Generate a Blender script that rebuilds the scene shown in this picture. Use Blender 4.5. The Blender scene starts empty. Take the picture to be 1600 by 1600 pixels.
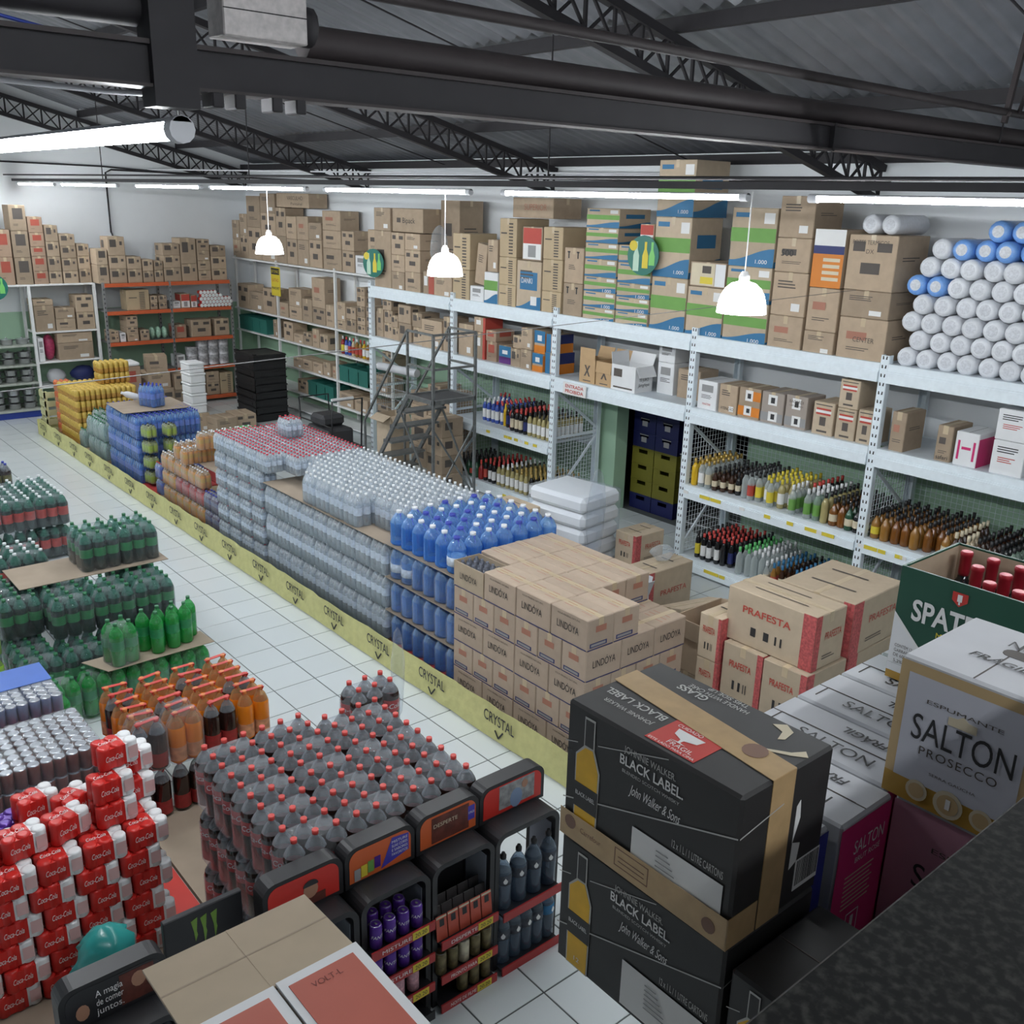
import bpy, math, random
from mathutils import Vector, Matrix
random.seed(11)
SC = bpy.context.scene
COL = SC.collection
# ---------------------------------------------------------------- camera
cam_d = bpy.data.cameras.new('camera'); cam = bpy.data.objects.new('camera', cam_d); COL.objects.link(cam)
cam_d.sensor_width = 36.0; cam_d.lens = 36.0*1512.18/1600; cam_d.clip_start = 0.02; cam_d.clip_end = 80
YAW, PIT, ROL = 2.4369774, 0.31185854, -0.0269196
fw = Vector((math.cos(YAW)*math.cos(PIT), math.sin(YAW)*math.cos(PIT), -math.sin(PIT)))
rt = Vector((math.sin(YAW), -math.cos(YAW), 0)); dn = fw.cross(rt)
r2 = rt*math.cos(ROL) + dn*math.sin(ROL); d2 = dn*math.cos(ROL) - rt*math.sin(ROL)
cam.matrix_world = Matrix(((r2.x, -d2.x, -fw.x, 7.4569), (r2.y, -d2.y, -fw.y, -3.7324), (r2.z, -d2.z, -fw.z, 3.7293), (0, 0, 0, 1)))
SC.camera = cam
# ---------------------------------------------------------------- world, exposure
wd = bpy.data.worlds.new('world'); SC.world = wd; wd.use_nodes = True
wd.node_tree.nodes['Background'].inputs[0].default_value = (.75, .82, .9, 1)
wd.node_tree.nodes['Background'].inputs[1].default_value = .15
SC.view_settings.view_transform = 'Standard'; SC.view_settings.look = 'None'
SC.view_settings.exposure = 0.18; SC.view_settings.gamma = 1.0; SC.view_settings.use_curve_mapping = False
try:
    SC.cycles.transparent_max_bounces = 11; SC.cycles.max_bounces = 6; SC.cycles.diffuse_bounces = 3
    SC.cycles.glossy_bounces = 2; SC.cycles.transmission_bounces = 3; SC.cycles.caustics_reflective = False; SC.cycles.caustics_refractive = False
except Exception: pass
TUBE_E = 95.0      # emission of the fluorescent tubes
BELL_E = 16.0      # emission of the bell pendants
# ---------------------------------------------------------------- materials
MATS = {}
def mat(name, col, rough=.6, metal=0., var=.06, scale=9., bump=0., spec=.5, objvar=0.):
    if name in MATS: return MATS[name]
    m = bpy.data.materials.new(name); m.use_nodes = True; nt = m.node_tree; b = nt.nodes['Principled BSDF']
    b.inputs['Roughness'].default_value = rough; b.inputs['Metallic'].default_value = metal
    b.inputs['Specular IOR Level'].default_value = spec
    tc = nt.nodes.new('ShaderNodeTexCoord'); nz = nt.nodes.new('ShaderNodeTexNoise'); nz.inputs['Scale'].default_value = scale
    nz.inputs['Detail'].default_value = 2
    nt.links.new(tc.outputs['Object'], nz.inputs['Vector'])
    mr = nt.nodes.new('ShaderNodeMapRange'); mr.inputs[3].default_value = 1-var*1.6; mr.inputs[4].default_value = 1+var*1.6
    nt.links.new(nz.outputs['Fac'], mr.inputs[0])
    last = mr.outputs[0]
    if objvar:
        oi = nt.nodes.new('ShaderNodeObjectInfo'); m2 = nt.nodes.new('ShaderNodeMapRange')
        m2.inputs[3].default_value = 1-objvar; m2.inputs[4].default_value = 1+objvar
        nt.links.new(oi.outputs['Random'], m2.inputs[0])
        mu = nt.nodes.new('ShaderNodeMath'); mu.operation = 'MULTIPLY'
        nt.links.new(last, mu.inputs[0]); nt.links.new(m2.outputs[0], mu.inputs[1]); last = mu.outputs[0]
    vm = nt.nodes.new('ShaderNodeVectorMath'); vm.operation = 'SCALE'; vm.inputs[0].default_value = col
    nt.links.new(last, vm.inputs['Scale']); nt.links.new(vm.outputs[0], b.inputs['Base Color'])
    if bump:
        bp = nt.nodes.new('ShaderNodeBump'); bp.inputs['Strength'].default_value = bump; bp.inputs['Distance'].default_value = .02
        nt.links.new(nz.outputs['Fac'], bp.inputs['Height']); nt.links.new(bp.outputs[0], b.inputs['Normal'])
    MATS[name] = m; return m
def clear(name, col, fac=.45, rough=.12, tint=None):
    """thin clear plastic: part of the light goes straight through, part meets a glossy tinted skin"""
    if name in MATS: return MATS[name]
    m = bpy.data.materials.new(name); m.use_nodes = True; nt = m.node_tree; b = nt.nodes['Principled BSDF']
    b.inputs['Base Color'].default_value = (*col, 1); b.inputs['Roughness'].default_value = rough; b.inputs['Specular IOR Level'].default_value = .8
    tr = nt.nodes.new('ShaderNodeBsdfTransparent'); tr.inputs[0].default_value = (*(tint or (.95, .97, 1)), 1)
    mx = nt.nodes.new('ShaderNodeMixShader'); lw = nt.nodes.new('ShaderNodeLayerWeight'); lw.inputs[0].default_value = .35
    mr = nt.nodes.new('ShaderNodeMapRange'); mr.inputs[3].default_value = fac*.75; mr.inputs[4].default_value = min(1, fac+.30)
    nt.links.new(lw.outputs['Facing'], mr.inputs[0]); nt.links.new(mr.outputs[0], mx.inputs[0])
    nt.links.new(tr.outputs[0], mx.inputs[1]); nt.links.new(b.outputs[0], mx.inputs[2])
    nt.links.new(mx.outputs[0], nt.nodes['Material Output'].inputs[0])
    MATS[name] = m; return m
def emit(name, col, e):
    if name in MATS: return MATS[name]
    m = bpy.data.materials.new(name); m.use_nodes = True; b = m.node_tree.nodes['Principled BSDF']
    b.inputs['Base Color'].default_value = (*col, 1); b.inputs['Emission Color'].default_value = (*col, 1); b.inputs['Emission Strength'].default_value = e
    MATS[name] = m; return m
KRAFT = mat('kraft cardboard', (.43, .33, .235), .85, var=.08, scale=14, objvar=.2)
KRAFT2 = mat('pale kraft cardboard', (.52, .42, .305), .85, var=.07, scale=14, objvar=.1)
KRAFT3 = mat('dull kraft sheet', (.36, .29, .22), .9, var=.1, scale=6)
LIND = mat('pinkish kraft cardboard', (.47, .37, .285), .85, var=.06, scale=14, objvar=.06)
TAPE = mat('brown parcel tape', (.56, .45, .30), .3, var=.05)
TAPEB = mat('clear brown tape', (.50, .34, .17), .28, var=.12, scale=30)
INK = mat('black ink', (.03, .03, .032), .6)
INKS = mat('soft black ink', (.10, .085, .075), .7)
INKR = mat('red ink', (.50, .07, .05), .6)
INKRS = mat('faded red ink', (.42, .19, .13), .7)
WHITE = mat('white board', (.78, .79, .80), .6, var=.03)
PAPER = mat('white paper', (.80, .80, .79), .7, var=.03)
GREYW = mat('greyish white board', (.62, .63, .66), .65, var=.05)
STEEL = mat('pale grey painted steel', (.80, .88, .93), .4, var=.05, scale=20)
STEELW = mat('white painted steel', (.82, .83, .82), .45, var=.06)
ORANGE = mat('orange painted steel', (.62, .13, .045), .45, var=.08)
GALV = mat('galvanised steel', (.35, .36, .37), .42, .6, var=.15, scale=30)
DARKST = mat('dark painted steel', (.028, .026, .029), .65, var=.12, spec=.3)
DARKRD = mat('dark brownish pipe', (.045, .037, .038), .6, var=.12, spec=.3)
BLACKP = mat('black plastic', (.018, .018, .02), .42, var=.1)
BLACKM = mat('black sheet metal', (.022, .022, .025), .35, var=.1)
REDP = mat('red plastic', (.55, .04, .03), .4, var=.06)
REDC = mat('cola red', (.60, .025, .02), .32, var=.05)
REDCAP = mat('red cap', (.58, .06, .05), .4)
BLUEP = mat('blue plastic', (.03, .06, .35), .4)
GREENW = mat('green painted wall', (.40, .60, .43), .55, var=.05, scale=3)
WALLW = mat('white plaster', (.84, .87, .89), .8, var=.03, scale=2)
GREENC = mat('green cap', (.03, .16, .07), .4)
YEL = mat('yellow sign', (.75, .62, .03), .5)
FOAM = mat('white foam', (.82, .83, .84), .8, var=.02)
FILM = clear('shrink film', (.66, .70, .73), .07, .12)
FILMW = clear('cloudy shrink film', (.80, .85, .88), .16, .2)
FILMD = clear('loose clear film', (.75, .79, .81), .08, .2)
# ---------------------------------------------------------------- mesh helpers
class MB:
    def __init__(s): s.v = []; s.f = []; s.mi = []; s.sm = []
    def add(s, vs, fs, m=0, sm=False):
        b = len(s.v); s.v += [tuple(p) for p in vs]
        for f in fs: s.f.append([i+b for i in f]); s.mi.append(m); s.sm.append(sm)
        return s
    def box(s, x0, x1, y0, y1, z0, z1, m=0):
        return s.add([(x0,y0,z0),(x1,y0,z0),(x1,y1,z0),(x0,y1,z0),(x0,y0,z1),(x1,y0,z1),(x1,y1,z1),(x0,y1,z1)],
                     [(0,3,2,1),(4,5,6,7),(0,1,5,4),(1,2,6,5),(2,3,7,6),(3,0,4,7)], m)
    def cbox(s, x0, x1, y0, y1, z0, z1, c=.006, m=0):
        c = min(c, (x1-x0)*.3, (y1-y0)*.3, (z1-z0)*.3)
        X = (x0, x0+c, x1-c, x1); Y = (y0, y0+c, y1-c, y1); Z = (z0, z0+c, z1-c, z1)
        V = []; idx = {}
        def p(i, j, k):
            if (i,j,k) not in idx: idx[(i,j,k)] = len(V); V.append((X[i], Y[j], Z[k]))
            return idx[(i,j,k)]
        F = []
        F += [(p(1,1,0),p(1,2,0),p(2,2,0),p(2,1,0)), (p(1,1,3),p(2,1,3),p(2,2,3),p(1,2,3)),
              (p(1,0,1),p(2,0,1),p(2,0,2),p(1,0,2)), (p(1,3,1),p(1,3,2),p(2,3,2),p(2,3,1)),
              (p(0,1,1),p(0,1,2),p(0,2,2),p(0,2,1)), (p(3,1,1),p(3,2,1),p(3,2,2),p(3,1,2))]
        for (a, b) in ((0,1),(3,2)):
            for (e, g) in ((0,1),(3,2)):
                F.append((p(a,b if False else (1 if e==0 else 2),1) if False else p(a,1 if e==0 else 2,1), p(a,1 if e==0 else 2,2), p(1 if a==0 else 2,e,2), p(1 if a==0 else 2,e,1)))
                F.append((p(a,1,1 if e==0 else 2), p(a,2,1 if e==0 else 2), p(1 if a==0 else 2,2,e), p(1 if a==0 else 2,1,e)))
                F.append((p(1,a,1 if e==0 else 2), p(2,a,1 if e==0 else 2), p(2,1 if a==0 else 2,e), p(1,1 if a==0 else 2,e)))
        for a in (0,3):
            for b in (0,3):
                for d in (0,3):
                    i, j, k = (1 if a==0 else 2), (1 if b==0 else 2), (1 if d==0 else 2)
                    F.append((p(a,j,k), p(i,b,k), p(i,j,d)))
        return s.add(V, F, m)
    def lathe(s, prof, seg=12, cx=0, cy=0, cz=0, sm=True, rot=None):
        """prof = [(r, z, material of the band above this ring)]"""
        n = len(prof); V = []
        for (r, z, *_) in prof:
            for i in range(seg):
                a = 2*math.pi*i/seg; V.append(Vector((r*math.cos(a), r*math.sin(a), z)))
        if rot is not None: V = [rot @ p for p in V]
        V = [(p.x+cx, p.y+cy, p.z+cz) for p in V]
        b = len(s.v); s.v += V
        for k in range(n-1):
            m = prof[k][2] if len(prof[k]) > 2 else 0
            for i in range(seg):
                j = (i+1) % seg
                s.f.append([b+k*seg+i, b+k*seg+j, b+(k+1)*seg+j, b+(k+1)*seg+i]); s.mi.append(m); s.sm.append(sm)
        s.f.append([b+i for i in range(seg)][::-1]); s.mi.append(prof[0][2] if len(prof[0]) > 2 else 0); s.sm.append(False)
        s.f.append([b+(n-1)*seg+i for i in range(seg)]); s.mi.append(prof[-1][2] if len(prof[-1]) > 2 else (prof[-2][2] if len(prof[-2]) > 2 else 0)); s.sm.append(False)
        return s
    def tube(s, pts, r, seg=6, m=0):
        pts = [Vector(p) for p in pts]; n = len(pts); V = []
        for k, p in enumerate(pts):
            d = (pts[min(k+1, n-1)] - pts[max(k-1, 0)]).normalized()
            u = d.cross(Vector((0, 0, 1)));
            if u.length < 1e-3: u = d.cross(Vector((1, 0, 0)))
            u.normalize(); w = d.cross(u)
            for i in range(seg):
                a = 2*math.pi*i/seg; V.append(p + u*(r*math.cos(a)) + w*(r*math.sin(a)))
        F = [(k*seg+i, k*seg+(i+1) % seg, (k+1)*seg+(i+1) % seg, (k+1)*seg+i) for k in range(n-1) for i in range(seg)]
        s.add(V, F, m, seg > 4)
        s.add(V[:seg], [tuple(range(seg))], m); s.add(V[-seg:], [tuple(range(seg))[::-1]], m)
        return s
    def bar(s, a, b, w, h, m=0):
        """rectangular bar from a to b: w sideways, h in the other direction"""
        a = Vector(a); b = Vector(b); d = (b-a).normalized()
        u = d.cross(Vector((0, 0, 1)))
        if u.length < 1e-3: u = Vector((1, 0, 0))
        u.normalize(); t = u.cross(d)
        V = [p + u*(i*w/2) + t*(j*h/2) for p in (a, b) for (i, j) in ((-1,-1),(1,-1),(1,1),(-1,1))]
        return s.add(V, [(0,1,2,3),(7,6,5,4),(0,4,5,1),(1,5,6,2),(2,6,7,3),(3,7,4,0)], m)
    def loft(s, rings, m=0, sm=False, caps=True):
        n = len(rings[0]); V = [p for r in rings for p in r]
        F = [(k*n+i, k*n+(i+1) % n, (k+1)*n+(i+1) % n, (k+1)*n+i) for k in range(len(rings)-1) for i in range(n)]
        if caps: F += [tuple(range(n))[::-1], tuple((len(rings)-1)*n+i for i in range(n))]
        return s.add(V, F, m, sm)
    def mesh(s, name, mats):
        me = bpy.data.meshes.new(name); me.from_pydata(s.v, [], s.f)
        for m in mats: me.materials.append(m)
        me.polygons.foreach_set('material_index', s.mi); me.polygons.foreach_set('use_smooth', s.sm)
        me.update(); return me
def rrect(x0, x1, y0, y1, z, r, k=3):
    P = []
    for (cx, cy, a0) in ((x1-r, y1-r, 0), (x0+r, y1-r, 90), (x0+r, y0+r, 180), (x1-r, y0+r, 270)):
        for i in range(k+1):
            a = math.radians(a0+90*i/k); P.append((cx+r*math.cos(a), cy+r*math.sin(a), z))
    return P
def ob(name, me, parent=None, loc=(0,0,0), rot=(0,0,0), scale=(1,1,1)):
    o = bpy.data.objects.new(name, me); COL.objects.link(o); o.location = loc; o.rotation_euler = rot; o.scale = scale
    if parent: o.parent = parent
    return o
LABELS = {}
def tag(o, label, cat, group=None, kind=None):
    if kind: o['kind'] = kind
    o['label'] = label; o['category'] = cat
    if group: o['group'] = group
    LABELS.setdefault(label, []).append(o.name)
    return o
def struct(name, me, label=None, **k):
    o = ob(name, me, **k); o['kind'] = 'structure'
    if label: o['label'] = label
    return o
def grp(name, label, cat, loc=(0,0,0), rz=0, group=None):
    return tag(ob(name, None, loc=loc, rot=(0, 0, rz)), label, cat, group)
ORD = 'first second third fourth fifth sixth seventh eighth ninth tenth eleventh twelfth thirteenth fourteenth fifteenth sixteenth seventeenth eighteenth nineteenth twentieth'.split()
def nth(i): return ORD[i] if i < 20 else ('twenty-'+ORD[i-20] if i < 29 else ('thirtieth' if i == 29 else 'thirty-'+ORD[i-30]))
R90 = math.pi/2
FACE = {'-y': (R90, 0, 0), '+x': (R90, 0, R90), 'top': (0, 0, 0), 'topx': (0, 0, R90), 'top-': (0, 0, math.pi), 'topx-': (0, 0, -R90)}
TXT = {}
def tmesh(s, m, shear=0., bend=0., space=1., width=None, bold=0.):
    """flat lettering as a mesh, 1 m high capitals scaled later; optionally a given width, bent round a bottle"""
    key = (s, m.name, shear, bend, space, bold)
    if key in TXT: return TXT[key]
    cu = bpy.data.curves.new('lettering', 'FONT'); cu.body = s; cu.size = 1; cu.align_x = 'CENTER'; cu.align_y = 'CENTER'
    cu.resolution_u = 4; cu.shear = shear; cu.space_character = space; cu.offset = bold; cu.fill_mode = 'FRONT'
    o = bpy.data.objects.new('lettering_curve', cu); COL.objects.link(o)
    dg = bpy.context.evaluated_depsgraph_get(); dg.update()
    me = bpy.data.meshes.new_from_object(o.evaluated_get(dg)); bpy.data.objects.remove(o); bpy.data.curves.remove(cu)
    me.materials.clear(); me.materials.append(m)
    TXT[key] = me; return me
def text(s, m, parent, loc, h, face='-y', w=None, shear=0., space=1., name='lettering', bold=0., rz=0.):
    me = tmesh(s, m, shear, 0, space, bold=bold)
    xs = [v.co.x for v in me.vertices]; wid = max(xs)-min(xs) if xs else 1
    sx = (w/wid) if w else h
    o = ob(name, me, parent, loc, FACE[face], (sx, h, 1))
    if rz:
        o.rotation_mode = 'XYZ'; e = o.rotation_euler.to_matrix() @ Matrix.Rotation(rz, 3, 'Z'); o.rotation_euler = e.to_euler()
    return o
BT = {}
def bent_text(s, m, size, r):
    key = (s, m.name, size, r)
    if key in BT: return BT[key]
    me = tmesh(s, m, .25).copy()
    for v in me.vertices:
        a = v.co.x*size/r; z = v.co.y*size; v.co = (r*math.cos(a), r*math.sin(a), z)
    BT[key] = me; return me
# ================================================================ the hall
T = .36
# floor: subfloor + each tile near enough to tell apart + a far field
FL = mat('grout grey', (.09, .10, .10), .8)
TILE = mat('white glazed tile', (.64, .69, .70), .16, var=.03, scale=1.2, objvar=.03)
floor = struct('floor', MB().box(-10.9, 9.6, -9.2, 8.6, -.2, -.004).mesh('floor', [FL]), 'white tiled shop floor')
tm = MB().cbox(.0042, T-.0042, .0045, T-.0045, -.012, 0, .0015).mesh('floor_tile', [TILE])
for i in range(-24, 14):
    for j in range(-12, 14):
        x = i*T; y = j*T
        a, b, c = x-7.46, y+3.73, -3.73
        if not (-8.5 <= x <= 4.8 and -3.6 <= y <= 5.2): continue
        if -2.5 < x < 3.2 and .5 < y < 1.2: continue
        if (j in (-2, -1, 0) and x < 4.7) or (x > 3.2 and -1.8 < y < .3) or (y > 1.3 and x < 3.4 and (x < -3 or y > 2)) or (y < -.7 and x < -.9 and y > -2.6):
            o = ob('floor_tile', tm, floor, (x, y, 0))
far = MB()
for i in range(-31, 27):
    for j in range(-26, 24):
        x = i*T; y = j*T
        if -8.5 <= x <= 4.8 and -3.6 <= y <= 5.2:
            if -2.5 < x < 3.2 and .5 < y < 1.2: pass
            elif (j in (-2, -1, 0) and x < 4.7) or (x > 3.2 and -1.8 < y < .3) or (y > 1.3 and x < 3.4 and (x < -3 or y > 2)) or (y < -.7 and x < -.9 and y > -2.6): continue
        if y > 4.6 or x < -10.8: continue
        far.box(x+.0042, x+T-.0042, y+.0045, y+T-.0045, -.012, 0)
fo = ob('tile_field', far.mesh('tile_field', [TILE]), floor); fo['kind'] = 'stuff'
# walls: green below 1.7 m, white above
GZ = 1.70
def wallbox(name, parts, label):
    mb = MB()
    for (a, m) in parts: mb.box(*a, m)
    return struct(name, mb.mesh(name, [WALLW, GREENW]), label)
wallbox('wall_back', [((-10.95, -10.75, -9.2, 5.1, 0, GZ), 1), ((-10.95, -10.75, -9.2, 5.1, GZ, 6.6), 0)], 'end wall, green below and white above')
wallbox('wall_right', [((-10.75, -.85, 4.85, 5.05, 0, GZ), 1), ((1.3, 9.6, 4.85, 5.05, 0, GZ), 1), ((-10.75, 9.6, 4.85, 5.05, GZ, 4.25), 0),
                       ((-.85, -.68, 4.85, 5.06, 0, GZ), 1)], 'long side wall behind the storage racks, green below and white above')
wallbox('wall_left', [((-10.75, 9.6, -9.2, -9.0, 0, 3), 0)], 'far side wall of the shop')
wallbox('wall_front', [((9.4, 9.6, -9.0, 4.85, 0, 6.8), 0)], 'wall behind the viewer')
DKW = mat('dark room wall', (.06, .06, .07), .9)  # the store room's shade is put into this near-black wall colour
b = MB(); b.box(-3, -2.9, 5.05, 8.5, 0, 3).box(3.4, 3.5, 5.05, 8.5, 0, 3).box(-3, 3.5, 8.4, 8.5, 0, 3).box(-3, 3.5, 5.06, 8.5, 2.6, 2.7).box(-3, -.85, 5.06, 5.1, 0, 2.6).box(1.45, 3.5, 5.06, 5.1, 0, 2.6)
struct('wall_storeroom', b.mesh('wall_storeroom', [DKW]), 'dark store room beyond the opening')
# roof: corrugated sheets on purlins
def roofz(y): return 4.27 + .25*(4.85-y) if y > -4.2 else 4.27+.25*9.05-.25*(-4.2-y)
RM = mat('grey fibre cement sheet', (.15, .155, .17), .42, var=.14, scale=5)
RM2 = mat('paler fibre cement sheet', (.30, .31, .33), .5, var=.14, scale=5)
ceiling = struct('ceiling', MB().box(-11, 9.6, -9.2, -4.2, 6.7, 6.75).mesh('ceiling', [RM]), 'dark corrugated roof')
ys = [5.2, 3.55, 1.9, .25, -1.4, -3.05, -4.25]
amp = .026; per = .177
for r in range(len(ys)-1):
    ya, yb = ys[r], ys[r+1]-.14
    for c in range(19):
        xa = -10.85 + c*1.062
        mb = MB(); V = []; n = 24
        for k, y in enumerate((ya, yb)):
            for i in range(n+1):
                x = xa + i*1.062/n + (0.0); ph = 2*math.pi*x/per
                lift = -.055 if k == 0 and r else 0
                V.append((x, y, roofz(y) + lift*1.0 + .05 + amp*math.sin(ph)))
        mb.add(V, [(i, i+1, n+2+i, n+1+i) for i in range(n)], 0, True)
        o = ob('roof_sheet', mb.mesh('roof_sheet', [RM2 if (r == 2 and c in (13, 14)) else RM]), ceiling)
pm = MB().box(-10.8, 9.5, -.03, .03, -.05, .05).mesh('purlin', [DARKST])
for y in ys[1:-1]: ob('purlin', pm, ceiling, (0, y+.02, roofz(y)-.09))
ob('eave_purlin', pm, ceiling, (0, 4.8, roofz(4.8)-.10))
# trusses with parallel chords running down to the side wall
for i, tx in enumerate((-10.62, -6.27, -1.95, 2.46, 6.85)):
    t = ob('roof_truss', None, ceiling, (tx, 0, 0)); 
    top = lambda y: roofz(y)-.19
    bot = lambda y: roofz(y)-.47
    mb = MB()
    ob('top_chord', MB().bar((0, 4.83, top(4.83)), (0, -4.2, top(-4.2)), .07, .06).mesh('top_chord', [DARKST]), t)
    ob('bottom_chord', MB().bar((0, 4.83, bot(4.83)), (0, -4.2, bot(-4.2)), .07, .06).mesh('bottom_chord', [DARKST]), t)
    st = .27; y = 4.8
    if not i:
        wv = MB().bar((0, 0, top(0)-roofz(0)), (0, 0, bot(0)-roofz(0)), .022, .022).mesh('web_bar', [DARKST])
        wa = MB().bar((0, 0, top(0)-roofz(0)), (0, -st, bot(-st)-roofz(0)), .018, .018).mesh('web_bar', [DARKST]); wb_ = MB().bar((.02, 0, bot(0)-roofz(0)), (.02, -st, top(-st)-roofz(0)), .018, .018).mesh('web_bar', [DARKST])
    while y > -3.9:
        for me in (wv, wa, wb_): ob('web_bar', me, t, (0, y, roofz(y)))
        y -= st
# sag rods between the trusses and conduits along the eave
cd = MB()
for tx in (-8.4, -4.1, .3, 4.7):
    cd.tube([(tx, 4.7, roofz(4.7)-.14), (tx, -4, roofz(-4)-.14)], .008, 5)
ob('sag_rod', cd.mesh('sag_rod', [DARKST]), ceiling)
def pipe(name, pts, r, m, label, seg=7):
    return tag(ob(name, MB().tube(pts, r, seg).mesh(name, [m])), label, 'pipe')
pipe('conduit', [(-10.7, 4.7, 4.02), (-6, 4.72, 4.0), (-2, 4.72, 3.99), (2.6, 4.75, 3.96)], .015, DARKST, 'thin black conduit along the side wall under the eave')
pipe('conduit', [(-10.72, 3.0, 4.08), (-5, 4.0, 4.05), (0, 4.6, 4.04)], .012, GREYW, 'pale electric conduit crossing under the far roof trusses')
pipe('conduit', [(-10.70, -1.0, 4.13), (-10.70, 2.2, 4.10), (-10.6, 3.9, 4.0), (-6.5, 4.1, 3.93)], .014, DARKST, 'black conduit running high across the white end wall')
pipe('conduit', [(-10.70, 3.95, 4.03), (-10.70, 2.35, 4.05), (-10.70, 2.25, 4.0), (-10.70, 2.25, 3.0)], .016, DARKST, 'black conduit bent down the white end wall above the cartons')
c = grp('security_camera', 'small white dome camera hanging at the end of the wall conduit', 'camera', (-10.72, 2.27, 2.98))
ob('bracket', MB().tube([(-.03, 0, .02), (.02, 0, -.03), (.05, .03, -.1)], .014, 6).mesh('bracket', [DARKST]), c)
ob('body', MB().lathe([(.02, -.05), (.04, -.03), (.04, .03), (.025, .05)], 10, .06, .05, -.12, rot=Matrix.Rotation(1.2, 3, 'Y')).mesh('body', [WHITE]), c)
# ---------------------------------------------------------------- the heavy tie beam near the viewer
bm = grp('steel_beam', 'heavy dark steel tie beam spanning across the hall overhead', 'beam', (4.5, 0, 0))
ob('web_plate', MB().box(-.03, .03, -4.6, 4.8, 4.01, 4.12).mesh('web_plate', [DARKST]), bm)
ob('upper_flange', MB().box(-.05, .05, -4.6, 4.8, 4.115, 4.128).mesh('upper_flange', [DARKRD]), bm)
ob('lower_flange', MB().box(-.05, .05, -4.6, 4.8, 4.005, 4.014).mesh('lower_flange', [DARKRD]), bm)
ob('splice_plate', MB().box(-.045, .056, .75, .765, 4.0, 4.13).mesh('splice_plate', [DARKST]), bm)
ob('gusset_plate', MB().box(-.04, .06, -2.62, -2.49, 3.955, 4.5).mesh('gusset_plate', [DARKST]), bm)
for y in (-2.43, -2.36, -2.24, -2.16): ob('clamp', MB().cbox(-.03, .05, y-.018, y+.018, 3.965, 4.01, .004).mesh('clamp', [DARKST]), bm)
pipe('steel_pipe', [(4.46, -2.1, 4.185), (4.46, 4.8, 4.185)], .052, DARKRD, 'thick dark pipe lying along the overhead tie beam', 12)
pipe('steel_pipe', [(4.46, -4.6, 4.215), (4.46, -2.62, 4.215)], .05, DARKST, 'thick dark pipe left of the steel junction box', 12)
pipe('steel_pipe', [(4.52, -2.0, 4.345), (4.52, 1.9, 4.315), (4.52, 4.7, 4.30)], .022, DARKRD, 'thin brownish pipe above the overhead tie beam', 8)
jb = grp('junction_box', 'galvanised junction box on the overhead pipe', 'junction box', (4.5, -2.27, 4.16))
jm = mat('scratched zinc', (.47, .44, .43), .5, .3, var=.22, scale=40)
ob('body', MB().cbox(-.05, .06, -.135, .135, 0, .13, .004).mesh('body', [jm]), jb)
ob('lid_seam', MB().box(.0605, .062, -.135, .135, .072, .075).mesh('lid_seam', [DARKST]), jb)
ob('collar', MB().lathe([(.058, .135), (.058, .175)], 12, 0, 0, .06, rot=Matrix.Rotation(-R90, 3, 'X')).mesh('collar', [DARKST]), jb)
hg = grp('hanger_rod', 'upright dark steel hanger with a bent hook beside the roof', 'hanger', (4.52, 2.6, 0))
ob('rod', MB().bar((0, 0, 4.25), (0, .12, 4.85), .03, .03).mesh('rod', [DARKRD]), hg)
ob('hook', MB().tube([(0.03, -.02, 4.30), (.03, .1, 4.30), (.03, .16, 4.42)], .015, 6).mesh('hook', [DARKRD]), hg)
ob('drop_wire', MB().tube([(0, 0, 4.3), (0, -.03, 4.06)], .005, 4).mesh('drop_wire', [DARKST]), hg)
# thin cables
pipe('cable', [(4.45, -4.4, 4.03), (4.4, -2.7, 3.995), (4.4, -2.5, 4.0)], .008, GREYW, 'pale cable hanging under the tie beam', 5)
pipe('cable', [(4.52, -3.5, 4.165), (4.52, -3.0, 4.145), (4.5, -2.88, 4.13)], .005, BLUEP, 'blue cable along the tie beam', 5)
# ---------------------------------------------------------------- lamps
TB = emit('fluorescent tube light', (.93, .97, 1), TUBE_E)
FIXT = mat('grey lamp housing', (.5, .5, .5), .5)
def tube_lamp(name, x0, x1, y, z, label, group, big=False, axis='x'):
    r = .036 if big else .02
    t = grp(name, label, 'lamp', ((x0+x1)/2, y, z), 0 if axis == 'x' else R90, group)
    h = (x1-x0)/2
    ob('lamp_tube', MB().tube([(-h+.03, 0, 0), (h-.03, 0, 0)], r*.85, 10).mesh('lamp_tube', [TB]), t)
    ob('housing', MB().loft([[(xx, r*1.05*math.cos(a), r*1.05*math.sin(a)) for a in [math.radians(v) for v in (35, 65, 90, 115, 145)]] + [(xx, 0, r*.6)] for xx in (-h, h)]).mesh('housing', [GREYW]), t)
    for e in (-1, 1):
        ob('end_cap', MB().tube([(e*(h-.05), 0, 0), (e*h, 0, 0)], r*1.12, 12).mesh('end_cap', [GREYW]), t)
    return t
LX = lambda d: 7.457 + d*4.48
spans = [(-3.98, -3.54), (-3.47, -2.94), (-2.80, -2.36), (-2.31, -1.84), (-1.77, -1.30), (-1.22, -.755), (-.67, -.20), (-.13, .34)]
for i, (a, b_) in enumerate(spans):
    tube_lamp('tube_lamp', LX(a), LX(b_), .75, 3.775, nth(len(spans)-1-i)+' lamp tube from the viewer in the long row over the aisle', 'tube lamps in the long row')
tr = grp('lamp_track', 'long dark steel channel carrying the row of lamp tubes', 'lamp track', (0, .75, 3.80))
ob('channel', MB().box(-10.7, 9.3, -.02, .02, .015, .055).mesh('channel', [DARKST]), tr)
for tx in (-6.27, -1.95, 2.46, 6.85): ob('hanger', MB().tube([(tx, 0, .05), (tx, 0, roofz(.75)-3.8-.4)], .006, 5).mesh('hanger', [DARKST]), tr)
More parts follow.
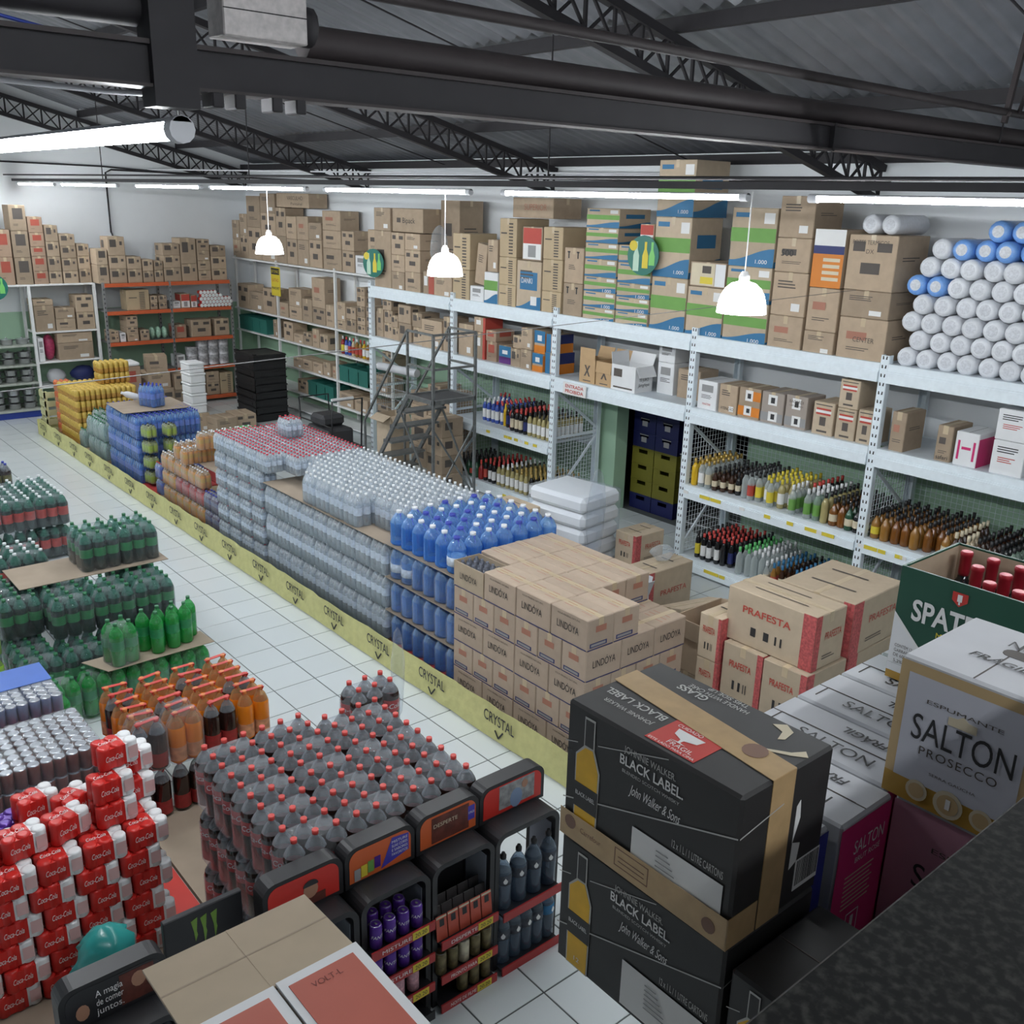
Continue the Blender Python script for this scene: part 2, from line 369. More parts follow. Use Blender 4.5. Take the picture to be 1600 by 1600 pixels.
pipe('conduit', [(-10.7, .62, 3.91), (-2, .66, 3.885), (4, .7, 3.87), (9, .7, 3.86)], .011, DARKST, 'thin black conduit just above the row of lamp tubes', 5)
nl = tube_lamp('tube_lamp', 2.0, 4.44, -2.5, 3.905, 'thick lamp tube hanging under the tie beam near the viewer', None, True)
ob('wire_hook', MB().tube([(1.19, 0, .035), (1.19, 0, .11)], .003, 4).mesh('wire_hook', [STEELW]), nl)
for i, (a, b_) in enumerate(((-9.8, -7.5), (-6.9, -4.6), (-4.0, -1.7), (-.9, 1.4))):  # added row outside the frame, extra light for the left stacks
    tube_lamp('tube_lamp', a, b_, -2.5, 3.905, nth(3-i)+' added lamp tube beyond the thick one, out of view over the drink stacks', 'added unseen tube lamps over the drink stacks', True)
for i, xx in enumerate((8.6,)):  # added fill tube out of view, lights the stock near the camera
    tube_lamp('tube_lamp', -1.2, 1.2, -2.6, 4.9, 'added fill lamp tube, unseen high above the viewer', 'added fill tubes over the ledge', True, 'y').location.x = xx
BELL = emit('glowing bell shade', (1, 1, .99), BELL_E)
bell = MB().lathe([(.136, 0), (.133, .03), (.127, .065), (.116, .1), (.097, .133), (.066, .16), (.025, .172)], 20).mesh('shade', [BELL])
inner = MB().lathe([(.045, .0), (.05, .05), (.02, .12)], 10).mesh('bulb', [BELL])
for i, (x, z) in enumerate(((-1.59, 3.165), (1.32, 3.165), (4.10, 3.165))):
    t = grp('pendant_lamp', ('farthest', 'middle', 'nearest')[i]+' of three glowing white bell pendants over the aisle', 'pendant lamp', (x, .75, z), 0, 'bell pendants')
    ob('shade', bell, t); 
    ob('socket', MB().lathe([(.028, .168), (.03, .2), (.015, .225)], 10).mesh('socket', [FIXT]), t)
    ob('cord', MB().tube([(0, 0, .22), (0, 0, .64)], .0035, 5).mesh('cord', [STEELW]), t)
# ================================================================ cartons
PM = {'k': INK, 's': INKS, 'r': INKR, 'rs': INKRS, 'w': PAPER, 'wb': WHITE,
      'g': mat('green print', (.16, .36, .08), .6), 'bl': mat('blue print', (.03, .17, .34), .55), 'or': mat('orange print', (.66, .21, .02), .55),
      'pk': mat('pink print', (.6, .03, .16), .55), 'dr': mat('brick red label', (.42, .09, .06), .6), 'rb': mat('red ribbon print', (.50, .10, .10), .6, var=.45, scale=55), 'dg': mat('dark label', (.10, .085, .075), .6),
      'ye': mat('yellow print', (.72, .58, .05), .55), 'db': mat('dark blue print', (.02, .03, .14), .55), 'pu': mat('purple print', (.12, .03, .2), .55),
      'gy': mat('grey print', (.3, .3, .3), .6), 'te': mat('teal print', (.03, .25, .2), .6), 'cr': mat('cream print', (.66, .58, .42), .6)}
PKEY = list(PM)
def prints(parent, w, d, h, items, name='printing', off=.0014, split=False):
    """items: (face, u0, u1, v0, v1, colour) or (face, [(u, v)...], colour); faces '-y' '+x' 'top'"""
    if split:
        for n, it in enumerate(items): prints(parent, w, d, h, [it], name, off*(1+.2*n))
        return
    mb = MB(); used = []
    for it in items:
        fc, c = it[0], it[-1]
        poly = it[1] if len(it) == 3 else [(it[1], it[3]), (it[2], it[3]), (it[2], it[4]), (it[1], it[4])]
        if c not in used: used.append(c)
        o = off*(1+.25*used.index(c))
        P = []
        for (u, v) in poly:
            if fc == '-y': P.append(((u-.5)*w, -d/2-o, v*h))
            elif fc == '+x': P.append((w/2+o, (u-.5)*d, v*h))
            else: P.append(((u-.5)*w, (v-.5)*d, h+o))
        mb.add(P, [tuple(range(len(P)))], used.index(c))
    o = ob(name, mb.mesh(name, [PM[c] for c in used]), parent)
    if len(items) > 1: o['kind'] = 'stuff'
    return o
def lines(fc, u0, u1, v, n, c='s', dv=.05, t=.018):
    return [(fc, u0, u0+(u1-u0)*random.uniform(.6, 1), v-i*dv, v-i*dv+t, c) for i in range(n)]
def swoosh(fc, c, lo=.0, a=.10, b=.32):
    P = [(.0, lo), (1, lo)]; n = 8
    return (fc, P + [(1-i/n, a+(b-a)*(.5+.5*math.sin(math.pi*((1-i/n)-.5)))) for i in range(n+1)], c)
def style_items(st, F, S):
    r = random.random
    if st == 's': return [(F, .12, .5, .45, .85, 'dg'), (F, .7, .85, .55, .75, 's'), (S, .15, .5, .4, .8, 'dg')]
    if st == 'dk': return [(F, .22, .82, .45, .88, 'dg')] + lines(F, .2, .6, .25, 2)
    if st == 'r': return [(F, .2, .8, .45, .85, 'dr')] + lines(F, .2, .5, .25, 1) + [(S, .2, .8, .45, .85, 'dr')]
    if st == 'w': return [(F, .2, .8, .62, .86, 'gy')] + lines(F, .2, .8, .5, 3, 'k')
    if st == 'wt': return lines(F, .15, .85, .8, 3, 'k', .07, .03) + lines(F, .2, .8, .5, 3, 'r', .06, .025)
    if st == 'bars': return [(F, .56, .8, .08+.085*i, .12+.085*i, 's') for i in range(10)] + [(F, .1, .45, .6, .64, 's')]
    if st == 'gb': return [(F, .0, 1, .42, .66, 'g'), swoosh(F, 'bl'), (F, .72, .95, .74, .92, 'w'), (F, .08, .4, .84, .92, 'bl'), swoosh(S, 'bl'), (S, .2, .8, .5, .72, 'bl')]
    if st == 'redw': return [(F, .04, .96, .5, .96, 'r'), (F, .04, .96, .04, .5, 'w'), (F, .3, .7, .1, .45, 'gy'), (S, .1, .9, .5, .95, 'r')]
    if st == 'orange': return [(F, 0, 1, .72, 1, 'w'), (F, 0, 1, .58, .72, 'db'), (F, 0, 1, .0, .58, 'or')] + [(F, .35, .9, .12+.11*i, .18+.11*i, 'cr') for i in range(4)]
    if st == 'arrows': return [(F, .2, .26, .7, .9, 'k'), (F, .68, .74, .7, .9, 'k'), (F, .16, .3, .86, .9, 'k'), (F, .64, .78, .86, .9, 'k')] + lines(F, .25, .7, .5, 3, 's')
    if st == 'bluegreen': return [(F, 0, 1, .45, .75, 'g'), swoosh(F, 'bl', 0, .12, .36)]
    if st == 'photo': return [(F, .04, .7, .05, .95, 'cr'), (F, .3, .66, .12, .4, 'ye'), (F, .35, .6, .55, .85, 's'), (F, .72, 1, .05, .95, 'wb'), (S, .1, .9, .1, .9, 'wb')]
    if st == 'center': return [(F, [(.35, .45), (.72, .5), (.72, .72), (.4, .68)], 'gy'), (F, .38, .62, .25, .32, 'k'), (F, .42, .6, .76, .98, 'w')] + lines(F, .1, .3, .86, 2)
    if st == 'red': return [(F, .5, 1, 0, .9, 'dr'), (F, .1, .4, .4, .8, 'w')]
    if st == 're': return [(F, .8, 1, 0, 1, 'r'), (F, .2, .6, .5, .8, 'w'), (S, 0, 1, 0, 1, 'r')]
    if st == 'blue': return [(F, .05, .95, .4, .97, 'bl'), (F, .05, .95, .05, .4, 'pu'), (F, .3, .7, .55, .75, 'w')]
    if st == 'ob': return [(F, 0, 1, .0, .35, 'or'), (F, 0, 1, .45, 1, 'bl'), (F, .3, .7, .55, .8, 'w'), (S, 0, 1, .1, .9, 'or')]
    if st == 'bl': return [(F, 0, .45, 0, 1, 'bl'), (F, .5, .95, .1, .9, 'wb'), (S, 0, 1, .5, 1, 'db'), (S, 0, 1, 0, .5, 'or')]
    if st == 'x': return [(F, [(.3, .3), (.4, .3), (.7, .75), (.6, .75)], 's'), (F, [(.6, .3), (.7, .3), (.42, .75), (.32, .75)], 's'), (F, .25, .75, .1, .14, 's')]
    if st == 'rd': return [(F, .0, 1, .1, .4, 'or'), (F, .28, .62, .12, .42, 'w'), (F, .4, 1, .6, .9, 'or'), (F, .3, .65, .58, .92, 'w'), (F, .4, .55, .2, .34, 'k'), (F, .4, .56, .66, .82, 'k')]
    if st == 'gr': return [(F, .0, 1, .1, .36, 'gy'), (F, .35, .75, .1, .4, 'w'), (F, .3, .7, .6, .92, 'w'), (F, .42, .6, .66, .84, 'k'), (F, .47, .64, .16, .33, 'k')]
    if st == 'p': return [(F, .15, .85, .62, .82, 'r'), (F, .12, .88, .68, .76, 'w'), (F, .35, .65, .3, .56, 's'), (F, .25, .75, .1, .16, 's'), (F, .1, .9, .9, .93, 's')]
    if st == 'pk': return [(F, .12, .22, .2, .75, 'pk'), (F, .78, .88, .2, .75, 'pk'), (F, .3, .7, .5, .58, 'pk'), (S, .0, 1, 0, .85, 'pk')]
    if st == 'crate': return []
    if st == 'lean': return lines(F, .2, .7, .7, 4)
    it = []
    k = r()
    if k < .35: it = lines(F, .15, .7, .78, 3, 's', .07, .03) + [(F, .6, .85, .12, .3, 'w')]
    elif k < .7: it = [(F, .18, .6, .5, .68, 'rs' if r() < .3 else 's')] + lines(F, .2, .8, .3, 2, 's')
    else: it = [(F, .1, .35, .7, .88, 's'), (F, .6, .9, .7, .86, 's'), (F, .3, .7, .3, .5, 's')]
    return it + lines(S, .2, .8, .6, 2, 's')
BODY = {'w': WHITE, 'wt': WHITE, 'pk': WHITE, 'gb': KRAFT2, 'bluegreen': WHITE, 'danki': KRAFT2, 'redw': KRAFT, 'p': KRAFT2, 'gr': mat('grey brown carton', (.36, .31, .27), .8, objvar=.05), 'x': mat('orange kraft', (.52, .35, .19), .8), 'bars': mat('yellow kraft', (.50, .39, .25), .85, objvar=.08), 'r': mat('reddish kraft', (.40, .28, .20), .85, objvar=.1)}
CB = {}
def carton(x0, x1, y0, y1, z0, z1, label, st='b', front='-y', group=None, rz=0., tape=True, body=None, items=None, name='carton', cat='box', rx=0., ry=0.):
    w, d, h = x1-x0, y1-y0, z1-z0
    bm = body or BODY.get(st, KRAFT)
    key = (round(w, 2), round(d, 2), round(h, 2), bm.name, w > d)
    if key not in CB:
        mb = MB().cbox(-w/2, w/2, -d/2, d/2, 0, h, .006, 0)
        if w > d: mb.box(-w/2+.006, w/2-.006, -.0015, .0015, h-.002, h+.0008, 1)
        else: mb.box(-.0015, .0015, -d/2+.006, d/2-.006, h-.002, h+.0008, 1)
        CB[key] = mb.mesh('carton', [bm, INKS])
    o = ob(name, CB[key], None, ((x0+x1)/2, (y0+y1)/2, z0), (rx, ry, rz))
    tag(o, label, cat, group)
    if tape and bm not in (WHITE,):
        k2 = ('tape',)+key[:3]+(w > d,)
        if k2 not in CB:
            t = MB(); e = .0011; q = .022; dr = min(.07, h*.3)
            if w > d:
                t.box(-w/2-e, w/2+e, -q, q, h, h+e).box(w/2, w/2+e, -q, q, h-dr, h).box(-w/2-e, -w/2, -q, q, h-dr, h)
            else:
                t.box(-q, q, -d/2-e, d/2+e, h, h+e).box(-q, q, -d/2-e, -d/2, h-dr, h).box(-q, q, d/2, d/2+e, h-dr, h)
            CB[k2] = t.mesh('tape', [TAPE])
        ob('tape', CB[k2], o)
    it = items if items is not None else style_items(st, front, '+x' if front == '-y' else '-y')
    if it: prints(o, w, d, h, it, split=name != 'carton' or body is KRAFT2 or w*h > .11 or d*h > .11)
    return o
def open_carton(x0, x1, y0, y1, z0, z1, label, flaps=((0, 110), (1, 120), (2, 100), (3, 130)), body=None, inner=None, rz=0., items=None, group=None, fl=.45, name='open_carton', t=.005):
    """box with an open top: walls, bottom and four folded flaps as parts; flap angle 90 = level, 180 = hanging"""
    w, d, h = x1-x0, y1-y0, z1-z0; bm = body or KRAFT; im = inner or KRAFT3
    mb = MB()
    mb.box(-w/2, w/2, -d/2, -d/2+t, 0, h).box(-w/2, w/2, d/2-t, d/2, 0, h).box(-w/2, -w/2+t, -d/2+t, d/2-t, 0, h).box(w/2-t, w/2, -d/2+t, d/2-t, 0, h).box(-w/2+t, w/2-t, -d/2+t, d/2-t, 0, t)
    o = ob(name, mb.mesh(name, [bm]), None, ((x0+x1)/2, (y0+y1)/2, z0), (0, 0, rz)); tag(o, label, 'box', group)
    L = fl*min(w, d)
    for (sd, ang) in flaps:
        a = math.radians(ang-90)
        if sd in (0, 2):   # -y / +y edges
            s = -1 if sd == 0 else 1; wd = w-.01
            m = MB().box(-wd/2, wd/2, 0, L*s, -t/2, t/2) if s > 0 else MB().box(-wd/2, wd/2, -L, 0, -t/2, t/2)
            f = ob('flap', m.mesh('flap', [bm]), o, (0, s*d/2, h), (-s*a, 0, 0))
        else:
            s = 1 if sd == 1 else -1; wd = d-.01
            m = MB().box(0, L, -wd/2, wd/2, -t/2, t/2) if s > 0 else MB().box(-L, 0, -wd/2, wd/2, -t/2, t/2)
            f = ob('flap', m.mesh('flap', [bm]), o, (s*w/2, 0, h), (0, s*a, 0))
    if items: prints(o, w, d, h, items, split=True)
    return o
# ================================================================ the grey storage rack on the right
PX_ = (-4.95, -2.93, -.92, 1.15, 3.22, 5.25)
YF, YB = 3.97, 4.77
rack = grp('storage_rack', 'long pale grey pallet rack with wire mesh along the side wall', 'rack', (0, 0, 0))
def post_mesh(h):
    mb = MB()
    mb.box(-.035, .035, -.004, .004, 0, h).box(-.039, -.031, 0, .06, 0, h).box(.031, .039, 0, .06, 0, h)
    for k in range(int(h/.075)):
        z = .05+k*.075
        for s in (-1, 1): mb.add([(s*.014-.007, -.0048, z), (s*.014+.007, -.0048, z), (s*.017+.005, -.0048, z+.028), (s*.017-.005, -.0048, z+.028)], [(0, 1, 2, 3)], 1)
    mb.box(-.06, .06, -.03, .07, 0, .008)
    return mb.mesh('rack_post', [STEEL, INK])
pmh = post_mesh(2.56)
for x in PX_:
    ob('rack_post', pmh, rack, (x, YF, 0)); ob('rack_post', pmh, rack, (x, YB, 0), (0, 0, math.pi))
    for z in (.15, 1.0, 1.62, 2.4): ob('side_brace', MB().bar((x, YF+.03, z), (x, YB-.03, z), .025, .03).mesh('side_brace', [STEEL]), rack)
    for (z0, z1) in ((.2, .95), (1.6, 1.05)): ob('side_brace', MB().bar((x, YF+.03, z0), (x, YB-.03, z1), .02, .03).mesh('side_brace', [STEEL]), rack)
def beam_mesh(L):
    return MB().box(0, L, -.012, .03, .0, .16).box(0, L, -.03, -.012, 0, .085).box(0, L, -.022, -.012, .085, .1).mesh('shelf_beam', [STEEL])
DECK = mat('pale shelf deck', (.66, .72, .77), .45, var=.06, scale=6)
for b_ in range(5):
    L = PX_[b_+1]-PX_[b_]-.078; x = PX_[b_]+.039
    lv = {0: (1.60, 2.33), 1: (.02, .80, 1.60, 2.33), 2: (1.60, 2.33), 3: (.02, .80, 1.60, 2.33), 4: (.02, .80, 1.60, 2.33)}[b_]
    bm_ = beam_mesh(L)
    for z in lv:
        hgt = .14 if z < 1 else .16
        ob('shelf_beam', bm_, rack, (x, YF+.005, z), (0, 0, 0), (1, 1, hgt/.16)); ob('shelf_beam', bm_, rack, (x+L, YB-.005, z), (0, 0, math.pi), (1, 1, hgt/.16))
        ob('shelf_deck', MB().box(x, x+L, YF+.03, YB-.03, z+hgt-.022, z+hgt-.001).mesh('shelf_deck', [DECK]), rack)
    if b_ in (1, 3, 4):   # wire mesh behind the bottles
        wm = MB(); zz = 1.6
        n = int(L/.05)
        for i in range(n+1): wm.box(x+i*L/n-.0015, x+i*L/n+.0015, YB+.01, YB+.013, .16, 1.6)
        for k in range(29): wm.box(x, x+L, YB+.01, YB+.013, .16+k*.05, .163+k*.05)
        o = ob('wire_mesh', wm.mesh('wire_mesh', [STEEL]), rack); o['kind'] = 'stuff'
for x in PX_[1:5]:   # wire mesh on the side frames
    wm = MB()
    for i in range(15): wm.box(x-.0015, x+.0015, YF+.06+i*.047, YF+.063+i*.047, .1, 1.62)
    for k in range(31): wm.box(x-.0015, x+.0015, YF+.06, YB-.05, .1+k*.05, .103+k*.05)
    o = ob('wire_mesh', wm.mesh('wire_mesh', [STEEL]), rack); o['kind'] = 'stuff'
# yellow shelf edge price tags
pt = MB().box(-.035, .035, -.002, .002, -.017, .017).mesh('price_tag', [PM['ye']])
ptw = MB().box(-.03, .03, -.002, .002, -.015, .015).mesh('price_tag', [PAPER])
for (b_, z, us) in ((1, .87, (.12, .42, .6, .64, .7, .75, .8, .88)), (3, .87, (.04, .15, .18, .22, .25, .4, .55, .68, .78, .81, .84, .87, .9)), (4, .87, (.02, .05, .08, .12, .2, .22, .3)), (3, .09, (.1, .22, .25, .28, .32, .6)), (1, .09, (.3, .6))):
    for k, u in enumerate(us): ob('price_tag', pt if k % 5 else ptw, rack, (PX_[b_]+u*2.0, YF-.03, z))
sg = tag(ob('entry_sign', MB().cbox(-.19, .19, -.006, .006, -.07, .07, .004).mesh('entry_sign', [PAPER]), None, (-.50, YF-.045, 1.67)), 'white entry forbidden sign with red letters on the rack beam', 'sign')
text('ENTRADA', INKR, sg, (0, -.008, .028), .055, w=.3, bold=.02); text('PROIBIDA', INKR, sg, (0, -.008, -.03), .055, w=.3, bold=.02)
# ---- cartons: columns (x0, x1, [levels], style)
def columns(tab, where, plane, depth, zs=None, axis='y', dj=.0, grp_=None, unit='column'):
    """stack cartons by columns; plane = front coordinate"""
    for n, c in enumerate(tab):
        a, b_, zz, st = c[:4]
        zz = list(zz)
        if zs is not None and abs(zz[0]-zs) < .1: zz[0] = zs
        for k in range(len(zz)-1):
            pos = '' if len(zz) == 2 else (', bottom of pile' if k == 0 else (', top of pile' if k == len(zz)-2 else ', %s up' % nth(k)))
            kind = {'w': 'white carton', 'wt': 'white red-printed carton', 'gb': 'green band blue wave carton', 'bars': 'tall carton with barcode bars', 'redw': 'red and white carton', 'orange': 'orange and blue carton', 's': 'small brown carton', 'dk': 'brown carton with dark label', 'r': 'carton with red label', 'photo': 'carton with a photo print', 'danki': 'pale carton with blue logo', 'blue': 'blue and purple carton', 'bl': 'blue and white carton', 'ob': 'orange and blue carton', 'p': 'carton with red ribbon print', 'pk': 'white carton with pink arrows', 'rd': 'carton with orange dots', 'gr': 'grey brown carton', 'x': 'orange brown carton', 'bluegreen': 'white carton with green band'}.get(st, 'brown carton')
            lab = '%s, %s %s %s%s' % (kind, nth(n), unit, where, pos)
            e = .004; dd = depth*random.uniform(.85, 1.05)
            f0 = plane + random.uniform(0, dj)
            hh = zz[k+1]-.003
            if axis == 'y': o = carton(a+e, b_-e, f0, f0+dd, zz[k], hh, lab, st, '-y', grp_, rz=random.uniform(-.015, .015))
            else: o = carton(f0-dd, f0, a+e, b_-e, zz[k], hh, lab, st, '+x', grp_, rz=random.uniform(-.02, .02))
            yield o, c, k, (b_-a), dd, hh-zz[k]
TOP = [(-4.85, -4.42, [2.47, 3.27, 3.58], 'b'), (-4.41, -4.08, [2.47, 2.73, 2.96, 3.26], 'b'), (-4.07, -3.70, [2.47, 2.75, 3.04, 3.26], 'b'),
 (-3.38, -2.98, [2.47, 2.74], 'b'), (-2.96, -2.60, [2.47, 2.86, 3.31], 'bars'), (-2.59, -2.31, [2.47, 2.68], 'w'), (-2.30, -2.03, [2.47, 2.87], 'bluegreen'), (-2.24, -2.04, [2.875, 3.26], 'b'),
 (-2.01, -1.68, [2.47, 2.74, 3.07, 3.52], 'bars'), (-1.67, -1.22, [2.47, 3.05], 'danki'), (-1.58, -1.22, [3.055, 3.44], 'redw'), (-1.21, -.87, [2.47, 2.73, 3.09, 3.45], 'bars'), (-.84, -.52, [2.47, 2.85, 3.24], 'arrows'),
 (-.51, -.01, [2.47, 2.62, 2.79, 2.95, 3.14, 3.31, 3.47, 3.67], 'gb'), (0, .48, [2.47, 2.62, 2.77, 2.92, 3.13, 3.31], 'gb'), (.29, .49, [3.315, 3.53], 'redw'), (.50, .98, [2.47, 3.02, 3.61, 4.15], 'gb'),
 (.99, 1.45, [2.47, 2.96], 'gb'), (1.0, 1.45, [2.963, 3.20], 'photo'), (1.46, 1.97, [2.47, 2.86, 3.19, 3.72], 'gb'), (1.99, 2.36, [2.47, 2.78, 3.17, 3.47, 3.83], 'b'), (2.38, 2.70, [2.47, 2.68, 3.06], 'b'), (2.38, 2.69, [3.063, 3.56], 'orange'), (2.72, 3.18, [2.47, 2.84, 3.07, 3.53], 'b')]
for (o, c, k, w, d, h) in columns(TOP, 'from ladder end, rack top', 4.0, .5, 2.47, grp_='cartons on the rack top'):
    n = TOP.index(c)
    if c[3] == 'danki': 
        prints(o, w, d, h, [('-y', .15, .85, .42, .78, 'bl'), swoosh('-y', 'bl', 0, .06, .3)], 'logo_print'); text('DANKI', PAPER, o, (-.03, -d/2-.003, h*.6), .09, w=.2)
    if c[3] == 'gb' and k in (0, 1, 2) and w > .45: text('1.000', PAPER, o, (w*.22, -d/2-.003, h*.09), .05, w=.13)
    if c[0] == 2.72 and k == 2: text('POTES TERMICOS', INKS, o, (-.02, -d/2-.003, h*.86), .05, w=.34); text('DX', INKS, o, (-.02, -d/2-.003, h*.7), .05, w=.07)
    if c[0] == 2.72 and k == 0: text('CENTER', INKS, o, (.02, -d/2-.003, h*.5), .06, w=.2)
    if c[0] == 1.99 and k == 2: text('500', INK, o, (-.06, -d/2-.003, h*.55), .08, w=.13)
o = carton(-4.40, -3.66, 4.02, 4.5, 3.27, 3.58, 'long brown carton with logo lying on piles beside the ladder', 'b', items=[('-y', .15, .28, .4, .6, 's')])
text('Bipack', INK, o, (.03, -.243, .15), .1, w=.3)
o = carton(-1.95, -1.22, 4.15, 4.6, 3.53, 3.76, 'brown carton lying across two piles under the first truss', 'b', items=[]); text('SUPERIOR', INKRS, o, (0.05, -.228, .12), .1, w=.4)
carton(-3.66, -3.40, 4.02, 4.4, 2.47, 2.78, 'small carton with red side beside the white bag on the rack top', 'red')
carton(-3.64, -3.22, 4.3, 4.7, 2.79, 3.7, 'tall dark brown carton behind the white bag on the rack top', 'b')
carton(-2.56, -2.36, 4.05, 4.2, 2.70, 3.2, 'narrow brown carton leaning on the rack top', 'lean', ry=.13)
L2 = [(-4.90, -4.73, [1.75, 2.17], 'b'), (-4.72, -4.49, [1.75, 1.98, 2.16, 2.31], 's'), (-4.48, -4.30, [1.75, 1.94, 2.11], 's'), (-4.30, -3.98, [1.75, 2.03, 2.28], 's'), (-3.97, -3.73, [1.75, 2.0, 2.2], 's'), (-3.72, -3.24, [1.75, 2.14], 'b'), (-3.22, -3.0, [1.75, 2.22], 'b'),
 (-2.89, -2.57, [1.75, 2.17], 'b'), (-2.55, -2.31, [1.75, 2.1, 2.29], 're'), (-2.29, -2.08, [1.75, 2.01, 2.15], 'r'), (-2.06, -1.80, [1.75, 1.99], 'blue'), (-1.79, -1.60, [1.75, 1.98, 2.14], 's'), (-1.59, -1.38, [1.75, 2.0, 2.26], 'b'), (-1.37, -1.17, [1.75, 1.98, 2.25], 'ob'), (-1.16, -.97, [1.75, 2.01, 2.23], 'bl')]
for _ in columns(L2, 'from ladder end, second rack shelf', 4.02, .3, 1.75, grp_='cartons on the second rack shelf', dj=.05): pass
L2b = [(.42, .66, [1.75, 2.1, 2.3], 'w'), (.71, 1.02, [1.75, 2.07], 'b')]
for _ in columns(L2b, 'above the doorway', 4.28, .3, 1.75, grp_='cartons above the doorway'): pass
for i, (a, b_) in enumerate(((-.53, -.28), (-.26, -.01))):
    open_carton(a, b_, 4.02, 4.3, 1.75, 2.03, 'open orange brown carton above the doorway, '+('with its flap standing up' if i == 0 else 'between a flapped and a white one'), ((0, 0 if i == 0 else 172), (2, 20)), BODY['x'], items=style_items('x', '-y', '+x'), fl=.5)
wj = open_carton(.0, .36, 4.0, 4.28, 1.75, 2.04, 'open white printed carton above the forbidden entry sign', ((1, 150), (3, 8), (2, 20)), WHITE, WHITE, items=[('-y', .1, .45, .55, .85, 's'), ('-y', .1, .9, .12, .18, 's')])
for k, s in enumerate(('NÃO', 'TE JURO', 'Jamghaya')): text(s, INK, wj, (.182, .0, .2-k*.055), .05, '+x', w=.12+.03*k, shear=.3 if k == 2 else 0)
L3 = [(1.21, 1.46, [1.75, 2.05], 'w'), (1.48, 1.71, [1.75, 2.05], 'b'), (1.72, 1.98, [1.75, 2.06], 'rd'), (1.99, 2.25, [1.75, 2.06], 'gr'), (2.26, 2.50, [1.75, 2.07], 'gr'), (2.56, 2.78, [1.75, 2.06], 'p'), (2.80, 3.0, [1.75, 2.04, 2.30], 'p'), (3.01, 3.17, [1.75, 2.06], 'p'),
 (3.33, 3.47, [1.75, 2.10], 'b'), (3.74, 3.88, [1.75, 2.06], 'b'), (3.90, 4.10, [1.75, 2.04], 'pk'), (4.20, 4.46, [1.75, 2.03, 2.28], 'wt')]
for (o, c, k, w, d, h) in columns(L3, 'from doorway, second rack shelf', 4.02, .34, 1.75, grp_='liquor cartons on the second rack shelf'):
    if c[0] == 2.26: text('BACARDI', INKS, o, (0, -d/2-.003, h*.82), .04, w=.15); text('CARTA BLANCA', INKS, o, (0, -d/2-.003, h*.7), .02, w=.15)
    if c[0] == 3.74: text('safari', INK, o, (0, -d/2-.003, h*.13), .05, w=.1)
    if c[0] == 1.21: text('MARTINI', INKR, o, (0, -d/2-.003, h*.2), .03, w=.1)
    if c[0] == 1.48: text('ATENÇÃO', INKS, o, (0, -d/2-.003, h*.2), .04, w=.16)
# rolled white and blue plastic film standing end-on above the last bay
ROLW = mat('white plastic rolls', (.74, .76, .80), .3, var=.08, scale=40, objvar=.05); ROLB = mat('blue plastic rolls', (.18, .38, .80), .3, var=.12, scale=40)
TWIST = mat('roll twist shadow', (.64, .66, .70), .4, var=.2, scale=60)
def roll_mesh(m, r):
    mb = MB().lathe([(r*.12, .004, 1), (r*.55, -.002, 0), (r*.9, .004, 0), (r, .03, 0), (r*.98, .25, 0), (r, .5, 0), (r*.8, .52, 0)], 14, rot=Matrix.Rotation(-R90, 3, 'X'))
    for a in range(5):
        an = a*1.26+.3; ca, sa = math.cos(an), math.sin(an)
        mb.add([(ca*r*.15-sa*.003, -.001, sa*r*.15+ca*.003), (ca*r*.8, .001, sa*r*.8), (ca*r*.15+sa*.003, -.001, sa*r*.15-ca*.003)], [(0, 1, 2)], 1)
    return mb.mesh('plastic_roll', [m, TWIST])
RR = .083; rw = roll_mesh(ROLW, RR); rb = roll_mesh(ROLB, RR)
rows = 8
for k in range(rows):
    n = 10
    for i in range(n):
        x = 3.36 + i*.171 + (.085 if k % 2 else 0); z = 2.475+RR + k*.148
        if (k == 7 and i < 3) or x > 5.2: continue
        if k >= 6 and i == 0: continue
        blue = (k, i) in ((4, 0), (4, 1), (6, 2), (6, 3), (6, 4), (6, 5), (7, 3), (7, 4))
        o = ob('plastic_roll', rb if blue else rw, None, (x, 4.0+random.uniform(0, .05), z), (0, random.uniform(0, 6), 0))
        tag(o, '%s plastic roll, %s from the cartons, %s layer of the pile' % ('blue' if blue else 'white', nth(i), nth(k)), 'plastic roll', 'plastic rolls piled on the rack top')
for i, (x, z) in enumerate(((2.84, 3.613), (3.02, 3.613))):
    tag(ob('plastic_roll', rw, None, (x, 4.1, z)), ('inner' if i == 0 else 'outer')+' of two white rolls lying on the thermal pot carton', 'plastic roll', 'plastic rolls on cartons')
# clear bag of green packs hanging at the end of the rolls
gbag = grp('green_net_bag', 'clear bag of dark green packs at the end of the white rolls', 'bag', (4.62, 3.94, 2.48))
def blob(rx, ry, rz_, n=10, k=7, jit=.12, seed=1):
    rr = random.Random(seed); R = []
    for j in range(k+1):
        t = math.pi*j/k; R.append([(rx*math.sin(t)*math.cos(2*math.pi*i/n)*(1+rr.uniform(-jit, jit))+1e-4*math.cos(i), ry*math.sin(t)*math.sin(2*math.pi*i/n)*(1+rr.uniform(-jit, jit))+1e-4*math.sin(i), rz_*(1-math.cos(t))) for i in range(n)])
    return MB().loft(R, 0, True)
ob('green_packs', blob(.12, .1, .24, seed=3).mesh('green_packs', [mat('green net', (.03, .16, .13), .5, var=.4, scale=40)]), gbag)
ob('green_packs', blob(.11, .1, .2, seed=4).mesh('green_packs', [MATS['green net']]), gbag, (.08, .02, .22))
ob('clear_bag', blob(.17, .14, .5, seed=5).mesh('clear_bag', [FILMD]), gbag, (.03, 0, -.01))
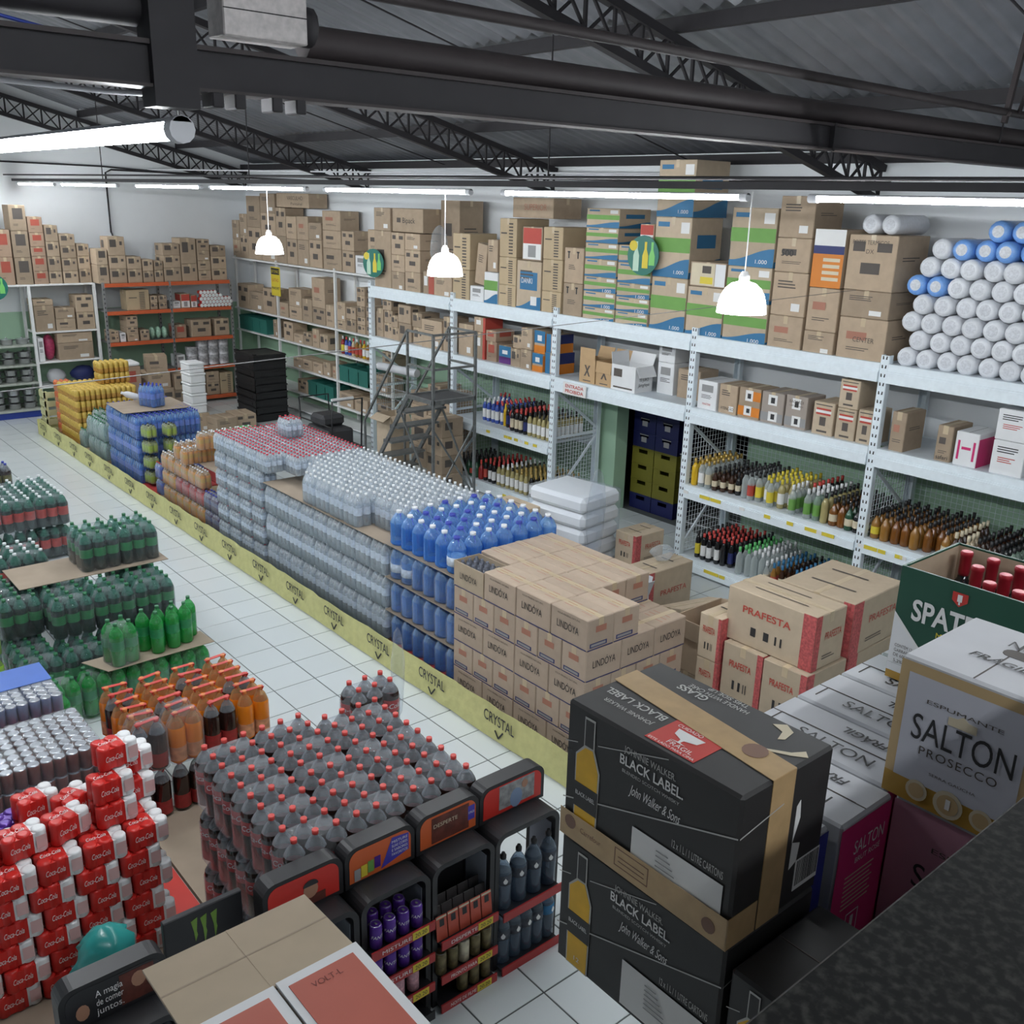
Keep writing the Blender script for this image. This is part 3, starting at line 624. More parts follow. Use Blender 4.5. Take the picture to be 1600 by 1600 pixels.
cb_ = tag(ob('plastic_bag', blob(.13, .12, .3, seed=8).mesh('plastic_bag', [FILMW])), 'crumpled white plastic bag among cartons beside the ladder top', 'bag'); cb_.location = (-3.42, 4.12, 2.79)
# ================================================================ bottles on the rack shelves
def G(name, col, rough=.12): return mat(name, col, rough, var=.05, spec=.7)
LQ = {'yellow': G('yellow liquor', (.70, .44, .02)), 'white': clear('clear spirit', (.62, .68, .66), .5), 'brown': G('brown glass', (.05, .02, .01)), 'dark': G('black glass', (.012, .012, .014)),
      'amber': G('amber spirit', (.20, .075, .015)), 'amber2': G('pale amber spirit', (.33, .16, .035)), 'green': G('green glass', (.02, .08, .04)), 'blue': G('blue liquor', (.05, .1, .42)), 'cream': G('cream liqueur', (.62, .5, .33)), 'palegreen': clear('pale green glass', (.38, .52, .42), .6), 'red': G('red drink', (.3, .02, .02)), 'wine': G('pale wine', (.42, .36, .16))}
CP = {'k': BLACKP, 'r': REDCAP, 'y': PM['ye'], 'w': WHITE, 'g': mat('gold cap', (.5, .34, .1), .3, .4), 'gr': mat('green bottle cap', (.12, .5, .15), .4), 'c': PM['cr'], 'p': mat('pink cap', (.7, .3, .35), .4), 'b': PM['bl']}
LBL = {'w': PAPER, 'k': INK, 'y': PM['ye'], 'r': INKR, 'gr': PM['g'], 'cr': PM['cr'], 'db': PM['db'], None: None}
BTM = {}
def shelf_bottle(shape, liq, lab, cap):
    key = (shape, liq, lab, cap)
    if key in BTM: return BTM[key]
    if shape == 'long': R, H, sh, nk = .031, .24, .13, .012
    elif shape == 'liquor': R, H, sh, nk = .036, .29, .19, .013
    elif shape == 'slim': R, H, sh, nk = .031, .29, .2, .012
    else: R, H, sh, nk = .042, .26, .14, .013
    l = 1 if lab else 0
    pr = [(R*.85, 0, 0), (R, .012, 0), (R, .045, l), (R, sh*.8, 0), (R*.97, sh, 0), (R*.6, sh+.03, 0), (nk, sh+.055, 0), (nk, H-.05, 2), (nk*1.15, H-.048, 2), (nk*1.15, H, 2)]
    m = MB().lathe(pr, 8).mesh('bottle', [LQ[liq], LBL[lab] or LQ[liq], CP[cap]])
    BTM[key] = m; return m
NAMEQ = {'white': 'clear', 'amber2': 'pale amber', 'palegreen': 'pale green', 'dark': 'black', 'wine': 'pale wine'}
NAMEC = {'k': 'black', 'r': 'red', 'y': 'yellow', 'w': 'white', 'g': 'gold', 'gr': 'green', 'c': 'cream', 'p': 'pink', 'b': 'blue'}
REST = {}
def bottle_cols(cols, x0, pitch, z, where, group, keep=2):
    """cols: (shape, liquid, label, cap, rows, front setback); the front rows are bottles of their own, the ranks behind are gathered"""
    for n, c in enumerate(cols):
        if c is None: continue
        sh, lq, lb, cp, rows, back = c
        me = shelf_bottle(sh, lq, lb, cp)
        for r in range(rows):
            y = YF+.07+back+r*.078
            if y > YB-.05: break
            p = (x0+n*pitch+random.uniform(-.006, .006), y+random.uniform(-.006, .006), z)
            if r >= keep: REST.setdefault(me, []).append(p); continue
            o = ob('bottle', me, None, p, (0, 0, random.uniform(0, 6)))
            tag(o, '%s bottle, %s cap, %s column %s%s' % (NAMEQ.get(lq, lq), NAMEC[cp], nth(n), where, ('' if rows == 1 else (', front', ', second row', ', third row')[r])), 'bottle', group)
U3 = [('liquor', 'yellow', None, 'g', 8, 0), ('liquor', 'white', 'w', 'g', 8, 0), ('liquor', 'white', 'cr', 'g', 8, 0), ('long', 'brown', 'cr', 'k', 8, 0), ('long', 'brown', 'cr', 'k', 8, .03), ('long', 'brown', 'cr', 'k', 8, .05), ('long', 'dark', 'cr', 'k', 8, .07),
      ('liquor', 'white', None, 'k', 8, .05), ('liquor', 'white', 'r', 'k', 7, .03), ('liquor', 'white', 'y', 'k', 7, .05), ('liquor', 'white', 'w', 'y', 7, .07), ('liquor', 'white', 'y', 'y', 7, .0), ('liquor', 'wine', 'w', 'y', 7, .05), ('liquor', 'wine', 'w', 'y', 7, .1), ('liquor', 'white', 'gr', 'w', 4, -.02), ('liquor', 'dark', None, 'r', 7, .2), ('liquor', 'white', 'gr', 'w', 5, -.02), ('liquor', 'palegreen', 'gr', 'w', 8, 0), ('liquor', 'wine', None, 'k', 8, 0), ('round', 'amber', 'cr', 'k', 8, 0), ('round', 'amber', None, 'k', 8, .02), ('round', 'green', 'cr', 'k', 8, 0), ('round', 'dark', 'cr', 'k', 8, 0)]
bottle_cols(U3, 1.25, .086, .94, 'beside the doorway', 'liquor bottles on the upper shelf beside the doorway')
U4 = [('round', 'amber2', 'y', 'k', 8, 0), ('round', 'amber2', None, 'k', 8, 0), ('round', 'amber', None, 'k', 8, 0), ('round', 'amber', None, 'k', 8, .02), ('round', 'amber2', None, 'k', 8, .0), ('round', 'amber', None, 'k', 8, .05), ('round', 'amber', None, 'k', 8, .1), ('round', 'amber2', 'cr', 'k', 8, 0), ('round', 'brown', 'w', 'c', 8, -.02), ('round', 'cream', None, 'c', 3, -.02), ('round', 'brown', 'w', 'k', 8, 0), ('round', 'brown', None, 'k', 8, 0), ('round', 'dark', None, 'k', 8, 0), ('round', 'palegreen', 'gr', 'k', 8, 0), ('round', 'green', None, 'k', 8, 0), ('round', 'green', None, 'k', 8, 0), ('round', 'palegreen', None, 'k', 8, 0), ('round', 'green', None, 'k', 8, 0)]
bottle_cols(U4, 3.32, .092, .94, 'in the end bay', 'spirit bottles on the upper shelf of the end bay')
W3 = [('slim', 'dark', 'y', 'k', 7, .02), ('slim', 'dark', 'w', 'r', 8, 0), ('slim', 'dark', 'w', 'r', 8, 0), ('slim', 'dark', 'w', 'r', 8, .02), ('slim', 'dark', None, 'r', 8, .03), ('slim', 'dark', 'db', 'r', 8, .05), ('slim', 'dark', None, 'k', 8, .08), ('liquor', 'white', None, 'gr', 8, -.02), ('liquor', 'white', None, 'gr', 8, 0), ('liquor', 'white', None, 'w', 8, .0), ('liquor', 'white', None, 'w', 8, .02), ('long', 'white', 'cr', 'w', 8, -.02), ('long', 'amber2', 'r', 'b', 8, -.02), ('long', 'brown', 'cr', 'b', 8, 0), ('long', 'brown', None, 'k', 8, 0), ('long', 'brown', 'cr', 'b', 8, 0), ('long', 'brown', 'r', 'r', 8, 0), ('long', 'brown', None, 'k', 8, 0), ('long', 'amber', 'cr', 'r', 8, 0), ('long', 'brown', None, 'k', 8, 0), ('long', 'brown', None, 'r', 8, 0), ('long', 'dark', None, 'k', 8, 0)]
bottle_cols(W3, 1.36, .082, .16, 'by the doorway, lowest shelf', 'bottles on the lowest shelf beside the doorway')
W4 = [('long', 'brown', 'r', 'r', 8, .0), ('long', 'brown', None, 'r', 8, .0), ('long', 'brown', 'r', 'r', 8, 0), ('long', 'dark', 'r', 'r', 8, 0), ('long', 'brown', 'r', 'k', 8, 0), ('long', 'brown', 'cr', 'r', 8, 0)]
bottle_cols(W4, 3.33, .082, .16, 'in the end bay, lowest shelf', 'bottles on the lowest shelf of the end bay')
U1 = [None]*3 + [('slim', 'blue', 'w', 'r', 2, .5)]*2 + [('slim', 'blue', 'w', 'w', 4, .1), ('slim', 'blue', 'w', 'w', 4, .1), ('slim', 'blue', 'w', 'w', 4, .1), ('slim', 'blue', 'w', 'r', 8, .1), ('slim', 'blue', 'w', 'r', 8, .12), ('slim', 'yellow', None, 'y', 1, .1), ('slim', 'dark', 'p' if False else 'db', 'k', 8, .08), ('slim', 'red', 'db', 'k', 8, .06), ('slim', 'dark', 'cr', 'k', 8, .0), ('slim', 'dark', 'cr', 'r', 8, .0), ('slim', 'dark', 'cr', 'r', 8, .0), ('slim', 'dark', 'db', 'r', 8, .0)] + [('slim', 'wine', 'w', 'k', 8, .0)]*5
bottle_cols(U1, -2.83, .085, .94, 'from the ladder, upper bottle shelf', 'bottles on the upper shelf behind the ladder')
W1 = [('round', 'dark', None, 'k', 7, .05), ('round', 'dark', None, 'k', 7, .05), ('round', 'green', None, 'k', 7, 0), ('round', 'green', 'r', 'k', 7, 0), ('round', 'green', None, 'k', 7, 0), ('round', 'red', None, 'r', 7, 0), ('slim', 'dark', 'r', 'r', 8, 0), ('slim', 'dark', 'w', 'r', 8, 0), ('slim', 'dark', 'w', 'r', 8, 0), ('slim', 'wine', 'w', 'r', 8, 0), ('slim', 'wine', 'w', 'w', 8, 0), ('slim', 'wine', 'w', 'w', 8, 0), ('slim', 'wine', 'w', 'k', 8, 0), ('slim', 'wine', 'w', 'g', 8, 0), ('slim', 'wine', 'w', 'g', 8, 0), ('slim', 'wine', 'w', 'g', 8, 0), ('slim', 'dark', 'w', 'g', 8, 0), ('slim', 'dark', 'w', 'g', 8, 0), ('slim', 'green', 'w', 'g', 8, 0), ('slim', 'green', 'w', 'g', 8, 0)]
bottle_cols(W1, -2.80, .092, .16, 'from the ladder, lowest bottle shelf', 'bottles on the lowest shelf behind the ladder')
mb = MB(); ms = []
for me, ps in REST.items():
    base = len(ms); ms += list(me.materials)
    vs = [v.co.copy() for v in me.vertices]; fs = [list(p.vertices) for p in me.polygons]; mi = [p.material_index for p in me.polygons]
    for p in ps:
        b0 = len(mb.v); mb.v += [(v.x+p[0], v.y+p[1], v.z+p[2]) for v in vs]
        mb.f += [[i_+b0 for i_ in f] for f in fs]; mb.mi += [base+k for k in mi]; mb.sm += [True]*len(fs)
tag(ob('bottle_ranks', mb.mesh('bottle_ranks', ms)), 'ranks of bottles standing behind the front rows on the rack shelves', 'bottles', None, 'stuff')
# ================================================================ store room behind the doorway: crates and a trolley
CY = mat('dimmed yellow crate', (.15, .14, .015), .5); CBm = mat('dimmed blue crate', (.008, .012, .08), .5)  # crate colours dimmed to stand for the shade in the store room
def crate_mesh(m, w=.36, d=.30, h=.29):
    mb = MB(); t = .012
    mb.box(-w/2, w/2, -d/2, -d/2+t, 0, h*.62).box(-w/2, w/2, -d/2, -d/2+t, h*.86, h).box(-w/2, -w*.2, -d/2, -d/2+t, h*.62, h*.86).box(w*.2, w/2, -d/2, -d/2+t, h*.62, h*.86)
    mb.box(-w/2, w/2, d/2-t, d/2, 0, h).box(-w/2, -w/2+t, -d/2, d/2, 0, h).box(w/2-t, w/2, -d/2, d/2, 0, h).box(-w/2, w/2, -d/2, d/2, 0, .01)
    mb.box(-w/2-.006, w/2+.006, -d/2-.006, d/2+.006, h-.03, h-.02)
    return mb.mesh('beverage_crate', [m])
cyb = crate_mesh(CY); cbb = crate_mesh(CBm)
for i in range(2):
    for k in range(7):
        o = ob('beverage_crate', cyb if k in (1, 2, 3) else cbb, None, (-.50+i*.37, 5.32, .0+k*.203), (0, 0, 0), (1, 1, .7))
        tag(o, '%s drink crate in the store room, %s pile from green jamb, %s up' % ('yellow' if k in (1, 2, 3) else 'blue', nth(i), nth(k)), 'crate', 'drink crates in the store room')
        if k > 3:
            ob('emblem', MB().lathe([(.05, -.002), (.05, .002)], 12, 0, -.155, .14, rot=Matrix.Rotation(R90, 3, 'X')).mesh('emblem', [GREYW]), o) if False else prints(o, .36, .30, .29, [('-y', .3, .7, .78, .84, 'gy'), ('-y', .38, .62, .35, .68, 'gy')], 'emblem')
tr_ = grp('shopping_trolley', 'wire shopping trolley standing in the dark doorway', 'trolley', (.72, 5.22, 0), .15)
tb = MB()
for i in range(13): tb.tube([(-.4+i*.066, -.25, .45), (-.42+i*.07, -.28, .95)], .003, 4).tube([(-.4+i*.066, .25, .45), (-.42+i*.07, .28, .95)], .003, 4)
for z, e in ((.45, 0), (.6, .01), (.78, .02), (.95, .03)): tb.tube([(-.4-e, -.25-e, z), (.42+e, -.25-e, z), (.42+e, .25+e, z), (-.4-e, .25+e, z), (-.4-e, -.25-e, z)], .006, 5)
ob('basket', tb.mesh('basket', [GALV]), tr_)
ob('frame', MB().tube([(-.4, -.2, .12), (.42, -.2, .12), (.45, -.22, .5), (.5, -.24, 1.0), (.5, .24, 1.0), (.45, .22, .5), (.42, .2, .12), (-.4, .2, .12)], .012, 6).mesh('frame', [GALV]), tr_)
ob('handle', MB().tube([(.52, -.26, 1.02), (.52, .26, 1.02)], .016, 8).mesh('handle', [STEELW]), tr_)
for (a, b_) in ((-.36, -.2), (-.36, .2), (.4, -.2), (.4, .2)): ob('wheel', MB().lathe([(.055, -.012), (.055, .012)], 10, a, b_, .056, rot=Matrix.Rotation(R90, 3, 'X')).mesh('wheel', [BLACKP]), tr_)
# ================================================================ white shelving on the side wall, far half
ws = grp('wall_shelving', 'white steel shelving with long boards beside the end wall', 'shelf', (0, 0, 0))
WZ = (2.57, 1.64, 1.235, .79, .365)
for x in (-10.42, -8.76, -6.72, -5.05):
    for y in (4.42, 4.80): ob('post', MB().box(x-.02, x+.02, y-.02, y+.02, 0, 2.6).mesh('post', [STEELW]), ws)
for z in WZ: ob('shelf_board', MB().cbox(-10.5, -5.0, 4.38, 4.82, z-.03, z, .004).mesh('shelf_board', [STEELW]), ws)
ob('shelf_board', MB().cbox(-10.5, -5.0, 4.38, 4.82, .03, .06, .004).mesh('shelf_board', [STEELW]), ws)
WS1 = [(-10.5, -10.2, [2.572, 2.89, 3.24], 'b'), (-10.17, -9.86, [2.572, 2.98, 3.36], 'b'), (-9.85, -9.3, [2.572, 3.14, 3.68], 'b'), (-9.29, -8.72, [2.572, 3.0, 3.4, 3.73], 'b'), (-8.71, -8.35, [2.572, 3.03, 3.50], 'b'), (-8.34, -7.96, [2.572, 3.0, 3.37], 'b'), (-7.95, -7.56, [2.572, 3.0, 3.38], 'b'), (-7.55, -7.12, [2.572, 3.02, 3.29], 'b'), (-7.08, -6.5, [2.572, 2.91, 3.19, 3.49], 'b'), (-6.48, -6.1, [2.572, 2.9, 3.2], 'b'), (-6.08, -5.75, [2.572, 2.85], 'w'), (-5.7, -5.3, [2.572, 2.9, 3.25], 'b')]
for _ in columns(WS1, 'from end wall, white shelving top', 4.42, .36, 2.572, grp_='cartons on the white shelving top'): pass
o = carton(-8.7, -7.56, 4.45, 4.8, 3.51, 3.74, 'wide brown carton lying across the piles on white shelving', 'b', items=[]); text('VASCULHO', INKS, o, (.1, -.178, .15), .09, w=.55); text('Pantanal', INKS, o, (.15, -.178, .06), .06, w=.4)
WS2 = [(-10.43, -9.93, [1.642, 2.09], 'b'), (-9.91, -9.36, [1.642, 1.98], 'b'), (-9.35, -8.85, [1.642, 2.09], 'b'), (-8.72, -8.38, [1.642, 1.89], 'b'), (-8.35, -7.89, [1.642, 1.86, 2.17], 'b'), (-7.87, -7.53, [1.642, 2.03], 'b'), (-7.51, -7.08, [1.642, 1.92, 2.41], 'b'), (-7.06, -6.79, [1.642, 2.0], 'b'), (-6.69, -6.42, [1.642, 1.78, 2.08], 'b'), (-6.41, -6.1, [1.642, 1.84, 2.03], 's'), (-6.07, -5.82, [1.642, 1.78, 1.91, 2.07, 2.24, 2.36], 's'), (-5.8, -5.55, [1.642, 1.8, 1.95, 2.1], 's'), (-5.5, -5.2, [1.642, 1.85, 2.05], 's')]
for _ in columns(WS2, 'from the end wall, upper white shelf', 4.42, .34, 1.642, grp_='cartons on the upper white shelf'): pass
CT = mat('teal crate', (.03, .17, .14), .5)
def teal(x, z, lab):
    w, d, h = .28, .34, .26; mb = MB()
    mb.cbox(-w/2, w/2, -d/2, d/2, 0, h*.3, .01).box(-w/2, w/2, -d/2, -d/2+.012, .0, h).box(-w/2, w/2, d/2-.012, d/2, 0, h).box(-w/2, -w/2+.012, -d/2, d/2, 0, h).box(w/2-.012, w/2, -d/2, d/2, 0, h).box(-w/2-.008, w/2+.008, -d/2-.008, -d/2, h-.04, h)
    if 'teal' not in CB: CB['teal'] = mb.mesh('teal_crate', [CT])
    tag(ob('teal_crate', CB['teal'], None, (x, 4.59, z)), lab, 'crate', 'teal bottle crates on the white shelving')
for i in range(4): teal(-10.3+i*.3, 1.237, 'teal bottle crate, %s from the end wall under the upper white shelf' % nth(i))
for i in range(3): teal(-6.52+i*.3, .792, 'teal bottle crate, %s from the yellow sign, waist high shelf' % nth(i))
for i in range(3): teal(-7.62+i*.3, .367, 'teal bottle crate, %s from the black trays, low shelf' % nth(i))
WS3 = [(-9.0, -8.82, [1.237, 1.55], 'b'), (-8.6, -8.25, [1.237, 1.56], 'b'), (-8.23, -7.89, [1.237, 1.4], 'b'), (-7.87, -7.57, [1.237, 1.46], 'b'), (-7.55, -7.32, [1.237, 1.55], 'b'), (-7.30, -7.02, [1.237, 1.49], 's'), (-5.35, -5.05, [1.237, 1.45], 'b')]
for _ in columns(WS3, 'from the end wall, middle white shelf', 4.42, .34, 1.237, grp_='cartons on the middle white shelf'): pass
WS4 = [(-8.28, -7.95, [.792, .98], 'b'), (-7.93, -7.6, [.792, .98], 'b'), (-7.58, -7.23, [.792, .98], 'b'), (-7.21, -6.96, [.792, 1.03], 'b'), (-6.9, -6.75, [.792, 1.0], 'b'), (-5.6, -5.2, [.792, 1.05], 'b')]
for _ in columns(WS4, 'from tray stack, waist high white shelf', 4.42, .34, .792, grp_='cartons on the waist high white shelf'): pass
WS5 = [(-8.15, -7.8, [.367, .6], 'b'), (-6.69, -6.25, [.367, .61], 'b'), (-6.2, -5.8, [.367, .58], 'b'), (-5.7, -5.2, [.367, .62], 'b')]
for _ in columns(WS5, 'from tray stack, low white shelf', 4.42, .34, .367, grp_='cartons on the low white shelf'): pass
CLEANC = [('red', 'y', 'w'), ('blue', 'w', 'r'), ('blue', 'r', 'w'), ('cream', 'r', 'r'), ('amber2', 'r', 'w'), ('amber2', 'r', 'r'), ('yellow', 'w', 'r'), ('amber2', 'w', 'w')]
for i, (lq, lb, cp) in enumerate(CLEANC):
    tag(ob('bottle', shelf_bottle('liquor', lq, lb, cp), None, (-6.62+i*.11, 4.48, 1.237)), '%s cleaning bottle, %s from the shelf post on the middle white shelf' % (lq, nth(i)), 'bottle', 'cleaning bottles on the white shelving')
ys_ = tag(ob('yellow_sign', MB().cbox(-.17, .17, -.005, .005, -.25, .25, .003).mesh('yellow_sign', [PM['ye']]), None, (-8.76, 4.393, 2.24)), 'yellow notice with black heading hung on the white shelf post', 'sign')
prints(ys_, .34, .01, 1, [('-y', .06, .94, .12, .23, 'k')])
text('ESTOMAC', PM['ye'], ys_, (0, -.0085, .17), .07, w=.26); text('LATAO', INKR, ys_, (0, -.0075, .02), .08, w=.24); text('MARCHET', INKS, ys_, (0, -.0075, -.12), .07, w=.28)
def round_sign(name, loc, rot, label):
    t = tag(ob(name, MB().lathe([(.19, -.006), (.19, .006)], 20, rot=Matrix.Rotation(R90, 3, 'X')).mesh(name, [mat('deep green print', (.01, .16, .12), .4)]), None, loc, rot), label, 'sign')
    for i, (x, c1) in enumerate(((-.08, 'palegreen'), (.03, 'yellow'), (.11, 'green2'))):
        mm = {'palegreen': mat('pale green ad', (.5, .7, .55), .4), 'yellow': PM['ye'], 'green2': mat('bright green ad', (.2, .6, .15), .4)}[c1]
        ob('printed_bottle', MB().loft([[(x+a, -.009, z) for a, z in ((-.035, -.15+.03*i), (.035, -.15+.03*i), (.035, .0), (.014, .06), (.014, .13), (-.014, .13), (-.014, .06), (-.035, 0))], [(x+a, -.0075, z) for a, z in ((-.035, -.15+.03*i), (.035, -.15+.03*i), (.035, .0), (.014, .06), (.014, .13), (-.014, .13), (-.014, .06), (-.035, 0))]]).mesh('printed_bottle', [mm]), t)
    ob('printed_fruit', MB().lathe([(.05, -.001), (.05, .001)], 12, -.12, -.009, .09, rot=Matrix.Rotation(R90, 3, 'X')).mesh('printed_fruit', [PM['ye']]), t)
    return t
round_sign('soda_sign', (-4.72, 3.9, 2.82), (0, 0, .25), 'round green hanging sign with soda bottles at the ladder end').scale = (1.05, 1, 1.05)
round_sign('soda_sign', (.45, 3.9, 3.22), (0, 0, .25), 'round green hanging sign with soda bottles before the blue wave cartons').scale = (.95, 1, 1.05)
round_sign('soda_sign', (-8.9, -.14, 2.28), (0, 0, 1.2), 'round green hanging sign with soda bottles cut by the frame edge')
# ================================================================ racks along the end wall
orr = grp('orange_rack', 'steel rack with orange beams against the end wall', 'rack', (0, 0, 0))
gp = MB().box(-.02, .02, -.02, .02, 0, 2.22)
for k in range(28): gp.add([(.0206, -.008, .06+k*.075), (.0206, .008, .06+k*.075), (.0206, .008, .09+k*.075), (.0206, -.008, .09+k*.075)], [(0, 1, 2, 3)], 1)
gpm = gp.mesh('post', [GALV, INK])
for y in (1.74, 2.88, 4.01):
    for x in (-9.83, -10.4): ob('post', gpm, orr, (x, y, 0))
OZ = (.11, .67, 1.20, 1.73, 2.20)
for z in OZ:
    for (a, b_) in ((1.76, 2.86), (2.90, 3.99)):
        ob('orange_beam', MB().box(-9.85, -9.80, a, b_, z-.06, z).box(-9.80, -9.79, a, b_, z-.06, z-.03).mesh('orange_beam', [ORANGE]), orr)
        ob('shelf_deck', MB().box(-10.42, -9.85, a, b_, z-.02, z-.003).mesh('shelf_deck', [GALV]), orr)
OT = [(1.68, 1.87, [2.2, 2.51, 2.77], 'dk'), (1.88, 2.17, [2.2, 2.44, 2.66, 2.97], 's'), (2.18, 2.43, [2.2, 2.43, 2.64], 's'), (2.44, 2.63, [2.2, 2.39, 2.59], 's'), (2.64, 2.8, [2.2, 2.4, 2.56], 's'), (2.81, 3.12, [2.2, 2.44, 2.65, 2.85], 's'), (3.13, 3.42, [2.2, 2.5, 2.94], 's'), (3.43, 3.67, [2.2, 2.38, 2.55, 2.72, 2.92], 'b'), (3.68, 3.97, [2.2, 2.4, 2.62, 2.81], 's')]
for _ in columns(OT, 'on the orange rack top', -9.84, .4, 2.2, axis='x', grp_='cartons on the orange rack top'): pass
O1 = [(2.12, 2.52, [1.73, 2.08], 'bars'), (2.53, 2.66, [1.73, 1.84, 1.97], 's'), (2.68, 2.83, [1.73, 1.84, 1.97], 's'), (2.93, 3.07, [1.73, 1.86], 'w'), (3.08, 3.25, [1.73, 1.98], 'redw'), (3.26, 3.38, [1.73, 1.95], 'redw')]
for _ in columns(O1, 'on the upper orange shelf', -9.86, .35, 1.73, axis='x', grp_='cartons on the upper orange shelf'): pass
can_m = MB().lathe([(.03, 0, 1), (.033, .004, 0), (.033, .11, 1), (.028, .122, 1)], 10, rot=Matrix.Rotation(R90, 3, 'Y')).mesh('food_can', [REDP, STEELW])
for k in range(5):
    for i in range(9-k if k > 2 else 9):
        tag(ob('food_can', can_m, None, (-9.9, 3.43+i*.066+(.033 if k % 2 else 0)*1, 1.765+k*.058)), 'red can lying in the can pile on the orange rack, %s row, %s along' % (nth(k), nth(i)), 'can', 'red cans on the orange rack')
O2 = [(1.79, 1.94, [1.2, 1.32, 1.4], 's'), (1.96, 2.06, [1.2, 1.36], 'w'), (2.08, 2.28, [1.2, 1.33, 1.45, 1.64], 'b'), (2.31, 2.47, [1.2, 1.39], 'b'), (2.92, 3.14, [1.2, 1.44], 'r'), (3.23, 3.61, [1.2, 1.51], 'b'), (3.68, 3.96, [1.2, 1.51], 'b')]
for _ in columns(O2, 'on the middle orange shelf', -9.86, .35, 1.2, axis='x', grp_='cartons on the middle orange shelf'): pass
gn = mat('green white pouch', (.35, .55, .42), .4, var=.5, scale=30)
for i in range(3): tag(ob('pouch', blob(.09, .05, .11, 8, 5, .15, 20+i).mesh('pouch', [gn])), 'green and white pouch, %s in the row on the middle orange shelf' % nth(i), 'pouch', 'green pouches').location = (-10.0, 2.56+i*.11, 1.2)
bwm = mat('black white pack', (.55, .55, .57), .4, var=.9, scale=14)
for i in range(4):
    for k in range(3 if i else 2):
        o = tag(ob('paper_pack', MB().loft([rrect(-.1, .1, -.09, .09, z, r, 3) for z, r in ((0, .03), (.02, .05), (.15, .05), (.17, .03))], 0, True).mesh('paper_pack', [bwm])), 'black and white wrapped pack, %s pile on the orange shelf, %s up' % (nth(i), nth(k)), 'pack', 'wrapped packs on the orange rack')
        o.location = (-9.97, 3.24+i*.2, .67+k*.172)
for _ in columns([(2.91, 3.08, [.67, .9], 'w')], 'beside the wrapped packs', -9.86, .3, .67, axis='x'): pass
O5 = [(3.12, 3.43, [.11, .34, .61], 'b'), (3.44, 3.70, [.11, .34, .55], 'b'), (3.71, 3.97, [.11, .51], 'bars')]
for (o, c, k, w, d, h) in columns(O5, 'on the lowest orange shelf', -9.86, .4, .11, axis='x', grp_='cartons on the lowest orange shelf'):
    if c[0] == 3.12 and k == 1: text('COTA', INK, o, (d/2+.003, 0, h*.7), .1, '+x', w=.2, bold=.02)
# white shelving left of the orange rack
lr = grp('white_rack', 'white steel shelving with blue base at the end wall', 'shelf', (0, 0, 0))
for y in (-.62, .64, 1.68):
    for x in (-10.13, -10.6): ob('post', MB().box(x-.022, x+.022, y-.022, y+.022, 0, 2.2).mesh('post', [STEELW]), lr)
BLUEB = mat('blue kick board', (.02, .05, .30), .4)
ob('kick_board', MB().cbox(-10.18, -10.14, -3, .64, 0, .13, .004).mesh('kick_board', [BLUEB]), lr)
GREYS = mat('grey shelf', (.42, .45, .40), .5)
for (a, b_, zz, m) in ((-3, .62, (.14, .59, .89, 1.22), GREYS), (.66, 1.66, (.5, .92, 1.42), STEELW), (-3, 1.70, (2.20,), STEELW), (.66, 1.66, (.08,), GREYS)):
    for z in zz: ob('shelf_board', MB().cbox(-10.62, -10.11, a, b_, z-.03, z, .004).mesh('shelf_board', [m]), lr)
LT = [(-.05, .21, [2.2, 2.64, 3.0], 'r'), (.23, .47, [2.2, 2.64, 3.07], 'r'), (.48, .74, [2.2, 2.63, 3.05, 3.45], 'dk'), (.75, .98, [2.2, 2.41, 2.65, 2.8, 3.02, 3.27], 'r'), (.99, 1.2, [2.2, 2.4, 2.64, 2.88, 3.14], 's'), (1.21, 1.46, [2.2, 2.4, 2.61, 2.81, 3.0], 's'), (1.47, 1.67, [2.2, 2.43, 2.64, 2.84], 's')]
for _ in columns(LT, 'on the white rack top', -10.14, .4, 2.2, axis='x', grp_='cartons on the white rack top'): pass
LB = [(.68, 1.0, [1.42, 1.85, 1.95], 'b'), (1.01, 1.33, [1.42, 1.62, 1.80], 'b'), (1.35, 1.65, [1.42, 1.71, 2.0], 'b')]
for _ in columns(LB, 'on the white rack inner shelf', -10.14, .36, 1.42, axis='x', grp_='cartons in the white rack'): pass
LC = [(.68, .78, [.92, 1.32], 'w'), (1.0, 1.58, [.92, 1.21, 1.38], 'b')]
for _ in columns(LC, 'on the white rack middle shelf', -10.14, .34, .92, axis='x', grp_='cartons in the white rack'): pass
pkm = mat('pink toy bag', (.45, .05, .13), .4, var=.4, scale=25)
tag(ob('bag', blob(.12, .1, .22, 9, 6, .2, 33).mesh('bag', [pkm])), 'crimson bag between boxes in the white rack', 'bag').location = (-10.3, .89, .92)
tag(ob('bag', blob(.16, .2, .14, 9, 6, .2, 34).mesh('bag', [PM['db']])), 'dark blue bundle on the low shelf of the white rack', 'bag').location = (-10.36, 1.42, .5)
tag(ob('bag', blob(.14, .16, .13, 9, 6, .2, 35).mesh('bag', [GREYW])), 'greyish bundle beside the dark blue one in the white rack', 'bag').location = (-10.36, .96, .5)
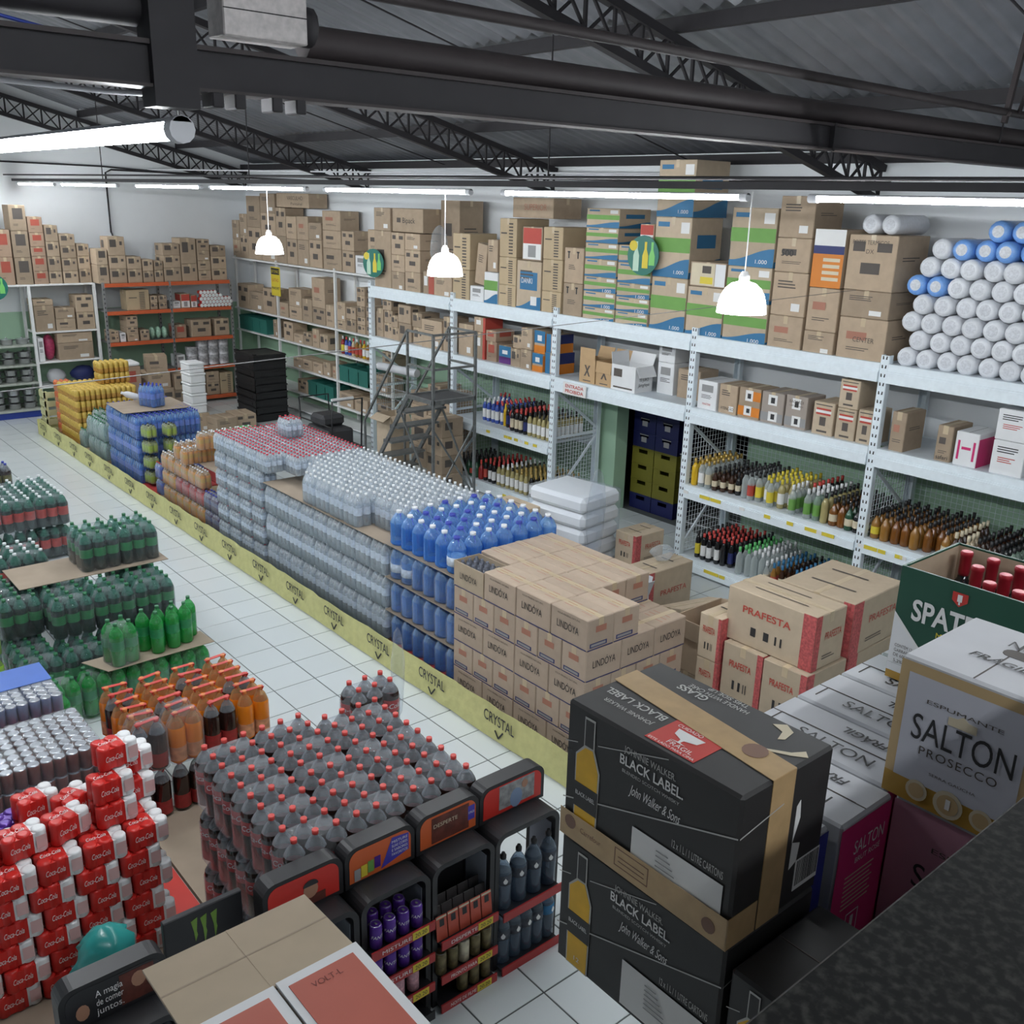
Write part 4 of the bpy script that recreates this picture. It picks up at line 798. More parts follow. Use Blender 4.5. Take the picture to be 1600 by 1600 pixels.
# metal pots on the left shelves
POT = mat('aluminium pot', (.55, .56, .58), .25, .8, var=.1)
pot = MB().lathe([(.085, 0), (.095, .01), (.1, .085), (.108, .09), (.098, .092), (.04, .1), (.012, .108), (.014, .12)], 14).mesh('body', [POT])
hnd = MB().tube([(0, .1, .07), (0, .13, .075), (0, .13, .07)], .008, 5).tube([(0, -.1, .07), (0, -.13, .075), (0, -.13, .07)], .008, 5).mesh('handle', [BLACKP])
for (z, n, ks) in ((.14, 4, 3), (.59, 3, 2), (.89, 3, 2), (1.22, 3, 1)):
    for i in range(n):
        for k in range(ks):
            t = grp('cooking_pot', 'aluminium pot, %s shelf at the end wall, %s pile, %s up' % ({.14: 'lowest', .59: 'second', .89: 'third', 1.22: 'fourth'}[z], nth(i), nth(k)), 'pot', (-10.3, .48-i*.24, z+k*.115), 0, 'pots on the end wall shelves')
            ob('body', pot, t); ob('handle', hnd, t)
# ================================================================ boxes heaped before the orange rack, foam boxes, black trays
def heap(tab, group):
    for (x0, x1, y0, y1, z0, z1, lab, st, rz) in tab: carton(x0, x1, y0, y1, z0, z1, lab, st, '+x', group, rz=rz)
heap([(-9.3, -8.8, 1.5, 1.95, 0, .46, 'brown carton at the base of the heap before the orange rack', 'b', .05), (-9.28, -8.85, 1.5, 1.9, .46, .93, 'reddish carton with red label under the white tray', 'r', .0),
      (-9.4, -8.9, 2.0, 2.45, 0, .5, 'brown carton low in the heap behind the foam boxes', 'b', .1), (-9.4, -8.95, 2.02, 2.42, .5, .78, 'ribbed brown carton on the heap before the orange rack', 'b', .12), (-9.35, -8.98, 2.1, 2.45, .78, 1.05, 'tilted brown carton topping the heap before the orange rack', 'b', -.25),
      (-9.35, -8.95, 2.47, 2.85, 0, .45, 'brown carton under the folded pile by the foam boxes', 'b', -.05), (-9.3, -8.95, 2.5, 2.8, .45, .72, 'brown carton with white strip on the heap', 'b', .04),
      (-7.6, -7.2, 2.45, 2.8, 0, .26, 'brown carton on the floor beside the foam boxes', 'b', .05), (-7.75, -7.3, 2.85, 3.2, 0, .26, 'brown carton on the floor nearest the black trays', 'b', -.06), (-7.95, -7.55, 2.2, 2.5, 0, .30, 'brown carton under the foam boxes', 'b', 0)], 'cartons heaped before the orange rack')
tag(ob('tray', MB().cbox(-.2, .2, -.2, .2, 0, .06, .02).mesh('tray', [FOAM])), 'white foam tray on the reddish carton', 'tray').location = (-9.05, 1.7, .935)
for k in range(5):
    t = grp('foam_box', 'white foam box, %s from the bottom of the foam stack' % nth(k), 'box', (-7.75+.01*(k % 2), 2.35, .30+k*.165), .04*(k % 2), 'foam boxes')
    ob('body', MB().cbox(-.17, .17, -.13, .13, 0, .125, .015).mesh('body', [FOAM]), t); ob('lid', MB().cbox(-.178, .178, -.138, .138, .125, .162, .012).mesh('lid', [FOAM]), t)
tm_ = MB(); w, d, h = .72, .58, .125
tm_.box(-w/2, w/2, -d/2, -d/2+.015, 0, h).box(-w/2, w/2, d/2-.015, d/2, 0, h).box(-w/2, -w/2+.015, -d/2, d/2, 0, h).box(w/2-.015, w/2, -d/2, d/2, 0, h).box(-w/2, w/2, -d/2, d/2, 0, .015)
tm_.box(-w/2-.012, w/2+.012, -d/2-.012, d/2+.012, h-.03, h-.012).box(w/2, w/2+.004, -d*.3, d*.3, .03, .07).box(-w*.3, w*.3, -d/2-.004, -d/2, .03, .07)
for s in (-1, 1): tm_.box(s*w/2-.05, s*w/2+.05 if s < 0 else s*w/2, -d/2, -d/2+.05, h-.01, h+.02)
tmm = tm_.mesh('bread_tray', [BLACKP])
for k in range(9): tag(ob('bread_tray', tmm, None, (-8.05, 3.68, .0+k*.127), (0, 0, random.uniform(-.02, .02))), 'black plastic tray, %s from the floor in the tray stack' % nth(k), 'tray', 'black trays')
gm = mat('green plastic', (.08, .45, .12), .35)
for i in range(3): tag(ob('green_pack', MB().loft([rrect(-.3, .3, -.08, .08, z, r, 2) for z, r in ((0, .01), (.02, .02), (.08, .02), (.1, .01))]).mesh('green_pack', [gm]), None, (-6.1+.03*i, 2.35+i*.1, .12+.05*i), (0, 0, .1)), 'green wrapped pack behind the red capped water, '+('lower', 'middle', 'top')[i]+' one', 'pack', 'green packs')
carton(-6.4, -5.8, 2.2, 2.7, 0, .12, 'flat carton under the green packs', 'b')
# ================================================================ rolling ladder
ld = grp('rolling_ladder', 'grey steel platform ladder with rails standing before the rack', 'ladder', (0, 0, 0))
X0, X1, Y0, Y1, PZ, RZ = -2.24, -1.71, 2.80, 3.42, 1.44, 2.22
LD = mat('worn grey steel', (.20, .21, .21), .42, .5, var=.25, scale=25); TRD = mat('dark rubber tread', (.06, .065, .07), .6, var=.2)
for (x, y) in ((X1, Y0), (X1, Y1)): ob('post', MB().bar((x, y, .06), (x, y, RZ), .03, .03).mesh('post', [LD]), ld)
for (x, y) in ((X0, Y0), (X0, Y1)): ob('post', MB().bar((x, y, PZ), (x, y, RZ), .025, .025).mesh('post', [LD]), ld)
for z in (RZ, PZ+.38):
    r_ = MB().bar((X1, Y0, z), (X1, Y1, z), .025, .025).bar((X0, Y0, z), (X1, Y0, z), .025, .025).bar((X0, Y1, z), (X1, Y1, z), .025, .025)
    ob('guard_rail', r_.mesh('guard_rail', [LD]), ld)
ob('platform', MB().box(X0, X1, Y0, Y1, PZ-.02, PZ).mesh('platform', [TRD]), ld)
ob('platform_rim', MB().bar((X0, Y0, PZ-.01), (X1, Y0, PZ-.01), .03, .05).bar((X0, Y1, PZ-.01), (X1, Y1, PZ-.01), .03, .05).bar((X1, Y0, PZ-.01), (X1, Y1, PZ-.01), .03, .05).bar((X0, Y0, PZ-.01), (X0, Y1, PZ-.01), .03, .05).mesh('platform_rim', [LD]), ld)
for y in (Y0, Y1):
    ob('stringer', MB().bar((X0, y, PZ-.02), (X0-1.0, y, .08), .03, .05).mesh('stringer', [LD]), ld)
    ob('hand_rail', MB().bar((X0, y, RZ), (X0-1.0, y, .95), .025, .025).bar((X0-1.0, y, .95), (X0-1.0, y, .1), .025, .025).mesh('hand_rail', [LD]), ld)
    ob('brace', MB().bar((X1, y, .25), (X0-.15, y, PZ-.25), .02, .02).bar((X1, y, .12), (X0-.95, y, .12), .025, .025).mesh('brace', [LD]), ld)
for k in range(6):
    z = PZ-.22*(k+1); x = X0-.155*(k+1)
    ob('step', MB().box(x-.1, x+.1, Y0, Y1, z-.025, z).box(x-.1, x-.09, Y0, Y1, z-.05, z).mesh('step', [LD]), ld)
ob('cross_brace', MB().bar((X1, Y0, .2), (X1, Y1, 1.1), .015, .02).bar((X1, Y1, .2), (X1, Y0, 1.1), .015, .02).mesh('cross_brace', [LD]), ld)
for (x, y) in ((X1, Y0), (X1, Y1), (X0-.95, Y0), (X0-.95, Y1)): ob('wheel', MB().lathe([(.045, -.012), (.045, .012)], 10, x, y, .046, rot=Matrix.Rotation(R90, 3, 'X')).mesh('wheel', [BLACKP]), ld)
# goods stored under the first rack bay, behind the ladder
UB = [(-4.02, -3.62, [0, .3, .62, .9, 1.1], 'dk'), (-3.6, -3.3, [0, .28, .56, .85, 1.05, 1.25], 'dk'), (-3.28, -3.0, [0, .3, .6, .9, 1.2], 'dk')]
for _ in columns(UB, 'in the bay behind the ladder', 4.05, .4, 0, grp_='cartons behind the ladder'): pass
open_carton(-3.75, -3.4, 3.3, 3.6, 0, .9, 'tall open carton standing behind the ladder steps', ((0, 120), (1, 140), (2, 100)), KRAFT2)
for k in range(4): carton(-2.85, -2.5, 3.5, 3.85, k*.25, k*.25+.247, 'brown bottle carton before the rack post, %s from the floor' % nth(k), 's', group='bottle cartons before the rack post')
gr_ = tag(ob('roller_blind', MB().tube([(-4.85, 4.05, 1.32), (-4.0, 4.15, 1.32)], .06, 10).mesh('roller_blind', [GREYW])), 'grey roll lying across the trolley beside the rack post', 'roll')
tk = grp('basket_trolley', 'wire basket trolley in the bay beside the ladder', 'trolley', (-4.45, 4.15, 0))
tb2 = MB()
for i in range(14): tb2.tube([(-.4+i*.06, -.15, .75), (-.4+i*.06, -.15, 1.22)], .003, 4)
for z in (.75, .9, 1.05, 1.22): tb2.tube([(-.4, -.15, z), (.4, -.15, z), (.4, .3, z), (-.4, .3, z), (-.4, -.15, z)], .005, 5)
ob('basket', tb2.mesh('basket', [GALV]), tk); ob('frame', MB().tube([(-.4, -.15, .75), (-.4, -.15, .06)], .012).tube([(.4, -.15, .75), (.4, -.15, .06)], .012).tube([(.4, .3, .75), (.4, .3, .06)], .012).tube([(-.4, .3, .75), (-.4, .3, .06)], .012).mesh('frame', [GALV]), tk)
hc = grp('hand_cart', 'dark low cart with white handle behind the red capped water', 'cart', (-5.2, 3.4, 0))
ob('deck', MB().box(-.5, .45, -.3, .3, .12, .16).mesh('deck', [BLACKM]), hc)
ob('frame', MB().tube([(.45, -.25, .15), (.5, -.25, .9), (.5, .25, .9), (.45, .25, .15)], .015, 6).tube([(-.45, -.25, .15), (-.5, -.25, .8), (-.5, .25, .8), (-.45, .25, .15)], .015, 6).tube([(-.5, -.25, .5), (.48, -.25, .5)], .012, 6).mesh('frame', [BLACKM]), hc)
ob('handle', MB().tube([(.5, -.26, .92), (.5, .1, .92)], .022, 8).mesh('handle', [WHITE]), hc)
ob('load', MB().cbox(-.35, .3, -.22, .22, .16, .42, .03).cbox(-.3, .1, -.2, .2, .42, .6, .05).mesh('load', [mat('dark bundle', (.05, .05, .055), .6)]), hc)
for s in (-1, 1): ob('wheel', MB().lathe([(.06, -.015), (.06, .015)], 10, .35, s*.28, .061, rot=Matrix.Rotation(R90, 3, 'X')).mesh('wheel', [BLACKP]), hc)
# ================================================================ packs of bottles
PK = {}
def prof_pet(R, H, cap=True, lab=(.36, .60), liqtop=.74, capr=None):
    """PET bottle rings: 0 liquid, 1 label, 2 clear shoulder, 3 cap"""
    c = capr or max(.012, R*.3); s = H
    return [(R*.8, 0, 0), (R, .03*s, 0), (R, lab[0]*s, 1), (R*1.004, lab[1]*s, 0), (R, liqtop*s-.05*s, 0), (R*.93, liqtop*s, 2), (R*.62, .85*s, 2), (c*.95, .915*s, 2), (c*.95, .935*s, 3), (c, .937*s, 3), (c, s, 3)]
def proto(key, R, H, nx, ny, mats, film=FILM, seg=10, lab=(.36, .60), liqtop=.74, pitch=None, separate=False, prof=None):
    p = pitch or 2*R+.001
    pr = prof or prof_pet(R, H, lab=lab, liqtop=liqtop)
    d = {'nx': nx, 'ny': ny, 'p': p, 'H': H, 'sep': separate, 'w': nx*p, 'd': ny*p}
    if separate:
        i = next((k for k, q in enumerate(pr) if q[2] == 3), len(pr)-1)
        d['bottle'] = MB().lathe(pr[:i]+[(pr[i-1][0], pr[i][1], 2)], seg).mesh('bottle', mats)
        d['cap'] = MB().lathe([(r, z, 0) for r, z, _ in pr[i:]], 8).mesh('cap', [mats[3]])
    else:
        mb = MB()
        for i in range(nx):
            for j in range(ny): mb.lathe(pr, seg, (i-(nx-1)/2)*p, (j-(ny-1)/2)*p)
        d['mesh'] = mb.mesh(key, mats)
    w, dd = nx*p/2+.003, ny*p/2+.003
    if film:
        rr_ = min(R, .05)
        sh = .66*H if prof is None else .93*H
        ins = R*.75 if prof is None else .006
        d['film'] = MB().loft([rrect(-w, w, -dd, dd, .004, rr_, 3), rrect(-w, w, -dd, dd, sh, rr_, 3), rrect(-w+ins, w-ins, -dd+ins, dd-ins, (.89*H if prof is None else H+.002), rr_*.5, 3)], 0, True).mesh('shrink_film', [film])
    PK[key] = d; return d
def put(name, key, loc, label, cat='pack', group=None, rz=0., lettering=None, lang=None):
    d = PK[key]
    if d['sep']:
        t = grp(name, label, cat, loc, rz, group)
        for i in range(d['nx']):
            for j in range(d['ny']):
                b = ob('bottle', d['bottle'], t, ((i-(d['nx']-1)/2)*d['p'], (j-(d['ny']-1)/2)*d['p'], 0), (0, 0, random.uniform(0, 6) if not lettering else 0))
                ob('cap', d['cap'], b)
                if lettering: ob('lettering', lettering[0], b, (0, 0, lettering[1]), (0, 0, (lang if lang is not None else -.45)-rz+random.uniform(-.9, .9)))
    else:
        t = tag(ob(name, d['mesh'], None, loc, (0, 0, rz)), label, cat, group)
    if 'film' in d: ob('shrink_film', d['film'], t)
    return t
WAT = clear('clear water', (.56, .64, .68), .42, .1); WAT2 = clear('clear bottle shoulder', (.78, .84, .86), .34, .1)
BLW = clear('blue water', (.09, .29, .74), .52, .1, (.62, .80, 1)); BLW2 = clear('blue bottle shoulder', (.28, .52, .88), .4, .1, (.7, .86, 1))
GRW = clear('pale green bottle', (.42, .60, .52), .5, .1)
WCAP = mat('white cap', (.8, .82, .84), .4); BCAP = mat('blue cap', (.04, .06, .40), .4); LABW = mat('white blue label', (.62, .70, .80), .4, var=.3, scale=40)
proto('water_small_red', .031, .195, 4, 3, [WAT, LABW, WAT2, mat('dark red cap', (.55, .05, .08), .4)], FILMW, 8)
proto('water_small', .031, .195, 4, 3, [WAT, LABW, WAT2, WCAP], FILMW, 8)
proto('water_large', .0405, .288, 3, 2, [WAT, LABW, WAT2, WCAP], FILMW, 9)
proto('water_blue', .035, .29, 4, 3, [BLW, mat('royal blue label', (.14, .24, .66), .4), BLW2, BCAP], FILM, 8)
proto('soda_greenclear', .04, .27, 3, 2, [GRW, GRW, GRW, GREENC], FILMW, 8)
can_prof = lambda R, H: [(R*.8, 0, 2), (R, .006, 0), (R, H-.008, 2), (R*.85, H, 2), (R*.83, H-.003, 2)]
CANT = mat('can lid', (.62, .63, .65), .25, .7)
YJ = mat('yellow juice pack', (.50, .27, .06), .4, var=.3, scale=25); YJ2 = mat('yellow juice cap', (.62, .43, .09), .4, var=.15, scale=30); OJ = mat('red orange juice', (.62, .16, .06), .4, var=.2, scale=25); PKJ = mat('pink juice band', (.55, .25, .14), .4, var=.3, scale=30)
def squat(R, H): return [(R*.85, 0, 1), (R, .01, 1), (R, H*.42, 0), (R*.96, H*.5, 0), (R, H*.6, 0), (R, H*.85, 0), (R*.5, H, 0)]
proto('juice_yellow', .037, .16, 4, 3, [YJ2, YJ, PKJ], None, 8, prof=squat(.037, .16))
proto('juice_red', .037, .16, 2, 3, [OJ, PKJ, PKJ], None, 8, prof=squat(.037, .16))
LIME = mat('lime print', (.33, .45, .04), .4, var=.15, scale=20)
proto('lime_drink', .033, .16, 3, 2, [mat('lime bottle', (.30, .36, .12), .3), LIME, clear('lime shoulder', (.35, .4, .15), .6), BLACKP], FILM, 8, lab=(.15, .6))
OR_L = mat('orange soda', (.72, .28, .02), .2, spec=.7); ORB = mat('orange soda label', (.62, .38, .06), .4, var=.3, scale=30)
proto('orange_small', .032, .20, 3, 2, [OR_L, mat('gold orange drink', (.60, .33, .03), .25), clear('orange neck', (.7, .45, .2), .5), WCAP], FILMW, 8)
proto('red_small', .032, .20, 3, 2, [mat('red soda', (.45, .03, .03), .25), REDP, clear('red neck', (.6, .2, .2), .5), REDCAP], FILMW, 8)
proto('blue_small', .032, .20, 3, 2, [mat('blue soda', (.05, .12, .5), .25), BLUEP, clear('blue neck', (.3, .4, .7), .5), REDCAP], FILMW, 8)
proto('grape_small', .032, .20, 3, 2, [mat('dark grape soda', (.06, .02, .09), .25), mat('navy label', (.05, .06, .2), .4), clear('grape neck', (.4, .4, .55), .5), BCAP], FILMW, 8)
# ---- yellow paper barrier along the stacks
YB_ = mat('yellow crepe paper', (.62, .60, .27), .8, var=.1, scale=14, bump=.35)
yb = MB(); n = 90; xa, xb = -8.8, 3.55; rr = random.Random(5)
P0 = []; P1 = []
for i in range(n+1):
    x = xa+(xb-xa)*i/n; P0.append((x, .20+rr.uniform(-.006, .006), .004)); P1.append((x, .225+rr.uniform(-.008, .008), .245+rr.uniform(-.008, .01)))
V = []
for i in range(n+1): V += [P0[i], (P0[i][0], (P0[i][1]+P1[i][1])/2+rr.uniform(-.008, .006), .12), P1[i], (P1[i][0], P1[i][1]+.004, P1[i][2]), (P0[i][0], P0[i][1]+.004, .004)]
yb.add(V, [(i*5+k, (i+1)*5+k, (i+1)*5+k+1, i*5+k+1) for i in range(n) for k in range(4)], 0, False)
barrier = tag(ob('paper_barrier', yb.mesh('paper_barrier', [YB_])), 'long yellow crepe paper strip fencing the drink stacks', 'barrier')
xs = [-8.5, -7.75, -7.0, -6.3, -5.5, -4.7, -3.95, -3.2, -2.48, -1.75, -1.02, -.30, .42, 1.15, 1.92, 2.75]
for x in xs:
    text('CRYSTAL', INK, barrier, (x, .196, .165), .12, w=.34, name='lettering', rz=-.03, bold=.01)
    ob('tick_mark', MB().bar((x-.04, .196, .085), (x, .195, .035), .004, .012).bar((x+.05, .196, .10), (x, .195, .035), .004, .012).mesh('tick_mark', [INK]), barrier)
ob('end_panel', MB().box(-8.82, -8.80, .2, 1.3, 0, .245).mesh('end_panel', [YB_]), barrier)
# pallets under the stacks
WOOD = mat('pallet wood', (.35, .26, .15), .85, var=.15, scale=12); REDB = mat('red pallet skirt', (.45, .04, .04), .6)
def pallet(x0, x1, y0, y1, label, h=.12, m=WOOD):
    t = grp('pallet', label, 'pallet', (0, 0, 0), 0, 'pallets under the stacks')
    n = max(3, int((y1-y0)/.2))
    for i in range(n): ob('deck_board', MB().box(x0, x1, y0+i*(y1-y0)/n+.01, y0+(i+1)*(y1-y0)/n-.01, h-.022, h-.002).mesh('deck_board', [m]), t)
    for i in range(3): ob('bearer', MB().box(x0+i*(x1-x0-.1)/2, x0+.1+i*(x1-x0-.1)/2, y0+.01, y1-.01, .0, h-.022).mesh('bearer', [m]), t)
pallet(-2.38, -1.2, .36, 1.36, 'wooden pallet under the small water packs'); pallet(-1.18, 1.02, .36, 1.36, 'wooden pallet under the large water packs'); pallet(1.06, 1.98, .36, 1.4, 'wooden pallet under the blue water bottles', m=REDB); pallet(-5.95, -4.2, .36, 1.36, 'wooden pallet under the blue water packs', m=REDB); pallet(-4.15, -2.42, .36, 1.36, 'wooden pallet under the orange drink packs'); pallet(-8.5, -6.1, .36, 1.36, 'wooden pallet under the yellow juice packs')
B0 = .12
# ---- small water packs, five layers and a red capped top layer
w = .252; d = .19
for k in range(5):
    for i in range(4):
        x = -2.35+w/2+i*w*1.135
        put('water_pack', 'water_small_red' if k in (1, 2, 3, 0) and True else 'water_small', (x, .35+d/2, B0+k*.196), 'small water pack on the aisle face, %s from far end, %s layer' % (nth(i), nth(k)), 'water pack', 'small water packs')
    
for i in range(6):
    for j in range(5):
        x = -2.35+w/2+i*.254; y = .35+d/2+j*.197
        if i == 5 and j < 1: continue
        put('water_pack', 'water_small_red', (x, y, B0+5*.196), 'red capped water pack on top, %s from the far end, %s from the aisle' % (nth(i), nth(j)), 'water pack', 'red capped water packs on top')
put('water_pack', 'water_small_red', (-1.72, .95, B0+6*.196), 'single water pack set on the red capped layer', 'water pack')
# ---- large water packs, three layers and a stepped top layer
w = .246; d = .166
for k in range(3):
    for i in range(9):
        x = -1.18+w/2+i*.2455
        put('water_pack', 'water_large', (x, .35+d/2, B0+k*.29), 'large water pack on the aisle face, %s from blue bottles, %s layer' % (nth(8-i), nth(k)), 'water pack', 'large water packs')
for i, (xa, xb) in enumerate(((-1.18, -.2), (-.18, 1.03))):
    tag(ob('cardboard_sheet', MB().box(xa, xb, .35, 1.36, B0+.872, B0+.878).mesh('cardboard_sheet', [KRAFT3])), 'cardboard sheet on the large water packs '+('near the red caps' if i == 0 else 'near the blue bottles'), 'cardboard')
for i in range(6):
    for j in range(6):
        x = -.40+w/2+i*.2455; y = .36+d/2+j*.168
        if (i == 5 and j < 1) or (i == 4 and j == 0): continue
        put('water_pack', 'water_large', (x, y, B0+.88), 'large water pack on top, %s from blue bottles, %s from aisle' % (nth(5-i), nth(j)), 'water pack', 'large water packs on top')
for j in range(1, 6): put('water_pack', 'water_large', (-.40-w/2, .36+d/2+j*.168, B0+.88), 'large water pack against the red caps, %s from the aisle' % nth(j), 'water pack', 'large water packs on top')
for j in range(2, 6): put('water_pack', 'water_large', (-.40-w*1.5, .36+d/2+j*.168, B0+.88), 'large water pack touching the red caps, %s from the aisle' % nth(j), 'water pack', 'large water packs on top')
# ---- blue five litre bottles
R5 = .076
pr5 = [(R5*.85, 0, 0), (R5, .014, 0)]
for q in range(6): pr5 += [(R5, .03+q*.023, 0), (R5*.96, .041+q*.023, 0)]
pr5 += [(R5, .175, 0), (R5*.97, .19, 2), (R5*.7, .235, 2), (R5*.36, .262, 2), (R5*.3, .268, 2)]
b5 = MB().lathe(pr5, 14).mesh('body', [BLW, BLW, BLW2]); c5 = MB().lathe([(.024, .262), (.024, .288)], 10).mesh('cap', [WCAP]); c5b = MB().lathe([(.026, .255), (.026, .284)], 10).mesh('cap', [BCAP])
ob5 = MB().tube([(-.05, 0, .215), (-.03, 0, .262), (.03, 0, .262), (.05, 0, .215)], .006, 5).mesh('handle', [BCAP])
lab5 = MB().lathe([(R5+.001, .06), (R5+.001, .13)], 14).mesh('label', [LABW])
f5 = MB().loft([rrect(-.077, .077, -.077, .077, z, .06, 3) for z in (.003, .19)]+[rrect(-.03, .03, -.03, .03, .285, .02, 3)], 0, True).mesh('shrink_film', [FILM])
def blue5(x, y, z, label, lab=False, top=False):
    t = grp('water_bottle', label, 'water bottle', (x, y, z), random.uniform(-.5, .5), 'blue five litre water bottles')
    ob('body', b5, t); ob('cap', c5 if top and random.random() < .7 else c5b, t); ob('handle', ob5, t)
    if lab: ob('label', lab5, t)
    if not top: ob('shrink_film', f5, t)
for k in range(4):
    for i in range(6):
        blue5(1.05+.08+i*.157, .36+.077, B0+k*.296, 'big blue bottle on the aisle face, %s from the cartons, %s layer' % (nth(5-i), nth(k)), (k, i) in ((2, 0), (2, 1), (3, 5)), k == 3)
    if k < 3: tag(ob('cardboard_sheet', MB().box(1.04, 2.0, .345, 1.4, B0+(k+1)*.296-.008, B0+(k+1)*.296-.002).mesh('cardboard_sheet', [KRAFT3])), 'cardboard sheet above the %s layer of blue bottles' % nth(k), 'cardboard')
for i in range(6):
    for j in range(1, 7): blue5(1.05+.08+i*.157, .36+.077+j*.155, B0+3*.296, 'big blue water bottle on top, %s from the cartons, %s from the aisle' % (nth(5-i), nth(j)), False, True)
# ---- blue water packs farther back
w = .284; d = .213
for k in range(3):
    for i in range(4):
        put('water_pack', 'water_blue', (-5.9+w/2+i*.287, .36+d/2, B0+k*.293), 'blue water pack on the aisle face, %s from far end, %s layer' % (nth(i), nth(k)), 'water pack', 'blue water packs')
    for j in range(1, 4): put('water_pack', 'water_blue', (-5.9+w/2+(3 if k < 2 else 3)*.287, .36+d/2+j*.215, B0+k*.293), 'blue water pack on the near end, %s from the aisle, %s layer' % (nth(j), nth(k)), 'water pack', 'blue water packs')
for j in range(1, 4):
    for i in range(3): put('water_pack', 'water_blue', (-5.9+w/2+i*.287, .36+d/2+j*.215, B0+2*.293), 'blue water pack under the brown sheet, %s from far end, %s from aisle' % (nth(i), nth(j)), 'water pack', 'blue water packs')
tag(ob('cardboard_sheet', MB().loft([[(-5.75, .33, 1.005), (-4.98, .30, 1.005), (-4.95, 1.12, 1.0), (-5.1, 1.22, .985), (-5.75, 1.2, 1.0)], [(-5.75, .33, 1.010), (-4.98, .30, 1.010), (-4.95, 1.12, 1.005), (-5.1, 1.22, .99), (-5.75, 1.2, 1.005)]]).mesh('cardboard_sheet', [KRAFT3])), 'brown sheet lying on the blue water packs', 'cardboard')
put('water_pack', 'water_blue', (-5.28, .78, 1.012), 'single blue water pack standing on the brown sheet', 'water pack', None, .4)
tag(ob('white_bottle', MB().lathe([(.04, 0), (.045, .02), (.045, .2), (.02, .25), (.02, .28)], 10, rot=Matrix.Rotation(1.2, 3, 'X')).mesh('white_bottle', [WHITE])), 'white bottle lying on the brown sheet', 'bottle').location = (-5.58, .75, 1.06)
# ---- pale green packs and yellow juice packs at the far end
for k in range(2):
    for i in range(3):
        put('soda_pack', 'soda_greenclear', (-6.85+.12+i*.25, .36+.09+(.12 if k == 2 else 0), B0+k*.272), 'pale green bottle pack, %s from the yellow juice, layer %s' % (nth(i), nth(k)), 'soda pack', 'pale green bottle packs')
        put('soda_pack', 'soda_greenclear', (-6.85+.12+i*.25, .36+.27+.01, B0+k*.272), 'pale green pack behind, %s from the yellow juice, %s layer' % (nth(i), nth(k)), 'soda pack', 'pale green bottle packs')
for i in range(2): put('soda_pack', 'soda_greenclear', (-7.15+i*.02, .45+i*.2, B0+i*.272), 'green bottle pack leaning at the yellow juice, %s one' % nth(i), 'soda pack', 'pale green bottle packs')
w = .298; d = .223
for k in range(5):
    for i in range(3):
        for j in range(4):
            if not (i == 2 or j == 0 or k == 4): continue
            put('juice_pack', 'juice_yellow', (-8.15+w/2+i*.3, .37+d/2+j*.225, B0+k*.162), 'yellow juice pack, %s from far end, %s from aisle, %s layer' % (nth(i), nth(j), nth(k)), 'juice pack', 'yellow juice packs')
    put('juice_pack', 'juice_red', (-8.26, .37+d/2, B0+k*.162), 'red juice pack beside the yellow ones, layer %s from the pallet' % nth(k), 'juice pack', 'red juice packs')
for i in range(2):
    for k in range(2): put('juice_pack', 'juice_yellow', (-7.7, .95+i*.23, B0+(5+k)*.162), 'yellow juice pack on the raised pile, %s from aisle, %s one' % (nth(i), ('lower', 'upper')[k]), 'juice pack', 'yellow juice packs')
# slatted crate end at the far end of the strip
ce = grp('slatted_crate', 'pale yellow slatted crate at the far end of the strip', 'crate', (-8.62, .62, 0))
SLT = mat('pale yellow slat', (.55, .54, .30), .7)
for k in range(5): ob('slat', MB().box(-.14, .14, -.36, -.34, .06+k*.14, .15+k*.14).mesh('slat', [SLT]), ce); ob('slat', MB().box(.12, .14, -.36, .3, .06+k*.14, .15+k*.14).mesh('slat', [SLT]), ce)
for (x, y) in ((-.13, -.33), (.11, -.33), (.11, .28), (-.13, .28)): ob('corner_post', MB().box(x-.02, x+.02, y-.02, y+.02, 0, .72).mesh('corner_post', [SLT]), ce)
# ---- lime cans, orange, red and dark drink packs between blue water and clear water
for k in range(4): put('drink_pack', 'lime_drink', (-4.62, .47, B0+.04+k*.2), 'lime green drink pack in the pile at the blue water, %s from the pallet' % nth(k), 'drink pack', 'lime drink packs', .15)
for k in range(4): put('drink_pack', 'lime_drink', (-4.58, .72, B0+.04+k*.2), 'lime green drink pack behind the front pile, %s from the pallet' % nth(k), 'drink pack', 'lime drink packs', .05)
for i in range(2):
    for k in range(2): put('drink_pack', 'blue_small', (-4.2+i*.02, .45+i*.15, B0+k*.202), 'blue drink pack beside the lime pile, %s from the aisle, %s one' % (nth(i), ('lower', 'upper')[k]), 'drink pack', 'blue drink packs')
for k in range(3):
    for i in range(4):
        kk = 'orange_small' if k == 0 and i < 3 else ('red_small' if k < 2 and i in (1, 2) else ('grape_small' if i == 3 else 'orange_small'))
        if k == 2 and i > 2: continue
        put('drink_pack', kk, (-4.0+.1+i*.41, .36+.07, B0+k*.202), '%s drink pack on the aisle face, %s from lime pile, %s layer' % (kk.split('_')[0], nth(i), nth(k)), 'drink pack', 'small drink packs on the aisle face')
        put('drink_pack', kk, (-4.0+.1+i*.41+.2, .36+.07, B0+k*.202), '%s drink pack filling the aisle face, %s from lime pile, %s layer' % (kk.split('_')[0], nth(i), nth(k)), 'drink pack', 'small drink packs on the aisle face')
tag(ob('cardboard_sheet', MB().box(-3.95, -2.45, .5, 1.3, B0+.607, B0+.612).mesh('cardboard_sheet', [KRAFT3])), 'brown sheet under the upper orange packs', 'cardboard')
